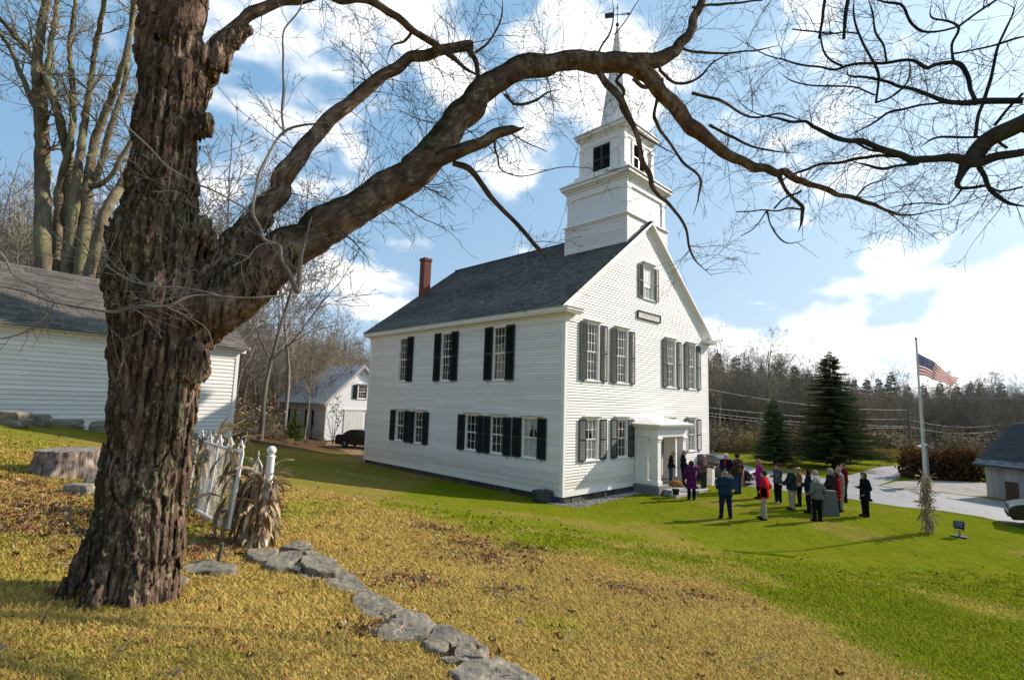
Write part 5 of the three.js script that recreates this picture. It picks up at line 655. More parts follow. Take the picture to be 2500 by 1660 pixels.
  const gb = new GB(); gb.col = [.03, .03, .03]; gb.box(.2, 1, -back + .2, L - .2, 2.9, -.4); mesh('cellar', gb.geo(), MAT.any, t);
}
function rockGeo(a, b, c, r, sub = 3, flat = 0) { // irregular stone, half sizes a, b, c
  const g = mergeVertices(new THREE.IcosahedronGeometry(1, sub * 3).deleteAttribute('normal').deleteAttribute('uv')); const s = r() * 90, p = g.attributes.position, col = new Float32Array(p.count * 3), k0 = rr(.85, 1.15, r);
  for (let i = 0; i < p.count; i++) { const v = V(p.getX(i), p.getY(i), p.getZ(i)); const m = Math.max(Math.abs(v.x), Math.abs(v.y), Math.abs(v.z)); const bx = v.clone().divideScalar(m); v.lerp(bx, .55); const n = .13 * noise3(v.x * 1.6 + s, v.y * 1.6, v.z * 1.6) + .06 * noise3(v.x * 4 + s, v.y * 4, v.z * 4) + .03 * noise3(v.x * 9 + s, v.y * 9, v.z * 9); v.multiplyScalar(1 + n); p.setXYZ(i, v.x * a, v.y * b, v.z * c); const q = (.17 + .07 * noise3(v.x * 5 + s, v.y * 5, v.z * 5) + .05 * noise3(v.x * 14, v.y * 14, v.z * 14 + s)) * k0, li = sstep(.1, .5, noise3(v.x * 3, v.y * 3 + s, v.z * 3)); col.set([lerp(q * 1.15, q * 1.5, li), lerp(q, q * 1.3, li), lerp(q * .78, q * .95, li)], i * 3); }
  g.setAttribute('color', new THREE.BufferAttribute(col, 3)); const uv = new Float32Array(p.count * 2); for (let i = 0; i < p.count; i++) { uv[i * 2] = p.getX(i) * 2 + p.getY(i); uv[i * 2 + 1] = p.getZ(i) * 2 + p.getY(i); } g.setAttribute('uv', new THREE.BufferAttribute(uv, 2)); g.computeVertexNormals(); return g;
}
// ---------- white carriage house ----------
{
  const c0 = at(789.6, 1074, 50); const yb = c0.y - .05, e = 3.8, W = 7.3, rz = 7.4, L = 11.2; const ang = 45 * Math.PI / 180; const t = thing('carriage_house', 'small white carriage house with grey metal roof and shuttered gable window', 'house', V(c0.x, yb, c0.z), ang);
  const slope = (rz - e) / (W / 2); const win = { x: 3.75, y0: 4.05, y1: 5.35, w: .95, c: 4, r: 4 };
  const g = new GB(); g.box(.02, -.4, -L, W, e, -.15); mesh('wall', g.geo(), MAT.white2, t);
  const fw = mesh('wall', sheath([[0, -.4], [W, -.4], [W, e], [W / 2, rz - .06], [0, e]], [win], .12), plainWhite, t); fw.position.z = -.12; const bw = mesh('wall', sheath([[0, -.4], [W, -.4], [W, e], [W / 2, rz - .06], [0, e]], [], .1), plainWhite, t); bw.position.z = -L - .1;
  const r = rngOf(71), sb = new GB(); clapRows(null, null, null, 0, e - .1, .16, () => [.12, L - .1], [{ x: 3.4, y0: 1.2, y1: 2.7, w: 1, t: 0, b: 0 }, { x: 7.6, y0: 1.2, y1: 2.7, w: 1, t: 0, b: 0 }], r, (ya, yb2, s, q) => board(sb, V(.02, 0, 0), V(0, 0, -1), V(-1, 0, 0), ya, yb2, s, q, r, .03)); tag(mesh('clapboards', sb.geo(), MAT.white2, t), null, null, null, 'stuff');
  windowAt(t, V(win.x, (win.y0 + win.y1) / 2, .01), 0, win); for (const s of [-1, 1]) { const m = mesh('shutter', shutterGeo(.5, 1.4, .04), MAT.shutter, t); m.position.set(win.x + s * .85, 4.7, .03); }
  for (const z of [-3.4, -7.6]) { windowAt(t, V(.0, 1.95, z), -Math.PI / 2, { x: 0, y0: 1.2, y1: 2.7, w: .9, c: 3, r: 4 }); for (const s of [-.75, .75]) { const m = mesh('shutter', shutterGeo(.45, 1.6, .04), MAT.shutter, t); m.position.set(-.05, 1.95, z + s); m.rotation.y = -Math.PI / 2; } const bk = new GB(); bk.col = [.02, .02, .02]; bk.box(.03, 1.2, z - .45, .05, 2.7, z + .45); mesh('shade_backing', bk.geo(), MAT.any, t); }  // unlit interior painted as a near-black sheet on the solid wall behind each window
  { const d = new GB(); for (let i = 0; i < 7; i++) d.cbox(1.9 + i * .3, -.1, .01, 2.19 + i * .3, 2.85, .05, .006); d.cbox(1.75, 2.85, .01, 4.4, 3.0, .09, .01); mesh('door', d.geo(), MAT.white2, t); const d2 = new GB(); d2.col = [.05, .06, .08]; d2.box(4.25, 0, .01, 4.5, 2.7, .03); mesh('door_gap', d2.geo(), MAT.any, t); const d3 = new GB(); for (let i = 0; i < 6; i++) d3.cbox(4.55 + i * .3, -.1, .02, 4.84 + i * .3, 2.85, .06, .006); mesh('door', d3.geo(), MAT.white2, t); }
  for (const [a, b, zc, zd] of [[-.02, .12, -.12, .03], [W - .12, W + .02, -.12, .03]]) { const c = new GB(); c.cbox(a, -.2, zc, b, e, zd, .008); mesh('corner_board', c.geo(), MAT.white2, t); }
  const rg = new GB(); rg.col = [.58, .57, .57]; const len = Math.hypot(W / 2 + .35, rz - e + .35 * slope); for (const s of [-1, 1]) { const P = (d, z, n) => V(W / 2 + s * (W / 2 + .35) * (1 - d), lerp(e - .35 * slope, rz, d) + n, z); const q = [P(0, .32, .03), P(1, .32, .03), P(1, -L - .35, .03), P(0, -L - .35, .03)]; const q2 = q.map(p => p.clone().add(V(0, -.09, 0))); s < 0 ? rg.quad(...q.slice().reverse()) : rg.quad(...q); s < 0 ? rg.quad(...q2) : rg.quad(...q2.slice().reverse()); rg.quad(q2[0], q2[1], q[1], q[0]); rg.quad(q2[3], q2[0], q[0], q[3]); for (let z = .2; z > -L; z -= .6) { const a = P(0, z, .03), b = P(1, z, .03); rg.tube([a, b], [.018, .018], 4); } } mesh('roof', rg.geo(), vmat({ roughness: .6 }), t);
  for (const s of [-1, 1]) { const k = new GB(); const P = (d, n) => V(W / 2 + s * (W / 2 + .35) * (1 - d), lerp(e - .35 * slope, rz, d) + n, 0); const a = P(0, -.07), b = P(1, -.07), c = P(1, -.27), d = P(0, -.27); for (const z of [.33, .27]) { const q = [a, b, c, d].map(p => p.clone().setZ(z)); k.quad(...q); k.quad(...q.reverse()); } mesh('rake_board', k.geo(), MAT.white2, t); }
}
// ---------- grey garage at the right edge ----------
{
  const c0 = gnd(2412, 1212); const dirn = V(.30, 0, .954).normalize(); const ang = Math.atan2(-dirn.z, dirn.x); const e = at(2404, 1127, -c0.z).y - c0.y, L = 9, dep = 6.5, rz = e + 2.1; const t = thing('garage', 'low grey garage with dark roof at the right edge beyond the road', 'garage', c0, ang);
  // local +z is the side seen
  const r = rngOf(81), gw = new GB(); gw.col = [.30, .295, .275]; gw.box(0, -.3, -dep, L, e, -.02); gw.tri(V(0, e, -dep), V(0, e, -.02), V(0, rz - .1, -dep / 2)); gw.tri(V(L, e, -.02), V(L, e, -dep), V(L, rz - .1, -dep / 2)); mesh('wall', gw.geo(), MAT.any, t); const bs = new GB(); for (let x = 0; x < L - .05; x += .28) { const k = rr(.24, .33, r); bs.col = [k, k * .985, k * .92]; if (x > .8 && x < 1.3) bs.cbox(x + .004, .92, -.02, x + .276, e - .02, .012, .004); else bs.cbox(x + .004, -.3, -.02, x + .276, e - .02, .012 + rr(0, .004, r), .004); } tag(mesh('boards', bs.geo(), MAT.stone, t), null, null, null, 'stuff');
  { const d = new GB(); d.col = [.05, .032, .022]; d.cbox(.84, -.1, -.015, 1.4, .9, .02, .006); d.col = [.07, .045, .03]; for (let i = 0; i < 3; i++) d.cbox(.86 + i * .18, -.08, .02, 1.02 + i * .18, .88, .032, .004); mesh('door', d.geo(), MAT.any, t); }
  const rg = new GB(); const P = (d, x, n) => V(x, lerp(e - .12, rz, d) + n, lerp(.4, -dep / 2, d)); rg.col = [.035, .045, .05]; const q = [P(0, -.35, 0), P(0, L + .3, 0), P(1, L + .3, 0), P(1, -.35, 0)]; rg.quad(...q); rg.quad(V(L + .3, e - .12, -dep - .4), V(-.35, e - .12, -dep - .4), q[3], q[2]); const q2 = q.map(p => p.clone().add(V(0, -.1, 0))); rg.quad(...q2.slice().reverse()); rg.quad(q2[0], q2[1], q[1], q[0]); rg.quad(q2[3], q2[0], q[0], q[3]); const roof = mesh('roof', rg.geo(), MAT.slate, t);
  const s = new GB(); let row = 0; for (let d = 0; d < 1; d += .035, row++) for (let x = -.35 + (row % 2) * .15; x < L + .3; x += .3) { const k = rr(.012, .03, r); s.col = d < .1 ? [k * 6, k * 6.4, k * 7] : [k, k * 1.15, k * 1.2]; s.quad(P(d, x, .02), P(d, Math.min(x + .29, L + .3), .02), P(Math.min(1, d + .036), Math.min(x + .29, L + .3), .005), P(Math.min(1, d + .036), x, .005)); s.quad(P(d, x, 0), P(d, Math.min(x + .29, L + .3), 0), P(d, Math.min(x + .29, L + .3), .02), P(d, x, .02)); } tag(mesh('shingles', s.geo(), MAT.slate, roof), null, null, null, 'stuff');
}
// ---------- cars ----------
const tyreM = mat({ color: C(.018, .018, .019), roughness: .85 }), rimM = mat({ color: C(.5, .5, .52), roughness: .3, metalness: .9 }), carGlass = new THREE.MeshPhysicalMaterial({ color: C(.03, .035, .04), roughness: .04, clearcoat: 1 });
function car(label, pos, turn, color) {
  const t = thing('parked_car', label, 'car', pos, turn); const paint = new THREE.MeshPhysicalMaterial({ color, roughness: .38, metalness: .2, clearcoat: .5, clearcoatRoughness: .1 });
  const s = new THREE.Shape(); s.moveTo(-2.2, .28); s.lineTo(-1.76, .24); s.absarc(-1.35, .3, .38, Math.PI, 0, true); s.lineTo(.97, .24); s.absarc(1.35, .3, .38, Math.PI, 0, true); s.lineTo(2.12, .26); s.quadraticCurveTo(2.26, .4, 2.22, .6); s.quadraticCurveTo(2.1, .78, 1.7, .83); s.lineTo(.95, .96); s.lineTo(-1.55, 1.0); s.lineTo(-2.1, .97); s.quadraticCurveTo(-2.28, .8, -2.24, .5); s.lineTo(-2.2, .28);
  const b = new THREE.ExtrudeGeometry(s, { depth: 1.5, bevelEnabled: true, bevelThickness: .12, bevelSize: .05, bevelSegments: 4, curveSegments: 16 }); b.translate(0, 0, -.75); mesh('body', b, paint, t);
  const gs = new THREE.Shape(); gs.moveTo(-1.72, .96); gs.quadraticCurveTo(-1.35, 1.34, -.95, 1.42); gs.quadraticCurveTo(-.2, 1.48, .25, 1.4); gs.quadraticCurveTo(.7, 1.2, 1.08, .94); const gg = new THREE.ExtrudeGeometry(gs, { depth: 1.18, bevelEnabled: true, bevelThickness: .14, bevelSize: .03, bevelSegments: 3, curveSegments: 12 }); gg.translate(0, 0, -.59); mesh('cabin', gg, paint, t);
  const sw = (pts, z) => { const g = new THREE.ShapeGeometry(new THREE.Shape(pts.map(p => new THREE.Vector2(...p)))); const m = mesh('side_window', g, carGlass, t); m.position.z = z; if (z < 0) { m.rotation.y = Math.PI; m.scale.x = -1; m.material = carGlass; } return m; };
  for (const z of [.735, -.735]) { sw([[-.35, 1.0], [.82, .99], [.28, 1.33], [-.35, 1.37]], z); sw([[-.42, 1.0], [-.42, 1.37], [-.9, 1.35], [-1.4, 1.05]], z); }
  const q = (n, a, bb, y0, y1, w0, w1) => { const g = new GB(); g.quad(V(a, y0, -w0), V(a, y0, w0), V(bb, y1, w1), V(bb, y1, -w1)); g.quad(V(a, y0, w0), V(a, y0, -w0), V(bb, y1, -w1), V(bb, y1, w1)); mesh(n, g.geo(), carGlass, t); }; q('windscreen', 1.07, .37, 1.005, 1.395, .62, .55); q('rear_window', -1.75, -1.12, 1.03, 1.415, .6, .53);
  for (const x of [-1.35, 1.35]) for (const z of [-.78, .78]) { const w = thing2('wheel', t, V(x, .32, z), z > 0 ? 0 : Math.PI); const g = new THREE.TorusGeometry(.24, .085, 12, 28); g.scale(1, 1, 1.2); mesh('tyre', g, tyreM, w); const rg = new GB(); rg.tube([V(0, 0, -.05), V(0, 0, .05)], [.19, .19], 24); for (let i = 0; i < 5; i++) { const a = i / 5 * 6.28; rg.tube([V(0, 0, .07), V(Math.cos(a) * .18, Math.sin(a) * .18, .06)], [.03, .024], 6); } mesh('rim', rg.geo(), rimM, w); }
  for (const z of [-.6, .6]) { const h = new THREE.SphereGeometry(.12, 14, 10); h.scale(.6, .55, 1.3); const m = mesh('headlight', h, mat({ color: C(.16, .16, .17), roughness: .15 }), t); m.position.set(2.17, .68, z); const l = new THREE.BoxGeometry(.06, .16, .34); const tl = mesh('tail_light', l, mat({ color: C(.25, .01, .01), roughness: .2 }), t); tl.position.set(-2.27, .82, z); const mi = new THREE.SphereGeometry(.09, 10, 8); mi.scale(.7, .7, 1.1); const mm = mesh('wing_mirror', mi, paint, t); mm.position.set(.72, 1.03, z * 1.5); }
  for (const q of [[-2.33, .34, -.7, -2.22, .52, .7, .03], [2.2, .3, -.65, 2.3, .46, .65, .03]]) { const g = new GB(); g.col = [.03, .03, .03]; g.cbox(...q); mesh('bumper', g.geo(), MAT.any, t); } return t;
}
function thing2(n, parent, pos, turn) { const g = new THREE.Group(); g.name = n; g.position.copy(pos); g.rotation.y = turn; parent.add(g); return g; }
{
  let p = gnd(880, 1093); car('black sedan parked by the carriage house, half hidden behind the church', p.clone().add(V(.3, .03, 0)), -.25, C(.012, .013, .018)).scale.setScalar(1.0);
  p = gnd(1768, 1180); p.z -= 1.2; car('dark navy car parked beyond the church behind the gathered people', p.clone().setY(p.y + .02), -.72 + Math.PI * 0, C(.012, .014, .03));
  p = gnd(2490, 1292); car('dark green car at the right edge of the picture beside the road', p.clone().add(V(2.35, .04, .35)), 2.45, C(.004, .008, .006));
}
// ---------- flagpole, flag ----------
{
  const b = gnd(2268, 1302); const dep = -b.z; const top = at(2238, 829, dep).y - b.y; const t = thing('flagpole', 'white metal flagpole rising from a corn stalk bundle on the lawn', 'flagpole', b); const g = new GB(); g.col = [.78, .78, .76]; g.tube([V(0, -.2, 0), V(0, 2, 0), V(0, top, 0)], [.05, .046, .03], 14); mesh('pole', g.geo(), MAT.iron, t); const k = new GB(); k.lathe([[0, top - .02], [.045, top], [.05, top + .03], [.02, top + .08], [0, top + .1]], 12); mesh('finial', k.geo(), mat({ color: C(.25, .25, .25), roughness: .4 }), t); const h = new GB(); h.col = [.6, .6, .58]; h.tube([V(.06, 1.2, .02), V(.07, 3.5, .03), V(.045, top - .1, 0)], [.006, .006, .006], 4); mesh('halyard', h.geo(), MAT.any, t);
  const hy0 = at(2239, 862, dep).y - b.y, hy1 = at(2243, 916, dep).y - b.y;
  const cv = document.createElement('canvas'); cv.width = 760; cv.height = 400; const c = cv.getContext('2d'); for (let i = 0; i < 13; i++) { c.fillStyle = i % 2 ? '#f4f0ea' : '#b00a1e'; c.fillRect(0, i * 400 / 13, 760, 400 / 13 + 1); } c.fillStyle = '#1d2a5c'; c.fillRect(0, 0, 304, 400 * 7 / 13); c.fillStyle = '#f4f0ea'; const star = (x, y, R) => { c.beginPath(); for (let i = 0; i < 10; i++) { const a = -Math.PI / 2 + i * Math.PI / 5, q = i % 2 ? R * .4 : R; c.lineTo(x + Math.cos(a) * q, y + Math.sin(a) * q); } c.closePath(); c.fill(); }; for (let row = 0; row < 9; row++) for (let i = 0; i < (row % 2 ? 5 : 6); i++) star(304 / 12 * (1 + 2 * i + row % 2), 400 * 7 / 13 / 10 * (row + 1), 11);
  const tx = new THREE.CanvasTexture(cv); tx.colorSpace = THREE.SRGBColorSpace; const nu = 46, nv = 22, pos = [], uv = [], idx = []; const Lx = 1.42, hh = hy0 - hy1; for (let j = 0; j <= nv; j++) for (let i = 0; i <= nu; i++) { const s = i / nu, v = j / nv; const wv = Math.sin(s * 9 - v * 1.6) * .11 * s + Math.sin(s * 17 + v * 2) * .03 * s; const droop = .86 * Math.pow(s, 1.1); const hgt = lerp(hh, hh * .40, Math.pow(s, .9)); pos.push(.045 + s * Lx * .88 + .03 * Math.sin(v * 5 + s * 6) * s, hy0 - droop - (1 - v) * hgt + .04 * Math.sin(s * 12) * s, wv * 1.4 + .1 * s + (v - .5) * .25 * s); uv.push(s, v); } for (let j = 0; j < nv; j++) for (let i = 0; i < nu; i++) { const a = j * (nu + 1) + i; idx.push(a, a + 1, a + nu + 2, a, a + nu + 2, a + nu + 1); } const fg = new THREE.BufferGeometry(); fg.setAttribute('position', new THREE.Float32BufferAttribute(pos, 3)); fg.setAttribute('uv', new THREE.Float32BufferAttribute(uv, 2)); fg.setIndex(idx); fg.computeVertexNormals(); const fl = thing('flag', 'flag with red and white stripes and a blue starred corner flying from the flagpole', 'flag', b, .12); mesh('cloth', fg, new THREE.MeshPhysicalMaterial({ map: tx, roughness: .9, side: THREE.DoubleSide, transmission: .35, thickness: 0 }), fl);
  // flood lamp on the grass
  const lp = gnd(2345, 1312); const l = thing('flood_lamp', 'small black flood lamp on the grass right of the flagpole', 'lamp', lp, -.9); const a = new GB(); a.col = [.03, .03, .03]; a.cbox(-.22, -.02, -.16, .22, .05, .16, .015); mesh('base', a.geo(), MAT.stone, l); const s2 = new GB(); s2.col = [.2, .2, .2]; s2.tube([V(0, .05, 0), V(0, .22, 0)], [.03, .03], 8); s2.tube([V(-.12, .4, 0), V(-.12, .22, 0), V(.12, .22, 0), V(.12, .4, 0)], [.012, .012, .012, .012], 6); mesh('bracket', s2.geo(), MAT.any, l); const hd = new GB(); hd.col = [.015, .015, .015]; hd.cbox(-.15, -.13, -.1, .15, .13, .08, .03, M4(V(0, .42, 0), 0, -.4)); mesh('lamp_head', hd.geo(), MAT.any, l); const gl = mesh('lens', new THREE.PlaneGeometry(.24, .2), carGlass, l); gl.position.set(0, .45, .09); gl.rotation.x = -.4;
}
// ---------- corn stalk bundles ----------
const cornM = new THREE.MeshPhysicalMaterial({ vertexColors: true, roughness: .85, transmission: .15, thickness: 0, side: THREE.DoubleSide });
const cornLeaf = [0, 1, 2, 3, 4, 5, 6, 7].map(i => { const g = new GB(), r = rngOf(900 + i), n = 10; const k = rr(.8, 1.15, r), hang = i < 6; const P = []; let p = V(0, 0, 0), a = hang ? rr(-1.2, -.2, r) : rr(1.05, 1.45, r), tw = rr(-.4, .4, r); const dA = (hang ? Math.max(.1, 1.5 + a) : rr(.8, 2.2, r)) / n; for (let j = 0; j <= n; j++) { const s = j / n, w = .062 * Math.pow(Math.sin(Math.PI * Math.min(1, s * .9 + .1)), .7) * (1 + .25 * noise3(s * 7, i, 0)); tw += rr(-.22, .25, r); const side = V(-Math.sin(a) * Math.sin(tw), Math.cos(a) * Math.sin(tw), Math.cos(tw)); P.push([p.clone().addScaledVector(side, -w), p.clone().add(V(-w * .3, w * .2, 0)), p.clone().addScaledVector(side, w)]); a -= dA * rr(.6, 1.5, r); p = p.clone().add(V(Math.cos(a) / n, Math.sin(a) / n, rr(-.02, .02, r))); } for (let j = 0; j < n; j++) { const q = k * rr(.85, 1.15, r); g.col = [.42 * q, .31 * q, .185 * q]; g.quad(P[j][0], P[j][1], P[j + 1][1], P[j + 1][0]); g.quad(P[j][1], P[j][2], P[j + 1][2], P[j + 1][1]); } return g.geo(); });
const cornMs = [[1, 1, 1], [.75, .7, .62], [1.25, 1.2, 1.1], [.55, .48, .42]].map(c => { const m = cornM.clone(); m.color = C(...c.map(q => Math.min(1, q * .8))); return m; });
function cornBundle(label, pos, H, R, nStalk, nLeaf, r, lean = V(0, 1, 0)) {
  const t = thing('corn_stalk_bundle', label, 'corn stalks', pos); for (let i = 0; i < nStalk; i++) { const a = r() * 6.28, g = new GB(), k = rr(.8, 1.2, r); g.col = [.34 * k, .26 * k, .14 * k]; const q = R * .6 * Math.sqrt(r()); const h = H * rr(.7, 1.05, r); g.tube([V(Math.cos(a) * q * 1.3, 0, Math.sin(a) * q * 1.3), V(Math.cos(a) * q * .6, h * .55, Math.sin(a) * q * .6), V(Math.cos(a) * q * 1.1 + rr(-.1, .1, r) + lean.x * h, h, Math.sin(a) * q * 1.1 + lean.z * h)], [.013, .012, .006], 6); mesh('stalk', g.geo(), MAT.any, t); }
  for (let i = 0; i < nLeaf; i++) { const a = r() * 6.28, y = H * (.06 + .92 * r()), q = R * rr(.4, .95, r) * (1 - .25 * Math.abs(y / H - .55)); const m = mesh('leaf', cornLeaf[Math.floor(r() * 8)], cornMs[Math.floor(r() * 4)], t); m.position.set(Math.cos(a) * q + lean.x * y, y, Math.sin(a) * q + lean.z * y); m.rotation.set(rr(-.3, .3, r), -a + rr(-.7, .7, r), rr(-.5, .2, r), 'YXZ'); const s = rr(.26, .5, r) * Math.min(1.2, H) * (H > 2 ? .72 : 1); m.scale.set(s, s, s); }
  const tie = new GB(); tie.col = [.3, .24, .15]; const P = []; for (let i = 0; i <= 16; i++) P.push(V(Math.cos(i / 16 * 6.28) * R * .72, H * .55 + .01 * Math.sin(i), Math.sin(i / 16 * 6.28) * R * .72)); tie.tube(P, P.map(() => .008), 5); mesh('twine', tie.geo(), MAT.any, t); return t;
}
{ const r = rngOf(77); const b = gnd(2268, 1302); cornBundle('dry corn stalks tied round the foot of the flagpole', b, 2.05, .14, 18, 240, r); }
// ---------- gate, fence post, stones ----------
{
  const r = rngOf(88); const pb = gnd(642, 1338); const dp = -pb.z; const t = thing('gate_post', 'white metal gate post with ball top wrapped in corn stalks', 'post', pb); const top = at(661, 1096, dp).y - pb.y; const g = new GB(); g.lathe([[.055, -.2], [.055, .02], [.062, .06], [.05, .1], [.05, top * .48], [.062, top * .5], [.066, top * .54], [.058, top * .57], [.062, top * .62], [.05, top * .64], [.05, top - .13], [.06, top - .11], [.06, top - .095], [.03, top - .08], [.03, top - .065]], 20); mesh('post', g.geo(), MAT.iron, t); const k = new GB(); k.lathe([...Array(13).keys()].map(i => { const a = -Math.PI / 2 + i / 12 * Math.PI; return [Math.cos(a) * .062 + .001, top - .02 + Math.sin(a) * .062]; }), 20); mesh('ball', k.geo(), MAT.iron, t);
  const A = at(558, 1290, 7.15), B = at(452.6, 1231, 8.4), A2 = at(592, 1106, 7.15), B2 = at(489, 1074, 8.4); const gt = thing('wire_gate', 'old white iron gate with woven wire and scrolled top beside the maple', 'gate', A.clone()); const U = B.clone().sub(A), Y = A2.clone().sub(A); const Q = (u, v, o = 0) => U.clone().multiplyScalar(u).addScaledVector(Y, v).add(V(0, 0, o)).add(V(0, (B2.y - B.y - (A2.y - A.y)) * u * v, 0)); const bar = (n, pts, rad, sides = 8, m = MAT.iron) => { const b = new GB(); b.tube(pts, pts.map(() => rad), sides); mesh(n, b.geo(), m, gt); };
  bar('bottom_rail', [Q(0, 0), Q(.5, 0), Q(1, 0)], .021); bar('top_rail', [Q(0, 1), Q(.5, 1), Q(1, 1)], .019); for (const u of [0, .5, 1]) bar('stile', [Q(u, 0), Q(u, .5), Q(u, 1)], u === .5 ? .014 : .02); for (let i = 1; i < 44; i++) { const u = i / 44; if (Math.abs(u - .5) < .01) continue; const hi = 1.0; bar('picket_wire', [Q(u, .01), Q(u + .004 * Math.sin(i), .5, .008), Q(u, hi * .99)], .0018, 5); } for (let i = 0; i < 22; i++) { const u = (i + .5) / 22; const P = []; for (let j = 0; j <= 8; j++) { const a = j / 8 * Math.PI; P.push(Q(u - Math.cos(a) * .035, .8 + .19 * Math.sin(a), .012)); } bar('hoop_wire', [Q(u - .035, .02, .012), ...P, Q(u + .035, .02, .012)], .0018, 5); } for (const v of [.08, .78]) bar('cross_wire', [Q(0, v, .014), Q(.5, v, .014), Q(1, v, .014)], .0026, 5);
  for (const u of [.06, .27, .5, .73, .94]) { const P = []; for (let j = 0; j <= 14; j++) { const a = j / 14 * 5.2; const rr2 = .055 * (1 - j / 20); P.push(Q(u, 1.06).add(V(Math.cos(a) * rr2, Math.sin(a) * rr2, 0))); } bar('scroll', P, .009, 6); bar('scroll', [Q(u - .07, 1.0), Q(u - .03, 1.1), Q(u, 1.16), Q(u + .03, 1.1), Q(u + .07, 1.0)], .009, 6); }
  // narrow fixed panel between gate and post
  const ft = thing('wire_fence_panel', 'narrow white curved pipe panel of woven wire next to the ball post', 'fence', pb.clone()); const F0 = at(603, 1339, dp * .985).sub(pb), F1 = at(566, 1300, dp * 1.0).sub(pb); const up = V(0, 1, 0); const bar2 = (n, pts, rad) => { const b = new GB(); b.tube(pts, pts.map(() => rad), 8); mesh(n, b.geo(), MAT.iron, ft); }; const base = V(-.2, .06, .08), wx = .26; const cpath = [V(-.26, -.08, .12), V(-.3, .1, .06), V(-.3, .45, .02), V(-.29, .9, -.02), V(-.2, 1.0, -.02), V(-.12, .98, -.01), V(-.07, .86, 0), V(-.07, .3, 0), V(-.07, .1, 0)]; bar2('pipe_frame', new THREE.CatmullRomCurve3(cpath).getPoints(40), .017); for (let i = 1; i < 8; i++) { const x = lerp(-.28, -.08, i / 8); bar2('picket_wire', [V(x, .1, .03), V(x, .6, .01), V(x, .97, -.015)], .0038); } bar2('scroll', [V(-.27, .98, -.02), V(-.24, 1.1, -.02), V(-.185, 1.2, -.02), V(-.13, 1.1, -.02), V(-.1, .98, -.02)], .012); bar2('scroll', [V(-.185, 1.0, -.02), V(-.185, 1.14, -.02), V(-.185, 1.3, -.02)], .008);
  cornBundle('thick bundle of dry corn stalks tied to the ball post over the stones', gnd(625, 1334), 1.0, .2, 20, 290, r);
  const b2 = cornBundle('dry corn stalks hanging behind the wire gate next to the maple', at(484, 1225, 8.25).setY(A.y + .02), 1.15, .2, 22, 90, r, V(.06, 0, 0)); cornBundle('few thin corn stalks leaning over the middle of the wire gate', at(560, 1285, 7.3).setY(A.y - .05), 1.35, .13, 7, 34, r, V(-.02, 0, .02));
}
const STONES = [];
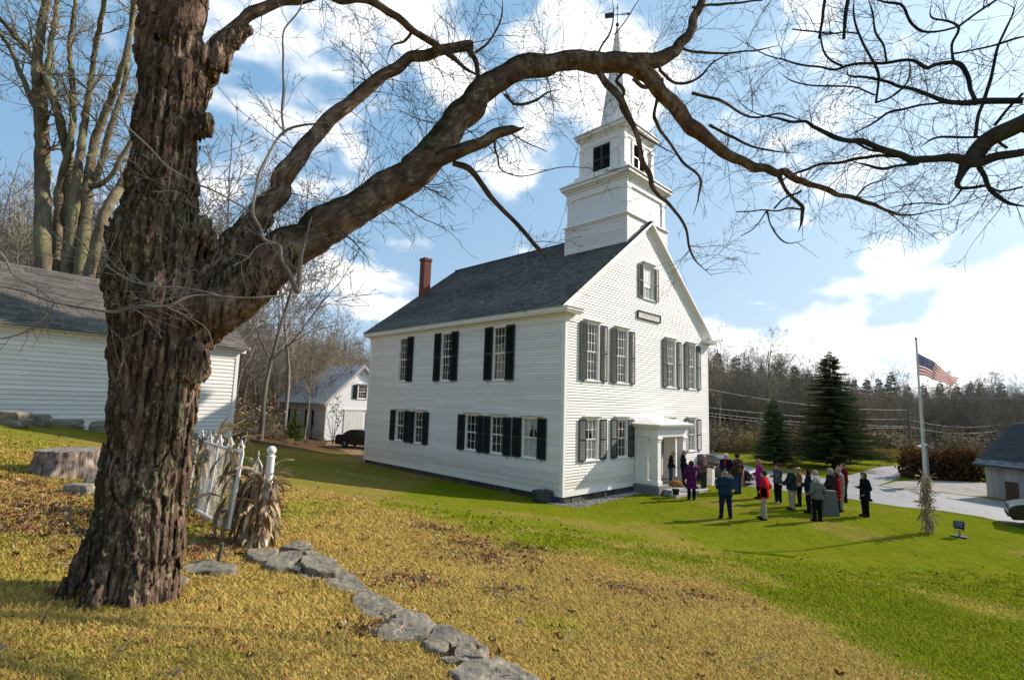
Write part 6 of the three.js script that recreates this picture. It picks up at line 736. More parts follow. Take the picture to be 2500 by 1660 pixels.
function slab(label, poly, th, off, r, tilt = 0, name = 'stepping_stone') { // outline in picture points on the ground plane
  const P = poly.map(([u, v]) => [u, v]); const c = P.reduce((a, b) => [a[0] + b[0] / P.length, a[1] + b[1] / P.length], [0, 0]); const g0 = gnd(c[0], c[1]); const y = g0.y + off; const pts = P.map(([u, v]) => { const d = ray(u, v), s = (y - EYE.y) / d.y; return V(d.x * s, 0, d.z * s); }); const ctr = pts.reduce((a, b) => a.add(b.clone().divideScalar(pts.length)), V(0, 0, 0)); STONES.push(pts.map(p => [p.x, p.z]));
  // outline resampled with a rough edge, rings inward
  const out = []; for (let i = 0; i < pts.length; i++) { const a = pts[i], b = pts[(i + 1) % pts.length], n = Math.max(2, Math.round(a.distanceTo(b) / .03)); for (let k = 0; k < n; k++) { const q = a.clone().lerp(b, k / n); const w = .016 * noise3(q.x * 14, 2, q.z * 14) + .008 * noise3(q.x * 40, 5, q.z * 40); q.add(q.clone().sub(ctr).normalize().multiplyScalar(w)); out.push(q); } }
  const rings = [[1.0, -th], [1.01, -th * .35], [1.0, -.022], [.985, -.006], [.96, .002]]; for (let q = .92; q > .04; q -= .055) rings.push([q, .005]); const pos = [], col = [], uv = [], idx = []; const s = r() * 50, N = out.length;
  const put = (x, yy, z, edge) => { const st = noise3(x * 9 + z * 5, yy * 60, s); const k = .135 + .075 * fbm(x * 6 + s, 1, z * 6, 4) + .035 * noise3(x * 45, yy * 45, z * 45) + .03 * noise3(x * 18, s, z * 50), li = sstep(.10, .4, fbm(x * 9, s, z * 9, 3)); pos.push(x - ctr.x, yy, z - ctr.z); col.push(lerp(k * 1.22, k * 1.85, li), lerp(k * 1.04, k * 1.6, li), lerp(k * .76, k * 1.1, li)); uv.push(x * 2.5, z * 2.5 + yy * 2.5); };
  rings.forEach(([q, h], ri) => out.forEach(o => { const x = ctr.x + (o.x - ctr.x) * q, z = ctr.z + (o.z - ctr.z) * q; const top = ri >= 3; const cr = noise3(x * 5 + z * 3 + s, s, z * 4 - x * 2); const n = top ? .020 * fbm(x * 4 + s, 3, z * 4, 3) + .012 * Math.floor(2 + 2.4 * noise3(x * 4 + s, 1, z * 8)) / 2 + .006 * noise3(x * 34, 3, z * 34) : .012 * noise3(x * 9, h * 30, z * 9); const e = top ? 0 : (1 + .02 * noise3(h * 60, x * 5, z * 5)); put(top ? x : ctr.x + (x - ctr.x) * e, h + n + tilt * (x - ctr.x), z, !top); })); put(ctr.x, .01, ctr.z, false);
  for (let i = 0; i < rings.length - 1; i++) for (let k = 0; k < N; k++) { const a = i * N + k, b = i * N + (k + 1) % N, c2 = a + N, d = b + N; idx.push(a, b, d, a, d, c2); } const cc = rings.length * N; for (let k = 0; k < N; k++) idx.push((rings.length - 1) * N + k, (rings.length - 1) * N + (k + 1) % N, cc);
  const area = out.reduce((a, p, i) => { const q = out[(i + 1) % N]; return a + p.x * q.z - q.x * p.z; }, 0); if (area > 0) for (let i = 0; i < idx.length; i += 3) { const q = idx[i]; idx[i] = idx[i + 1]; idx[i + 1] = q; }
  const g = new THREE.BufferGeometry(); g.setAttribute('position', new THREE.Float32BufferAttribute(pos, 3)); g.setAttribute('color', new THREE.Float32BufferAttribute(col, 3)); g.setAttribute('uv', new THREE.Float32BufferAttribute(uv, 2)); g.setIndex(idx); g.computeVertexNormals(); const m = mesh(name, g, MAT.stone); m.position.set(ctr.x, y, ctr.z); tag(m, label, 'stone'); return m;
}
{
  const r = rngOf(99); const z7 = l => l.map(([x, y]) => [560 + x / 2.9525, 1300 + y / 2.9525]); const S = (label, l, th, off, tilt) => slab(label, z7(l), th, off, r, tilt);
  S('flat grey stone behind the stone pile, nearest the church', [[365, 100], [430, 72], [500, 65], [590, 90], [604, 122], [510, 132], [420, 124]], .12, .14, 0);
  S('broad flat grey stone at the left end of the pile under the corn stalks', [[110, 118], [230, 112], [350, 118], [338, 155], [270, 200], [170, 200], [128, 160]], .12, .11, 0);
  S('grey slab in the middle of the stone pile', [[265, 200], [340, 145], [430, 128], [505, 142], [520, 180], [430, 238], [330, 260], [240, 238]], .14, .12, .05);
  S('small pale stone wedged under the front of the pile', [[400, 232], [520, 208], [535, 248], [500, 282], [405, 262]], .12, .09, 0);
  S('thick rough stone on the right of the pile', [[515, 178], [580, 158], [650, 155], [760, 190], [795, 240], [765, 272], [640, 282], [545, 270], [512, 225]], .2, .16, -.05);
  S('small dark stone between the two back stones of the pile', [[530, 140], [600, 128], [642, 152], [560, 165]], .12, .15, 0);
  S('thin pale stone lying in the grass before the pile', [[500, 325], [590, 292], [660, 295], [652, 322], [560, 342]], .08, .05, 0);
  S('long grey flagstone below the pile, first of the row', [[655, 330], [735, 272], [835, 272], [930, 340], [992, 410], [900, 442], [775, 430], [690, 380]], .1, .045, 0);
  S('dark wide flagstone, second of the row', [[872, 505], [895, 448], [1000, 408], [1150, 470], [1262, 545], [1130, 600], [1030, 640], [925, 600]], .1, .05, 0);
  S('cracked pale flagstone with a white chip, third of the row', [[1040, 700], [1150, 602], [1270, 552], [1420, 590], [1492, 660], [1402, 742], [1250, 770], [1110, 790], [1058, 758]], .13, .08, 0);
  S('large ridged flagstone, fourth of the row', [[1380, 782], [1478, 682], [1600, 668], [1750, 758], [1872, 840], [1832, 908], [1700, 892], [1550, 880], [1430, 862]], .15, .09, 0);
  S('thin broken slab tucked under the fourth flagstone', [[1500, 922], [1600, 888], [1730, 900], [1742, 935], [1590, 965]], .07, .05, 0);
  S('big smooth flagstone at the bottom edge of the picture', [[1570, 1000], [1700, 940], [1940, 885], [2100, 978], [2240, 1070], [2330, 1180], [1900, 1200], [1640, 1060]], .16, .10, 0);
  const z6 = l => l.map(([x, y]) => [400 + x / 2.85, 950 + y / 2.85]); slab('low flat mossy rock lying between the maple and the stone pile', z6([[118, 1245], [165, 1208], [330, 1202], [450, 1215], [525, 1228], [480, 1252], [300, 1280], [140, 1276]]), .12, .07, r, 0, 'rock'); slab('small half buried rock at the right of the maple foot', z6([[90, 1325], [130, 1312], [160, 1330], [130, 1358], [95, 1355]]), .1, .04, r, 0, 'rock');
  const rock = (label, u, v, a, b, c, turn = 0) => { const p = gnd(u, v); const m = mesh('rock', rockGeo(a, b, c, r, 3), MAT.stone); m.position.copy(p).add(V(0, b * .55, 0)); m.rotation.y = turn; tag(m, label, 'rock'); };
  rock('short blocky rock in the leaves below the stump', 188, 1207, .22, .12, .12, .2); rock('grey slab leaning beside the left of the maple trunk', 226, 1205, .16, .24, .07, .7); rock('rounded pale boulder under the shed at the far left', 20, 1037, .55, .28, .3); rock('rounded brown boulder under the shed above the stump', 82, 1037, .42, .24, .28); rock('flat pale stone by the shed corner left of the maple', 250, 1052, .32, .1, .16, .3);
}
// ---------- stump ----------
{
  const p = gnd(165, 1160), d = -p.z, R = 75 * DD / FPX * d * .8; const t = thing('tree_stump', 'wide sawn tree stump with flaking bark in front of the shed', 'stump', p); const H = at(165, 1097, d).y - p.y; const g = new GB(), c = new GB(); const n = 72, rows = 22; const rad = (a, y) => R * (1 + .32 * Math.pow(1 - clamp(y / H), 2) * (.5 + .5 * Math.sin(a * 5 + 1)) + .05 * noise3(Math.cos(a) * 3, y, Math.sin(a) * 3)) + .035 * (1 - 2 * Math.abs(noise3(Math.cos(a) * 9, y * 2.5, Math.sin(a) * 9))); const id = []; for (let j = 0; j <= rows; j++) { const y = lerp(-.12, H, j / rows), row = []; for (let i = 0; i <= n; i++) { const a = -i / n * 6.2832, q = rad(a, y); const k = .9 + .7 * noise3(Math.cos(a) * 14, y * 7, Math.sin(a) * 14) + .4 * noise3(Math.cos(a) * 30, y * 16, Math.sin(a) * 30); g.col = [.36 * k, .28 * k, .23 * k]; row.push(g.v(Math.cos(a) * q, y, Math.sin(a) * q, Math.cos(a), 0, Math.sin(a), i / 8, y)); } id.push(row); } for (let j = 0; j < rows; j++) for (let i = 0; i < n; i++) g.i.push(id[j][i], id[j][i + 1], id[j + 1][i + 1], id[j][i], id[j + 1][i + 1], id[j + 1][i]); const gg = g.geo(); gg.computeVertexNormals(); mesh('bark', gg, barkM, t); const rr3 = []; for (let j = 0; j <= 12; j++) { const row = []; for (let i = 0; i <= n; i++) { const a = -i / n * 6.2832, q = rad(a, H) * (1 - j / 12); const k = .8 + .25 * Math.sin(q * 60) * .4 + .3 * noise3(Math.cos(a) * q * 8, 2, Math.sin(a) * q * 8); c.col = [.24 * k, .20 * k, .165 * k]; row.push(c.v(Math.cos(a) * q, H + .015 * noise3(Math.cos(a) * q * 12, 1, Math.sin(a) * q * 12), Math.sin(a) * q, 0, 1, 0, q, a)); } rr3.push(row); } for (let j = 0; j < 12; j++) for (let i = 0; i < n; i++) c.i.push(rr3[j][i], rr3[j][i + 1], rr3[j + 1][i + 1], rr3[j][i], rr3[j + 1][i + 1], rr3[j + 1][i]); const cg = c.geo(); cg.computeVertexNormals(); mesh('cut_top', cg, MAT.stone, t);
}
// ---------- small things by the church and road ----------
{
  const r = rngOf(111); const wp = (x, z, y) => { const p = church.localToWorld(V(x, 0, z)); p.y = y === undefined ? ground(p.x, p.z) : y; return p; }; church.updateMatrixWorld(true);
  // granite marker among the people
  { const p = gnd(2027, 1258); const t = mesh('stone_marker', (() => { const g = new GB(), s = new GB(); const q = [[-.3, -.25, .17], [.33, -.25, .17], [.25, .98, .11], [-.2, 1.0, .11]]; const k = rngOf(5); const F = q.map(([x, y, z]) => V(x, y, z)), B = q.map(([x, y, z]) => V(x, y, -z)); g.col = [.115, .11, .10]; const mid = (a, b, c2, d) => g.quad(a, b, c2, d); mid(F[0], F[1], F[2], F[3]); mid(B[1], B[0], B[3], B[2]); for (let i = 0; i < 4; i++) { const j = (i + 1) % 4; mid(B[i], B[j], F[j], F[i]); } return g.geo(); })(), MAT.stone); t.position.copy(p); t.rotation.y = -.15; tag(t, 'grey granite marker stone among the people on the lawn', 'marker'); }
  // pot of chrysanthemums on the step
  { const p = wp(5.75, 2.12, -.16); const t = thing('flower_pot', 'orange chrysanthemums in a dark pot on the church step', 'flower pot', p); const g = new GB(); g.col = [.015, .02, .015]; g.lathe([[.0, 0], [.13, 0], [.16, .2], [.18, .22], [.18, .25], [.15, .25], [.13, .22], [0, .22]], 18); mesh('pot', g.geo(), MAT.any, t); const f = new GB(); for (let i = 0; i < 420; i++) { const a = r() * 6.28, e = Math.asin(rr(-.25, 1, r)); const R = .30 * rr(.88, 1.05, r); const o = V(Math.cos(a) * Math.cos(e) * R, .42 + Math.sin(e) * R * .72, Math.sin(a) * Math.cos(e) * R); const k = rr(.75, 1.2, r), y = r(); f.col = y < .72 ? [.45 * k, .22 * k, .03 * k] : y < .9 ? [.35 * k, .12 * k, .03 * k] : [.06, .09, .02]; f.lathe([[0, -.01], [.025, 0], [.03, .012], [.012, .02], [0, .018]], 7); const n2 = f.p.length / 3; for (let q = n2 - 40; q < n2; q++) { f.p[q * 3] += o.x; f.p[q * 3 + 1] += o.y; f.p[q * 3 + 2] += o.z; } } tag(mesh('blossoms', f.geo(), MAT.any, t), null, null, null, 'stuff'); }
  // brick pier and white post beyond the porch
  { const p = wp(12.2, 2.6); const t = thing('brick_pier', 'orange brick pier of the ramp behind the woman in purple', 'pier', p, CH.ang); for (let row = 0; row < 11; row++) for (let i = 0; i < 2; i++) for (const z of [0, 1]) { const g = new GB(), k = rr(.8, 1.2, r); g.col = [.36 * k, .15 * k, .07 * k]; const o = row % 2 ? (i ? .13 : 0) : i * .13; row % 2 ? g.cbox(-.2 + z * .2, row * .09 - .1, -.1 + i * .11, -.01 + z * .2, row * .09 - .02, i * .11, .006) : g.cbox(-.2 + i * .2, row * .09 - .1, -.1 + z * .11, -.01 + i * .2, row * .09 - .02, z * .11, .006); mesh('brick', g.geo(), MAT.stone, t); } const c = new GB(); c.col = [.4, .38, .35]; c.cbox(-.23, .89, -.14, .23, .95, .16, .01); mesh('cap', c.geo(), MAT.stone, t); }
  { const p = gnd(1736, 1184); const t = thing('white_post', 'square white wooden post of the ramp rail at the church corner', 'post', p, CH.ang); const g = new GB(); for (let i = 0; i < 3; i++) g.cbox(-.16 + i * .11, 0, -.16, -.06 + i * .11, .92, .16, .008); mesh('boards', g.geo(), MAT.white, t); const c = new GB(); c.cbox(-.2, .92, -.2, .2, .98, .2, .012); c.cbox(-.2, -.05, -.2, .2, .06, .2, .012); mesh('cap', c.geo(), MAT.white, t); }
  // bag of tools at the church corner
  { const p = wp(-.45, -.7); const t = thing('tarp_bundle', 'dark tarpaulin bundle with a blue pail at the church corner', 'bundle', p, .5); const ge = rockGeo(.42, .3, .3, r, 3); mesh('tarp', ge, mat({ color: C(.035, .033, .035), roughness: .7 }), t).position.y = .22; const g = new GB(); g.col = [.02, .06, .2]; g.lathe([[0, 0], [.14, 0], [.17, .24], [.18, .25], [.165, .25], [.13, .02], [0, .02]], 16, .5, .15); mesh('pail', g.geo(), MAT.any, t); }
  // gravel along the front
  { const g = new THREE.IcosahedronGeometry(1, 0), m = new THREE.InstancedMesh(g, mat({ color: C(.3, .28, .26), roughness: 1 }), 2600), d = new THREE.Object3D(); for (let i = 0; i < 2600; i++) { const f = r() < .8, x = f ? rr(-.3, 5.4, r) : rr(-.5, 0, r), z = f ? rr(.05, .95, r) * lerp(1, .5, clamp(x / 6)) : rr(-1.2, .4, r); const p = wp(x, z); d.position.copy(p).add(V(0, .004, 0)); const s = rr(.012, .035, r); d.scale.set(s * 1.4, s * .7, s); d.rotation.set(r() * 6, r() * 6, r() * 6); d.updateMatrix(); m.setMatrixAt(i, d.matrix); const k = rr(.6, 1.3, r); m.setColorAt(i, C(k, k * .97, k * .93)); } m.name = numbered('gravel'); m.castShadow = m.receiveShadow = true; tag(m, 'strip of pale gravel along the foot of the church front', 'gravel', null, 'stuff'); scene.add(m); }
  // notice board behind the flagpole
  { const p = gnd(2266, 1190); const t = thing('notice_board', 'narrow grey roofed notice board seen from behind next to the flagpole', 'notice board', p, 1.1); const hgt2 = at(2266, 1086, -p.z).y - p.y; const g = new GB(); g.col = [.2, .19, .18]; g.cbox(-.05, -.1, -.05, .05, hgt2 - .1, .05, .008); for (const x of [-.36, .36]) mesh('post', g.geo(), MAT.any, t).position.x = x; const b = new GB(); b.col = [.26, .26, .27]; b.cbox(-.31, hgt2 - 1.0, -.03, .31, hgt2 - .12, .03, .006); mesh('board', b.geo(), MAT.any, t); const rf = new GB(); rf.col = [.4, .38, .34]; rf.cbox(-.55, -.015, -.2, .55, .015, .2, .005, M4(V(0, hgt2 - .04, .12), 0, .5)); rf.cbox(-.55, -.015, -.2, .55, .015, .2, .005, M4(V(0, hgt2 - .04, -.12), 0, -.5)); mesh('roof', rf.geo(), MAT.any, t); }
  // hedge of rust-brown shrubs
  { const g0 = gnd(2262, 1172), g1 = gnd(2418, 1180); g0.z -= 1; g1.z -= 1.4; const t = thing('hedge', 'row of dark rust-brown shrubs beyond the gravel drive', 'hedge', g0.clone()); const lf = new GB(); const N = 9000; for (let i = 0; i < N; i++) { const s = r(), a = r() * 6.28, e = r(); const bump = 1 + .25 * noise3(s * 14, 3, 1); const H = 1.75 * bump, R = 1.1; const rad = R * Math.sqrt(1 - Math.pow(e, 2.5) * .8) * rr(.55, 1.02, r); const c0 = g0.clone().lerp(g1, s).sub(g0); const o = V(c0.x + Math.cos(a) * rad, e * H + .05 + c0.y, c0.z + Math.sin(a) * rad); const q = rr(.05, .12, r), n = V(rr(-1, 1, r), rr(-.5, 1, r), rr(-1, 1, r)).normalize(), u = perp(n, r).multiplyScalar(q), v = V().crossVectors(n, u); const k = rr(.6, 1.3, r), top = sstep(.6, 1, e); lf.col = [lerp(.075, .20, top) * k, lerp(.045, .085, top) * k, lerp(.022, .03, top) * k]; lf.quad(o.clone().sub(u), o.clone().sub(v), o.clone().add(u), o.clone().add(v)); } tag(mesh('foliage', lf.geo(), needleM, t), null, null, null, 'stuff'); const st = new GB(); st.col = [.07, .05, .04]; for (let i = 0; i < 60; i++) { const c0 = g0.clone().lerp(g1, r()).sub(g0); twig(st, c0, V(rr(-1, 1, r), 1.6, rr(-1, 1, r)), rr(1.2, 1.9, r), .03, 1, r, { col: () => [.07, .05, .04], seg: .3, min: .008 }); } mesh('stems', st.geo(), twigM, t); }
  // pale-leaved sapling by the carriage house
  { const p = gnd(815, 1082); p.z += 8; p.x += 1.0; p.copy(gnd(812, 1086)); const dpt = -p.z, hgt2 = at(780, 945, dpt).y - p.y; const t = thing('sapling', 'thin sapling with pale yellow leaves before the carriage house', 'tree', p); const s = new GB(), l = new GB(); for (const [dx, h] of [[-.9, 1], [.1, .92], [-.3, .75], [.5, .6]]) { const P = twig(s, V(0, 0, 0), V(dx * .22, 1, 0), hgt2 * h, .03, 1, r, { col: () => [.16, .13, .11], wig: .06, seg: .3, min: .008 }); for (let i = 0; i < 22; i++) { const b = P[Math.floor(lerp(.55, .99, Math.sqrt(r())) * (P.length - 1))]; const o = b.clone().add(V(rr(-.3, .3, r), rr(-.2, .2, r), rr(-.3, .3, r))); const n = V(rr(-1, 1, r), rr(-1, 1, r), 1).normalize(), u = perp(n, r).multiplyScalar(.085), v = V().crossVectors(n, u); const k = rr(.8, 1.2, r); l.col = [.42 * k, .42 * k, .2 * k]; l.quad(o.clone().sub(u), o.clone().sub(v), o.clone().add(u), o.clone().add(v)); } } mesh('stems', s.geo(), twigM, t); mesh('leaves', l.geo(), needleM, t); }
  // poles and wires
  const wireM = mat({ color: C(.5, .48, .46), roughness: .6 }), dkW = mat({ color: C(.04, .04, .04), roughness: .6 });
  const line = (label, a, b, sag, rad, m) => { const P = []; for (let i = 0; i <= 24; i++) { const s = i / 24; const p = a.clone().lerp(b, s); p.y -= sag * 4 * s * (1 - s); P.push(p); } const g = new GB(); g.tube(P, P.map(() => rad), 5); tag(mesh('power_line', g.geo(), m), label, 'power line'); };
  { const pb = at(2226, 1115, 52); pb.y = ground(pb.x, pb.z); const t = thing('utility_pole', 'thin wooden utility pole in the woods edge left of the flagpole', 'utility pole', pb); const h = at(2219, 1000, 52).y - pb.y; const g = new GB(); g.col = [.14, .11, .09]; g.tube([V(0, -.3, 0), V(0, h, 0)], [.15, .11], 10); mesh('pole', g.geo(), MAT.any, t); const c = new GB(); c.col = [.16, .13, .11]; c.cbox(-.9, h - .5, -.06, .9, h - .38, .06, .01); mesh('crossarm', c.geo(), MAT.any, t); }
  line('upper bright wire running from the church corner to the utility pole', at(1690, 942, 44), at(2219, 1001, 52), .55, .014, wireM); line('second bright wire sagging from the church to the utility pole', at(1690, 990, 44), at(2219, 1024, 52), .35, .014, wireM); line('third bright wire, upper of the lowest pair left of the pole', at(1690, 1003, 44), at(2219, 1040, 52), .35, .014, wireM); line('lowest bright wire left of the utility pole', at(1690, 1010, 44), at(2219, 1044, 52), .4, .014, wireM);
  line('bright wire sagging right from the utility pole, lower of the pair', at(2219, 1041, 52), at(2436, 1052, 54), .45, .014, wireM); line('bright wire sagging right from the utility pole, upper of the pair', at(2219, 1024, 52), at(2450, 1036, 54), .5, .012, wireM);
  line('top dark wire crossing the sky at the tip of the flagpole', at(1640, 832, 40), at(2700, 831, 34), .1, .009, dkW); line('dark wire crossing the sky beside the flag', at(1640, 911, 40), at(2700, 911, 34), .05, .010, dkW); line('thick dark wire crossing just above the far treetops', at(1640, 945, 40), at(2700, 946, 34), .05, .016, dkW); line('thick dark wire crossing in front of the far woods', at(1640, 966, 40), at(2700, 974, 34), .05, .016, dkW);
}
// ---------- people ----------
const skinMs = {}, clothCache = {};
const cloth = (c, key) => clothCache[key || c.join()] ||= matte({ color: C(...c), vertexColors: true, roughness: .95, bumpMap: grainT, bumpScale: .002 });
function finish(g, colFn) { g.computeVertexNormals(); const p = g.attributes.position, c = new Float32Array(p.count * 3), uv = new Float32Array(p.count * 2); for (let i = 0; i < p.count; i++) { c.set(colFn ? colFn(p.getX(i), p.getY(i), p.getZ(i)) : [1, 1, 1], i * 3); uv[i * 2] = p.getX(i) * 3; uv[i * 2 + 1] = p.getY(i) * 3; } g.setAttribute('color', new THREE.BufferAttribute(c, 3)); g.setAttribute('uv', new THREE.BufferAttribute(uv, 2)); return g; }
function ik(S, Hd, la, lb, pole) { const d = Hd.clone().sub(S); let L = d.length(); const mx = (la + lb) * .995; if (L > mx) { d.multiplyScalar(mx / L); Hd.copy(S).add(d); L = mx; } const a = (la * la - lb * lb + L * L) / (2 * L), h = Math.sqrt(Math.max(0, la * la - a * a)); const n = d.clone().normalize(), p = pole.clone().addScaledVector(n, -pole.dot(n)).normalize(); return S.clone().addScaledVector(n, a).addScaledVector(p, h); }
function person(label, foot, depthH, turn, o) {
  // built for a height of 1.7 m, facing +z, then scaled
  const r = rngOf(o.seed), w = (o.wide ?? 1) * 1.06, S = depthH / 1.7; const t = thing('person', label, 'person', foot, turn); t.scale.set(S, S, S);
  const lean = o.lean ?? 0, LZ = y => lean * Math.max(0, y - .9); const P = (x, y, z) => V(x, y, z + LZ(y));
  const st = o.stance ?? .11; const hipL = V(-.09 * w, .9, 0), hipR = V(.09 * w, .9, 0); const anL = V(-st, .085, o.stepL ?? 0), anR = V(st, .085, o.stepR ?? 0); const knee = (h, a) => ik(h, a.clone(), .43, .42, V(0, 0, 1)); const knL = hipL.clone().lerp(anL, .5).add(V(0, 0, .02)), knR = hipR.clone().lerp(anR, .5).add(V(0, 0, .02));
  const shL = P(-.18 * w, 1.375, -.01), shR = P(.18 * w, 1.375, -.01); const haL = V(...(o.hL ?? [-.27, .82, .08])), haR = V(...(o.hR ?? [.27, .82, .08])); haL.x *= w; haR.x *= w; const elL = ik(shL, haL, .29, .27, V(-.35, -.8, -.5)), elR = ik(shR, haR, .29, .27, V(.35, -.8, -.5));
  const neck0 = P(0, 1.42, -.01), hp = o.headPitch ?? .1; const headC = P(0, 1.575, .025).add(V(0, -.02 * hp, .075 * hp)); const hq = new THREE.Quaternion().setFromEuler(new THREE.Euler(hp, o.headYaw ?? 0, 0, 'YXZ')), hi = hq.clone().invert();
  const legs = (k, a = 1) => [[hipL, knL, .088 * w * a + k, .058 * a + k], [knL, anL, .058 * a + k, .04 * a + k], [hipR, knR, .088 * w * a + k, .058 * a + k], [knR, anR, .058 * a + k, .04 * a + k]];
  const torso = k => [[P(-.125 * w, 1.365, -.01), P(0, 1.40, -.01), .062 + k, .066 + k], [P(.125 * w, 1.365, -.01), P(0, 1.40, -.01), .062 + k, .066 + k], [P(-.085 * w, 1.22, 0), P(.085 * w, 1.22, 0), .105 * Math.sqrt(w) + k, .105 * Math.sqrt(w) + k], [P(-.06 * w, 1.04, .005 + .03 * (w - 1)), P(.06 * w, 1.04, .005 + .03 * (w - 1)), .105 * w + k, .105 * w + k], [P(-.075 * w, .92, 0), P(.075 * w, .92, 0), .112 * w + k, .112 * w + k]];
  const arms = k => [[shL, elL, .052 + k, .042 + k], [elL, haL, .042 + k, .030 + k], [shR, elR, .052 + k, .042 + k], [elR, haR, .042 + k, .030 + k]];
  const skin = o.skin ?? [.50, .30, .22];
  // body: one surface, with finer grids for head and hands
  const bf = capsuleField([...legs(-.012), ...torso(-.016), ...arms(-.012), [neck0, headC, .05, .045], [anL, anL.clone().add(V(-.01, -.05, .13)), .032, .026], [anR, anR.clone().add(V(.01, -.05, .13)), .032, .026]], .05);
  const parts = [surfaceNets(bf, V(-.55, 0, -.45), V(.55, 1.5, .55), .024, 0)];
  const hf0 = capsuleField([[V(0, .025, -.02), V(0, .03, .012), .083, .078], [V(0, -.03, .03), V(0, -.078, .05), .052, .034], [V(0, .015, .088), V(0, -.022, .108), .010, .015], [V(-.078, .0, -.005), V(-.082, -.028, -.008), .014, .010], [V(.078, .0, -.005), V(.082, -.028, -.008), .014, .010], [V(-.03, .035, .075), V(.03, .035, .075), .013, .013], [V(-.018, -.052, .083), V(.018, -.052, .083), .009, .009], [V(0, -.05, -.03), V(0, -.14, -.035), .048, .05]], .022); const q = V(); const hf = (x, y, z) => { q.set(x - headC.x, y - headC.y, z - headC.z).applyQuaternion(hi); return hf0(q.x, q.y, q.z); };
  parts.push(surfaceNets(hf, headC.clone().sub(V(.13, .17, .14)), headC.clone().add(V(.13, .14, .15)), .0075, 0));
  for (const [el, ha, sd] of [[elL, haL, -1], [elR, haR, 1]]) { const d = ha.clone().sub(el).normalize(), ax = V().crossVectors(d, V(0, 0, 1)).lengthSq() > .02 ? V().crossVectors(d, V(0, 1, 0.4)).normalize() : V(1, 0, 0), n = V().crossVectors(ax, d).normalize(); const k0 = ha.clone().addScaledVector(d, .085); const B = [[ha.clone().addScaledVector(d, -.04), ha, .026, .024]]; for (let f = 0; f < 4; f++) { const off = (f - 1.5) * .019, len = [.07, .08, .075, .058][f] / 3; let p = k0.clone().addScaledVector(ax, off), dir = d.clone(); B.push([ha.clone().addScaledVector(ax, off * .7).addScaledVector(d, .01), p, .014, .011]); for (let j = 0; j < 3; j++) { dir = dir.clone().addScaledVector(n, .33).normalize(); const p2 = p.clone().addScaledVector(dir, len * 1.1); B.push([p, p2, .0092 - j * .0006, .0088 - j * .0006]); p = p2; } } let p = ha.clone().addScaledVector(ax, -sd * .026).addScaledVector(d, .02); const td = d.clone().addScaledVector(ax, -sd * .8).addScaledVector(n, .35).normalize(); B.push([p, p.clone().addScaledVector(td, .04), .0125, .011], [p.clone().addScaledVector(td, .04), p.clone().addScaledVector(td, .04).addScaledVector(d, .03), .0105, .009]); const hd = capsuleField(B, .006), c = ha.clone().addScaledVector(d, .07); parts.push(surfaceNets(hd, c.clone().subScalar(.13), c.clone().addScalar(.13), .0068, 0)); }
  const bg = mergeGeometries(parts); mesh('body', finish(bg, (x, y, z) => { q.set(x - headC.x, y - headC.y, z - headC.z).applyQuaternion(hi); let c = skin.map(k => k * (1 + .1 * noise3(x * 12, y * 12, z * 12))); if (q.z > .06) { if (Math.abs(q.y + .053) < .007 && Math.abs(q.x) < .024) c = [.35, .12, .10]; if (Math.abs(q.y - .012) < .009 && Math.abs(Math.abs(q.x) - .032) < .013) c = Math.abs(Math.abs(q.x) - .032) < .006 ? [.03, .025, .02] : [.6, .55, .5]; if (Math.abs(q.y - .038) < .006 && Math.abs(Math.abs(q.x) - .034) < .018) c = (o.hair ?? [.2, .18, .16]).map(k => k * .6); } return c; }), skinM, t);
  // trousers
  const tr = capsuleField([...legs(.017 * (o.baggy ?? 1), 1.1), [P(-.07 * w, .93, 0), P(.07 * w, .93, 0), .112 * w, .112 * w], [knL, anL.clone().add(V(0, -.03, 0)), .066, .060], [knR, anR.clone().add(V(0, -.03, 0)), .066, .060]], .03); const wr = (x, y, z) => .007 * noise3(x * 13, y * 9, z * 13) + .004 * noise3(x * 8, y * 32, z * 8);
  mesh('trousers', finish(surfaceNets((x, y, z, c) => Math.max(tr(x, y, z) - (c ? 0 : wr(x, y, z)), .045 - y, y - 1.0), V(-.42, .0, -.35), V(.42, 1.06, .4), .0165, .01)), cloth(o.legs), t);
  // coat or jacket
  const hem = o.hem ?? .86, fl = o.flare ?? 0, JB = [...torso(.022), ...arms(.022)]; if (hem < .9) JB.push([P(-.085 * w - fl, hem - .02, -fl * .3), P(.085 * w + fl, hem - .02, -fl * .3), .115 * w + fl * .45, .115 * w + fl * .45], [P(-.08 * w, (hem + .95) / 2, 0), P(.08 * w, (hem + .95) / 2, 0), .122 * w + fl * .2, .122 * w + fl * .2]); JB.push([P(0, 1.40, -.015), P(0, 1.465, -.01), .075, .066]); const jf = capsuleField(JB, .045);
  mesh(o.coat ? 'coat' : 'jacket', finish(surfaceNets((x, y, z, c) => { let d = jf(x, y, z) - (c ? 0 : 1.2 * wr(x + 3, y, z)); const zz = z - LZ(y); d = Math.max(d, hem - y, y - (1.475 + (zz < 0 ? .02 : -.045 * (1 - Math.min(1, Math.abs(x) / .07))))); return d; }, V(-.68, Math.min(hem, .7) - .06, -.5), V(.68, Math.max(1.56, haL.y + .12, haR.y + .12), .62), .0165, .01), o.panel ? (x, y, z) => o.panel(x, y, z - LZ(y)) : null), cloth(o.top), t);
  // shoes
  for (const an of [anL, anR]) { const sx = Math.sign(an.x) * .015, sf = capsuleField([[an.clone().add(V(0, -.035, -.035)), an.clone().add(V(sx, -.05, .155)), .046, .036]], .004); mesh('shoe', finish(surfaceNets((x, y, z) => Math.max(sf(x, y, z), .004 - y), V(an.x - .09, -.02, an.z - .14), V(an.x + .09, .16, an.z + .26), .011, 0)), cloth(o.shoe ?? [.015, .013, .012]), t); }
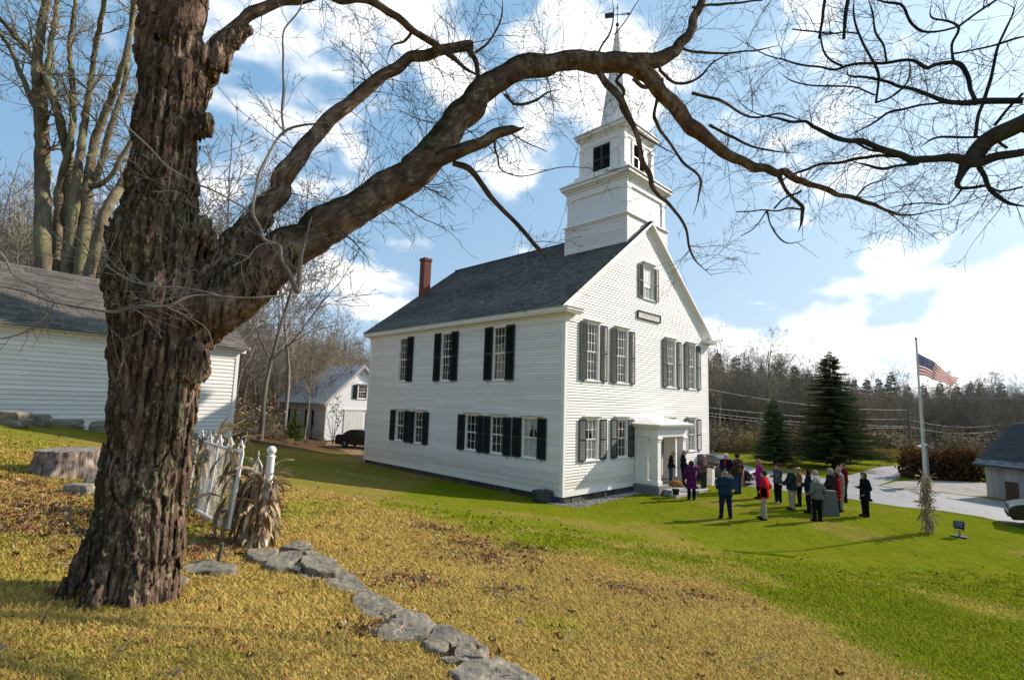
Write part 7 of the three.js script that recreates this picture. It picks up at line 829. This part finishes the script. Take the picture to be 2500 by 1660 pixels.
  // hair
  const sty = o.style ?? 'short', hairC = o.hair ?? [.2, .18, .16]; const cr = capsuleField([[V(0, .03, -.022), V(0, .035, .010), .083 + (o.vol ?? .016), .078 + (o.vol ?? .014)]], .02), lg = sty === 'long' ? capsuleField([[V(-.055, -.02, -.045), V(-.06, -.16, -.04), .06, .045], [V(.055, -.02, -.045), V(.06, -.16, -.04), .06, .045], [V(0, 0, -.07), V(0, -.17, -.065), .06, .05]], .04) : sty === 'bob' ? capsuleField([[V(-.062, -.01, -.03), V(-.066, -.085, -.015), .052, .04], [V(.062, -.01, -.03), V(.066, -.085, -.015), .052, .04], [V(0, 0, -.07), V(0, -.09, -.065), .058, .048]], .04) : null;
  mesh('hair', finish(surfaceNets((x, y, z, c) => { q.set(x - headC.x, y - headC.y, z - headC.z).applyQuaternion(hi); let d = cr(q.x, q.y, q.z); if (lg) d = smin(d, lg(q.x, q.y, q.z), .03); if (!c) d -= (o.curl ?? .004) * (noise3(q.x * 46 + o.seed, q.y * 46, q.z * 46) + .6 * noise3(q.x * 90, q.y * 40, q.z * 90)); const face = Math.max(.028 - q.z - .35 * Math.max(0, q.y - .03), q.y - .068); let cut = -Math.max(-(q.z - .03 + .25 * (q.y - .03)), q.y - .072); d = Math.max(d, -Math.max(.032 - q.z + .0 * face, q.y - .07)); if (!lg) d = Math.max(d, -.052 - q.y + (q.z > 0 ? .05 : 0)); if (sty === 'bald') d = Math.max(d, q.y - .045); return d + 0 * cut; }, headC.clone().sub(V(.2, .3, .2)), headC.clone().add(V(.2, .18, .2)), .0085, .01), (x, y, z) => { const k = .8 + .5 * noise3(x * 70, y * 22, z * 70); return hairC.map(c => c * k); }), hairM, t);
  if (o.cap) { const cf = capsuleField([[V(0, .04, -.02), V(0, .045, .01), .1, .096]], .01), br = capsuleField([[V(-.045, .058, .09), V(-.03, .05, .15), .028, .02], [V(.045, .058, .09), V(.03, .05, .15), .028, .02], [V(0, .06, .09), V(0, .052, .165), .03, .02]], .03); mesh('cap', finish(surfaceNets((x, y, z) => { q.set(x - headC.x, y - headC.y, z - headC.z).applyQuaternion(hi); return Math.min(Math.max(cf(q.x, q.y, q.z), .05 - q.y), Math.max(br(q.x, q.y, q.z), .048 - q.y, q.y - .066)); }, headC.clone().sub(V(.2, .05, .2)), headC.clone().add(V(.2, .2, .24)), .0085, 0)), cloth(o.cap), t); }
  if (o.scarf) { const sf = capsuleField([[P(-.05, 1.44, .06), P(.05, 1.44, .06), .035, .035], [P(-.06, 1.42, .09), P(-.06, 1.15, .15), .03, .03]], .02); mesh('scarf', finish(surfaceNets(sf, V(-.2, 1.05, -.05), V(.2, 1.55, .28), .012, 0)), cloth(o.scarf), t); }
  return { t, haL, haR, S };
}
const skinM = new THREE.MeshStandardMaterial({ vertexColors: true, roughness: .6 }), hairM = matte({ vertexColors: true });
{
  const zp = (x, y) => gnd(1560 + x / 3.937, 1060 + y / 3.937); const hgt = (x, y, top, p) => (at(1560 + x / 3.937, 1060 + top / 3.937, -p.z).y - p.y); const R = d => d * Math.PI / 180;
  let seed = 1; const mk = (label, x, y, top, deg, o, lift = 0, near = 0) => { const p = zp(x, y); if (lift) { const d = ray(1560 + x / 3.937, 1060 + y / 3.937), s = (lift - EYE.y) / d.y; p.set(d.x * s, lift, d.z * s); } return person(label, p, hgt(x, y, top, p), R(deg), { seed: seed++ * 7, ...o }); };
  const jeans = [.035, .055, .11], black = [.012, .012, .014], khaki = [.36, .30, .22], clasp = { hL: [-.07, .93, .20], hR: [.07, .93, .20] }, front = { hL: [-.08, 1.08, .21], hR: [.08, 1.05, .22] }, cross = { hL: [.16, 1.17, .18], hR: [-.16, 1.14, .21] };
  mk('person in black jacket and blue jeans with head bowed on the church step', 306, 485, 162, 75, { top: [.014, .014, .018], legs: jeans, hair: [.42, .27, .12], headPitch: .75, lean: .1, ...clasp }, -.02);
  mk('grey-haired person all in black looking down beside the porch pillar', 432, 492, 152, 60, { top: black, legs: [.012, .012, .016], hair: [.38, .36, .33], headPitch: .45, style: 'bob', ...clasp }, -.02);
  mk('person in long purple coat seen from behind shading their eyes', 508, 632, 255, 165, { top: [.085, .016, .075], legs: black, hem: .50, coat: 1, flare: .05, hair: [.07, .03, .022], style: 'bob', hL: [-.12, 1.58, .16], hR: [.28, .86, .06] });
  mk('balding person in plaid brown shirt and dark trousers gesturing with both hands', 625, 545, 195, 42, { top: [.16, .10, .095], panel: (x, y, z) => { const k = (Math.sin(x * 70) > .4 ? .6 : 1) * (Math.sin(y * 70) > .4 ? .65 : 1); return [k, k * .95, k * .9]; }, legs: [.03, .042, .035], hair: [.15, .11, .09], style: 'bald', skin: [.46, .25, .18], hL: [-.05, 1.16, .26], hR: [.40, 1.10, .26] });
  mk('white-haired person in navy jacket with red scarf and cream trousers', 845, 560, 185, -15, { top: [.014, .018, .045], legs: [.5, .45, .38], hair: [.78, .74, .68], scarf: [.42, .03, .05], hL: [-.1, 1.05, .26], hR: [.12, .98, .27] });
  const cn = mk('person in brown jacket and jeans leaning on a cane', 957, 575, 188, -150, { top: [.062, .035, .024], legs: jeans, hair: [.035, .02, .014], wide: 1.12, hR: [.26, .86, .1], hL: [-.30, .90, .16], hem: .84 });
  { const h = cn.haL.clone().applyAxisAngle(V(0, 1, 0), cn.t.rotation.y).multiplyScalar(cn.S).add(cn.t.position); const c = thing('walking_cane', 'thin walking cane held by the person in brown jacket', 'cane', V(h.x, ground(h.x, h.z), h.z)); const g = new GB(); g.col = [.3, .27, .24]; const H = h.y - c.position.y - .05; g.tube([V(0, 0, 0), V(0, H - .03, 0), V(.02, H, 0), V(.06, H + .02, 0), V(.1, H, 0)], [.011, .012, .012, .013, .012], 8); mesh('shaft', g.geo(), MAT.any, c); }
  mk('stout grey-haired person in navy blue seen from behind, nearest the church', 838, 812, 350, 175, { top: [.016, .035, .06], legs: [.014, .022, .042], hair: [.3, .28, .26], wide: 1.12, stance: .16, hL: [-.13, 1.22, .25], hR: [.13, 1.22, .25], hem: .82 });
  mk('curly blond person in bright magenta coat facing the church', 1165, 622, 245, -100, { top: [.26, .022, .17], legs: black, hem: .56, coat: 1, flare: .03, hair: [.46, .25, .12], style: 'bob', vol: .035, curl: .014, ...front });
  mk('dark-haired person in red and black jacket with khaki trousers, hands on hips', 1222, 822, 352, -125, { top: [.5, .02, .03], panel: (x, y, z) => (Math.abs(x) > .12 * 1 && y < 1.14 && y > .8 && z > -.1 && z < .1) ? [.03, .05, .05] : [1, 1, 1], legs: khaki, hair: [.05, .03, .02], wide: 1.05, hem: .76, hL: [-.19, .98, .1], hR: [.19, .98, .1], stance: .15, stepL: .12 });
  mk('dark-haired person in slate jacket with arms crossed and white shoes', 1345, 662, 284, -75, { top: [.075, .085, .10], legs: black, shoe: [.6, .6, .58], hair: [.045, .028, .02], ...cross });
  mk('person in dark green jacket, dark cap and khaki trousers', 1480, 727, 312, -98, { top: [.022, .038, .030], legs: [.42, .36, .27], hair: [.2, .18, .17], cap: [.018, .022, .02], wide: 1.18, hem: .78, flare: .04, hL: [-.08, 1.0, .33], hR: [.08, 1.0, .33] });
  mk('bald person in tan brown jacket and black trousers', 1552, 692, 315, -115, { top: [.19, .105, .062], legs: black, hair: [.2, .15, .12], style: 'bald', skin: [.5, .27, .19], wide: 1.08, ...front });
  mk('dark-haired person in navy jacket and trousers beside the marker stone', 1642, 757, 332, -115, { top: [.012, .018, .035], legs: [.013, .014, .03], hair: [.04, .026, .02], style: 'bob', hem: .8, ...front });
  mk('grey-bobbed person in lilac mostly hidden behind others', 1716, 722, 348, -105, { top: [.22, .15, .24], legs: [.05, .05, .07], hair: [.42, .40, .39], style: 'bob' });
  mk('white-haired person in grey sweater and black trousers seen from behind', 1722, 838, 402, -168, { top: [.12, .125, .11], legs: black, hair: [.66, .60, .48], style: 'bob', vol: .022, wide: 1.08, stance: .13, hL: [-.24, .98, .12], hR: [.25, 1.0, .14], hem: .83 });
  const pp = mk('curly grey-haired person in dark brown jacket holding a paper', 1862, 752, 330, -95, { top: [.035, .025, .024], legs: [.03, .026, .03], hair: [.42, .36, .28], style: 'bob', vol: .026, curl: .014, wide: 1.1, hem: .72, hL: [-.08, 1.04, .28], hR: [.05, .98, .30] });
  { const h = pp.haL.clone().lerp(pp.haR, .5).add(V(0, .02, .12)).applyAxisAngle(V(0, 1, 0), pp.t.rotation.y).multiplyScalar(pp.S).add(pp.t.position); const g = new THREE.PlaneGeometry(.22, .28, 6, 6); const a = g.attributes.position; for (let i = 0; i < a.count; i++) a.setZ(i, .25 * a.getY(i) ** 2); g.computeVertexNormals(); const m = mesh('paper_sheet', g, mat({ color: C(.8, .79, .77), side: THREE.DoubleSide })); m.position.copy(h); m.rotation.set(-1.1, -1.2, 0, 'YXZ'); tag(m, 'white sheet of paper held over the marker stone', 'paper'); }
  mk('dark-haired person in long red coat behind the marker stone', 1917, 752, 372, -110, { top: [.42, .014, .03], legs: black, hem: .52, coat: 1, flare: .02, hair: [.04, .024, .02], style: 'bob', ...front });
  mk('grey-haired person in tan coat behind the red coat', 1944, 742, 318, -100, { top: [.34, .26, .2], legs: [.38, .33, .25], hair: [.34, .30, .26], hem: .6, coat: 1, ...front });
  mk('dark-haired person in dark red jacket and olive trousers, farthest back', 1985, 655, 278, -105, { top: [.12, .012, .018], legs: [.03, .034, .024], hair: [.12, .09, .075], ...front });
  mk('brown-haired person in long black coat standing alone on the right', 2188, 792, 368, -95, { top: [.011, .012, .015], legs: [.012, .012, .013], hem: .62, coat: 1, flare: .07, hair: [.17, .09, .05], style: 'bob', vol: .024, hL: [-.1, 1.1, .22], hR: [.2, .9, .12] });
}
// ---------- grass and fallen leaves ----------
{
  const r = rngOf(1234), nA = 3; const inPoly = (p, x, z) => { let c = false; for (let i = 0, j = p.length - 1; i < p.length; j = i++) if ((p[i][1] > z) !== (p[j][1] > z) && x < (p[j][0] - p[i][0]) * (z - p[i][1]) / (p[j][1] - p[i][1]) + p[i][0]) c = !c; return c; };
  const boxes = STONES.map(s => [Math.min(...s.map(p => p[0])), Math.max(...s.map(p => p[0])), Math.min(...s.map(p => p[1])), Math.max(...s.map(p => p[1])), s]); const onStone = (x, z) => boxes.some(b => x > b[0] && x < b[1] && z > b[2] && z < b[3] && inPoly(b[4], x, z));
  const tuft = i => { const g = new GB(), q = rngOf(40 + i); for (let k = 0; k < 13; k++) { const a = q() * 6.28, R = .05 * Math.sqrt(q()), h = rr(.014, .042, q), w = rr(.0016, .003, q), ln = rr(.01, .045, q), b = q() * 6.28; const o = V(Math.cos(a) * R, -.004, Math.sin(a) * R), e = V(Math.cos(b), 0, Math.sin(b)), s = V(-e.z * w, 0, e.x * w); const k2 = rr(.72, 1.3, q), dry = q() < .35; g.col = dry ? [1.18 * k2, 1.03 * k2, 1.04 * k2] : [.92 * k2, 1.02 * k2, .85 * k2]; const m = o.clone().addScaledVector(e, ln * .35).add(V(0, h * .65, 0)), t = o.clone().addScaledVector(e, ln).add(V(0, h, 0)); g.quad(o.clone().sub(s), o.clone().add(s), m.clone().add(s), m.clone().sub(s)); g.tri(m.clone().sub(s), m.clone().add(s), t); } return g.geo(); };
  const gm = new THREE.MeshPhysicalMaterial({ vertexColors: true, roughness: 1, specularIntensity: 0, side: THREE.DoubleSide }); const N = 150000, per = N / nA; const ms = []; for (let i = 0; i < nA; i++) { const m = new THREE.InstancedMesh(tuft(i), gm, per); m.name = numbered('grass'); m.castShadow = m.receiveShadow = true; tag(m, 'short dry and green lawn grass', 'grass', null, 'stuff'); ms.push(m); }
  const d = new THREE.Object3D(); let n = 0, tries = 0; const mp = gnd(318, 1440); while (n < N && tries < N * 4) { tries++; const dep = 2.3 + 13 * Math.pow(r(), 1.9); if (dep > 7 && r() < (dep - 7) / 8) continue; const lim = 1, lat = rr(-1.08, 1.08, r) * dep, x = lat, z = -dep; if (onStone(x, z) || ROADS.some(q => inPoly(q, x, z))) continue; if (leafPatch(x, z) > .75 && r() < .6) continue; const s = rr(.7, 1.35, r) * (1 + dep * .035); d.position.set(x, ground(x, z), z); d.rotation.set(0, r() * 6.28, 0); d.scale.set(s * (1 + dep * .05), s * rr(.7, 1.2, r), s * (1 + dep * .05)); d.updateMatrix(); const m = ms[n % nA], k = Math.floor(n / nA); m.setMatrixAt(k, d.matrix); const c = lawnColor(x, z), q = rr(.8, 1.3, r) * lerp(1.22, 1.55, sstep(-.03, .05, c[0] - c[1])); m.setColorAt(k, C(c[0] * q, c[1] * q, c[2] * q)); n++; } ms.forEach(m => { m.count = Math.floor(n / nA); scene.add(m); });
  // leaves
  const lg = i => { const g = new GB(), q = rngOf(60 + i); g.col = [1, 1, 1]; const pt = []; const lob = 5; for (let k = 0; k < lob * 4; k++) { const a = k / (lob * 4) * 6.28, R = (k % 4 === 0 ? 1 : k % 4 === 2 ? .42 : .66) * (1 - .25 * Math.cos(a)) * .05; pt.push(V(Math.cos(a) * R, 0, Math.sin(a) * R)); } const f = rr(.3, .9, q); for (const p of pt) p.y = f * (Math.abs(p.x) * .8 + .4 * p.z * (q() < .5 ? 1 : -1)) + rr(0, .008, q); const c = V(0, 0, 0); for (let k = 0; k < pt.length; k++) g.tri(c, pt[(k + 1) % pt.length], pt[k]); g.tube([V(0, 0, 0), V(-.045, .01, 0)], [.0016, .001], 3, { cap: false }); return g.geo(); };
  const lm = new THREE.MeshPhysicalMaterial({ vertexColors: true, roughness: .8, specularIntensity: .3, side: THREE.DoubleSide }); const NL = 5400, L = [0, 1, 2].map(i => { const m = new THREE.InstancedMesh(lg(i), lm, NL / 3); m.name = numbered('fallen_leaves'); m.castShadow = m.receiveShadow = true; tag(m, 'curled brown and red maple leaves fallen on the lawn', 'leaves', null, 'stuff'); return m; });
  const cols = [[.22, .075, .035], [.16, .07, .04], [.27, .13, .07], [.30, .09, .04], [.33, .21, .13], [.11, .05, .03], [.36, .27, .2]]; let k = 0, tr = 0; while (k < NL && tr < 400000) { tr++; let x, z; if (r() < .78) { const [px, pz, R] = LEAFSPOTS[Math.floor(r() * LEAFSPOTS.length)]; const a = r() * 6.28, q = R * 1.5 * Math.pow(r(), .7); x = px + Math.cos(a) * q; z = pz + Math.sin(a) * q; if (r() > leafPatch(x, z) * 1.3 + .05) continue; } else { const dep = 2.4 + 14 * Math.pow(r(), 1.3); x = rr(-1.05, 1.05, r) * dep; z = -dep; if (x > 2 && r() < .75) continue; } d.position.set(x, ground(x, z) + .012, z); if (onStone(x, z)) { if (r() < .93) continue; d.position.y += .11; } d.rotation.set(rr(-.7, .7, r), r() * 6.28, rr(-.7, .7, r)); const s = rr(.55, 1.25, r); d.scale.set(s, s, s); d.updateMatrix(); const m = L[k % 3]; m.setMatrixAt(Math.floor(k / 3), d.matrix); const c = cols[Math.floor(r() * cols.length)], q = rr(.7, 1.25, r); m.setColorAt(Math.floor(k / 3), C(c[0] * q, c[1] * q, c[2] * q)); k++; } L.forEach(m => { m.count = Math.floor(k / 3); scene.add(m); });
  // fallen twigs
  const tw = (label, u, v, len, ang, rad = .006) => { const p = gnd(u, v).add(V(0, .015, 0)); const g = new GB(); const P = twig(g, V(0, 0, 0), V(Math.cos(ang), .12, Math.sin(ang)), len, rad, 1, r, { col: bareCol(.3, -.5), wig: .2, seg: .05, grav: -.02 }); const m = mesh('fallen_twig', g.geo(), twigM); m.position.copy(p); tag(m, label, 'twig'); };
  tw('pale forked twig on the grass right of the maple foot', 470, 1465, .3, .3); tw('long curved twig in the near grass at the bottom left', 275, 1590, .55, .4); tw('upright dry twig on the lawn right of the flagstones', 1375, 1580, .35, -1.2, .007); tw('thin twig lying far right of the flagstones near the bottom edge', 1830, 1625, .4, -.4); tw('short twig on the lawn at the bottom centre', 1575, 1610, .25, -1, .005); tw('dead branch lying in the leaves left of the maple', 120, 1385, .7, -.5, .01);
  { const p = gnd(528, 1388); const t = mesh('wooden_stake', new THREE.CylinderGeometry(.022, .026, .3, 8), mat({ color: C(.09, .075, .05), roughness: 1 })); t.position.copy(p).add(V(.02, .13, 0)); t.rotation.z = -.12; tag(t, 'short dark wooden stake standing in the leaves behind the flat rock', 'stake'); }
}

renderer.render(scene, camera);
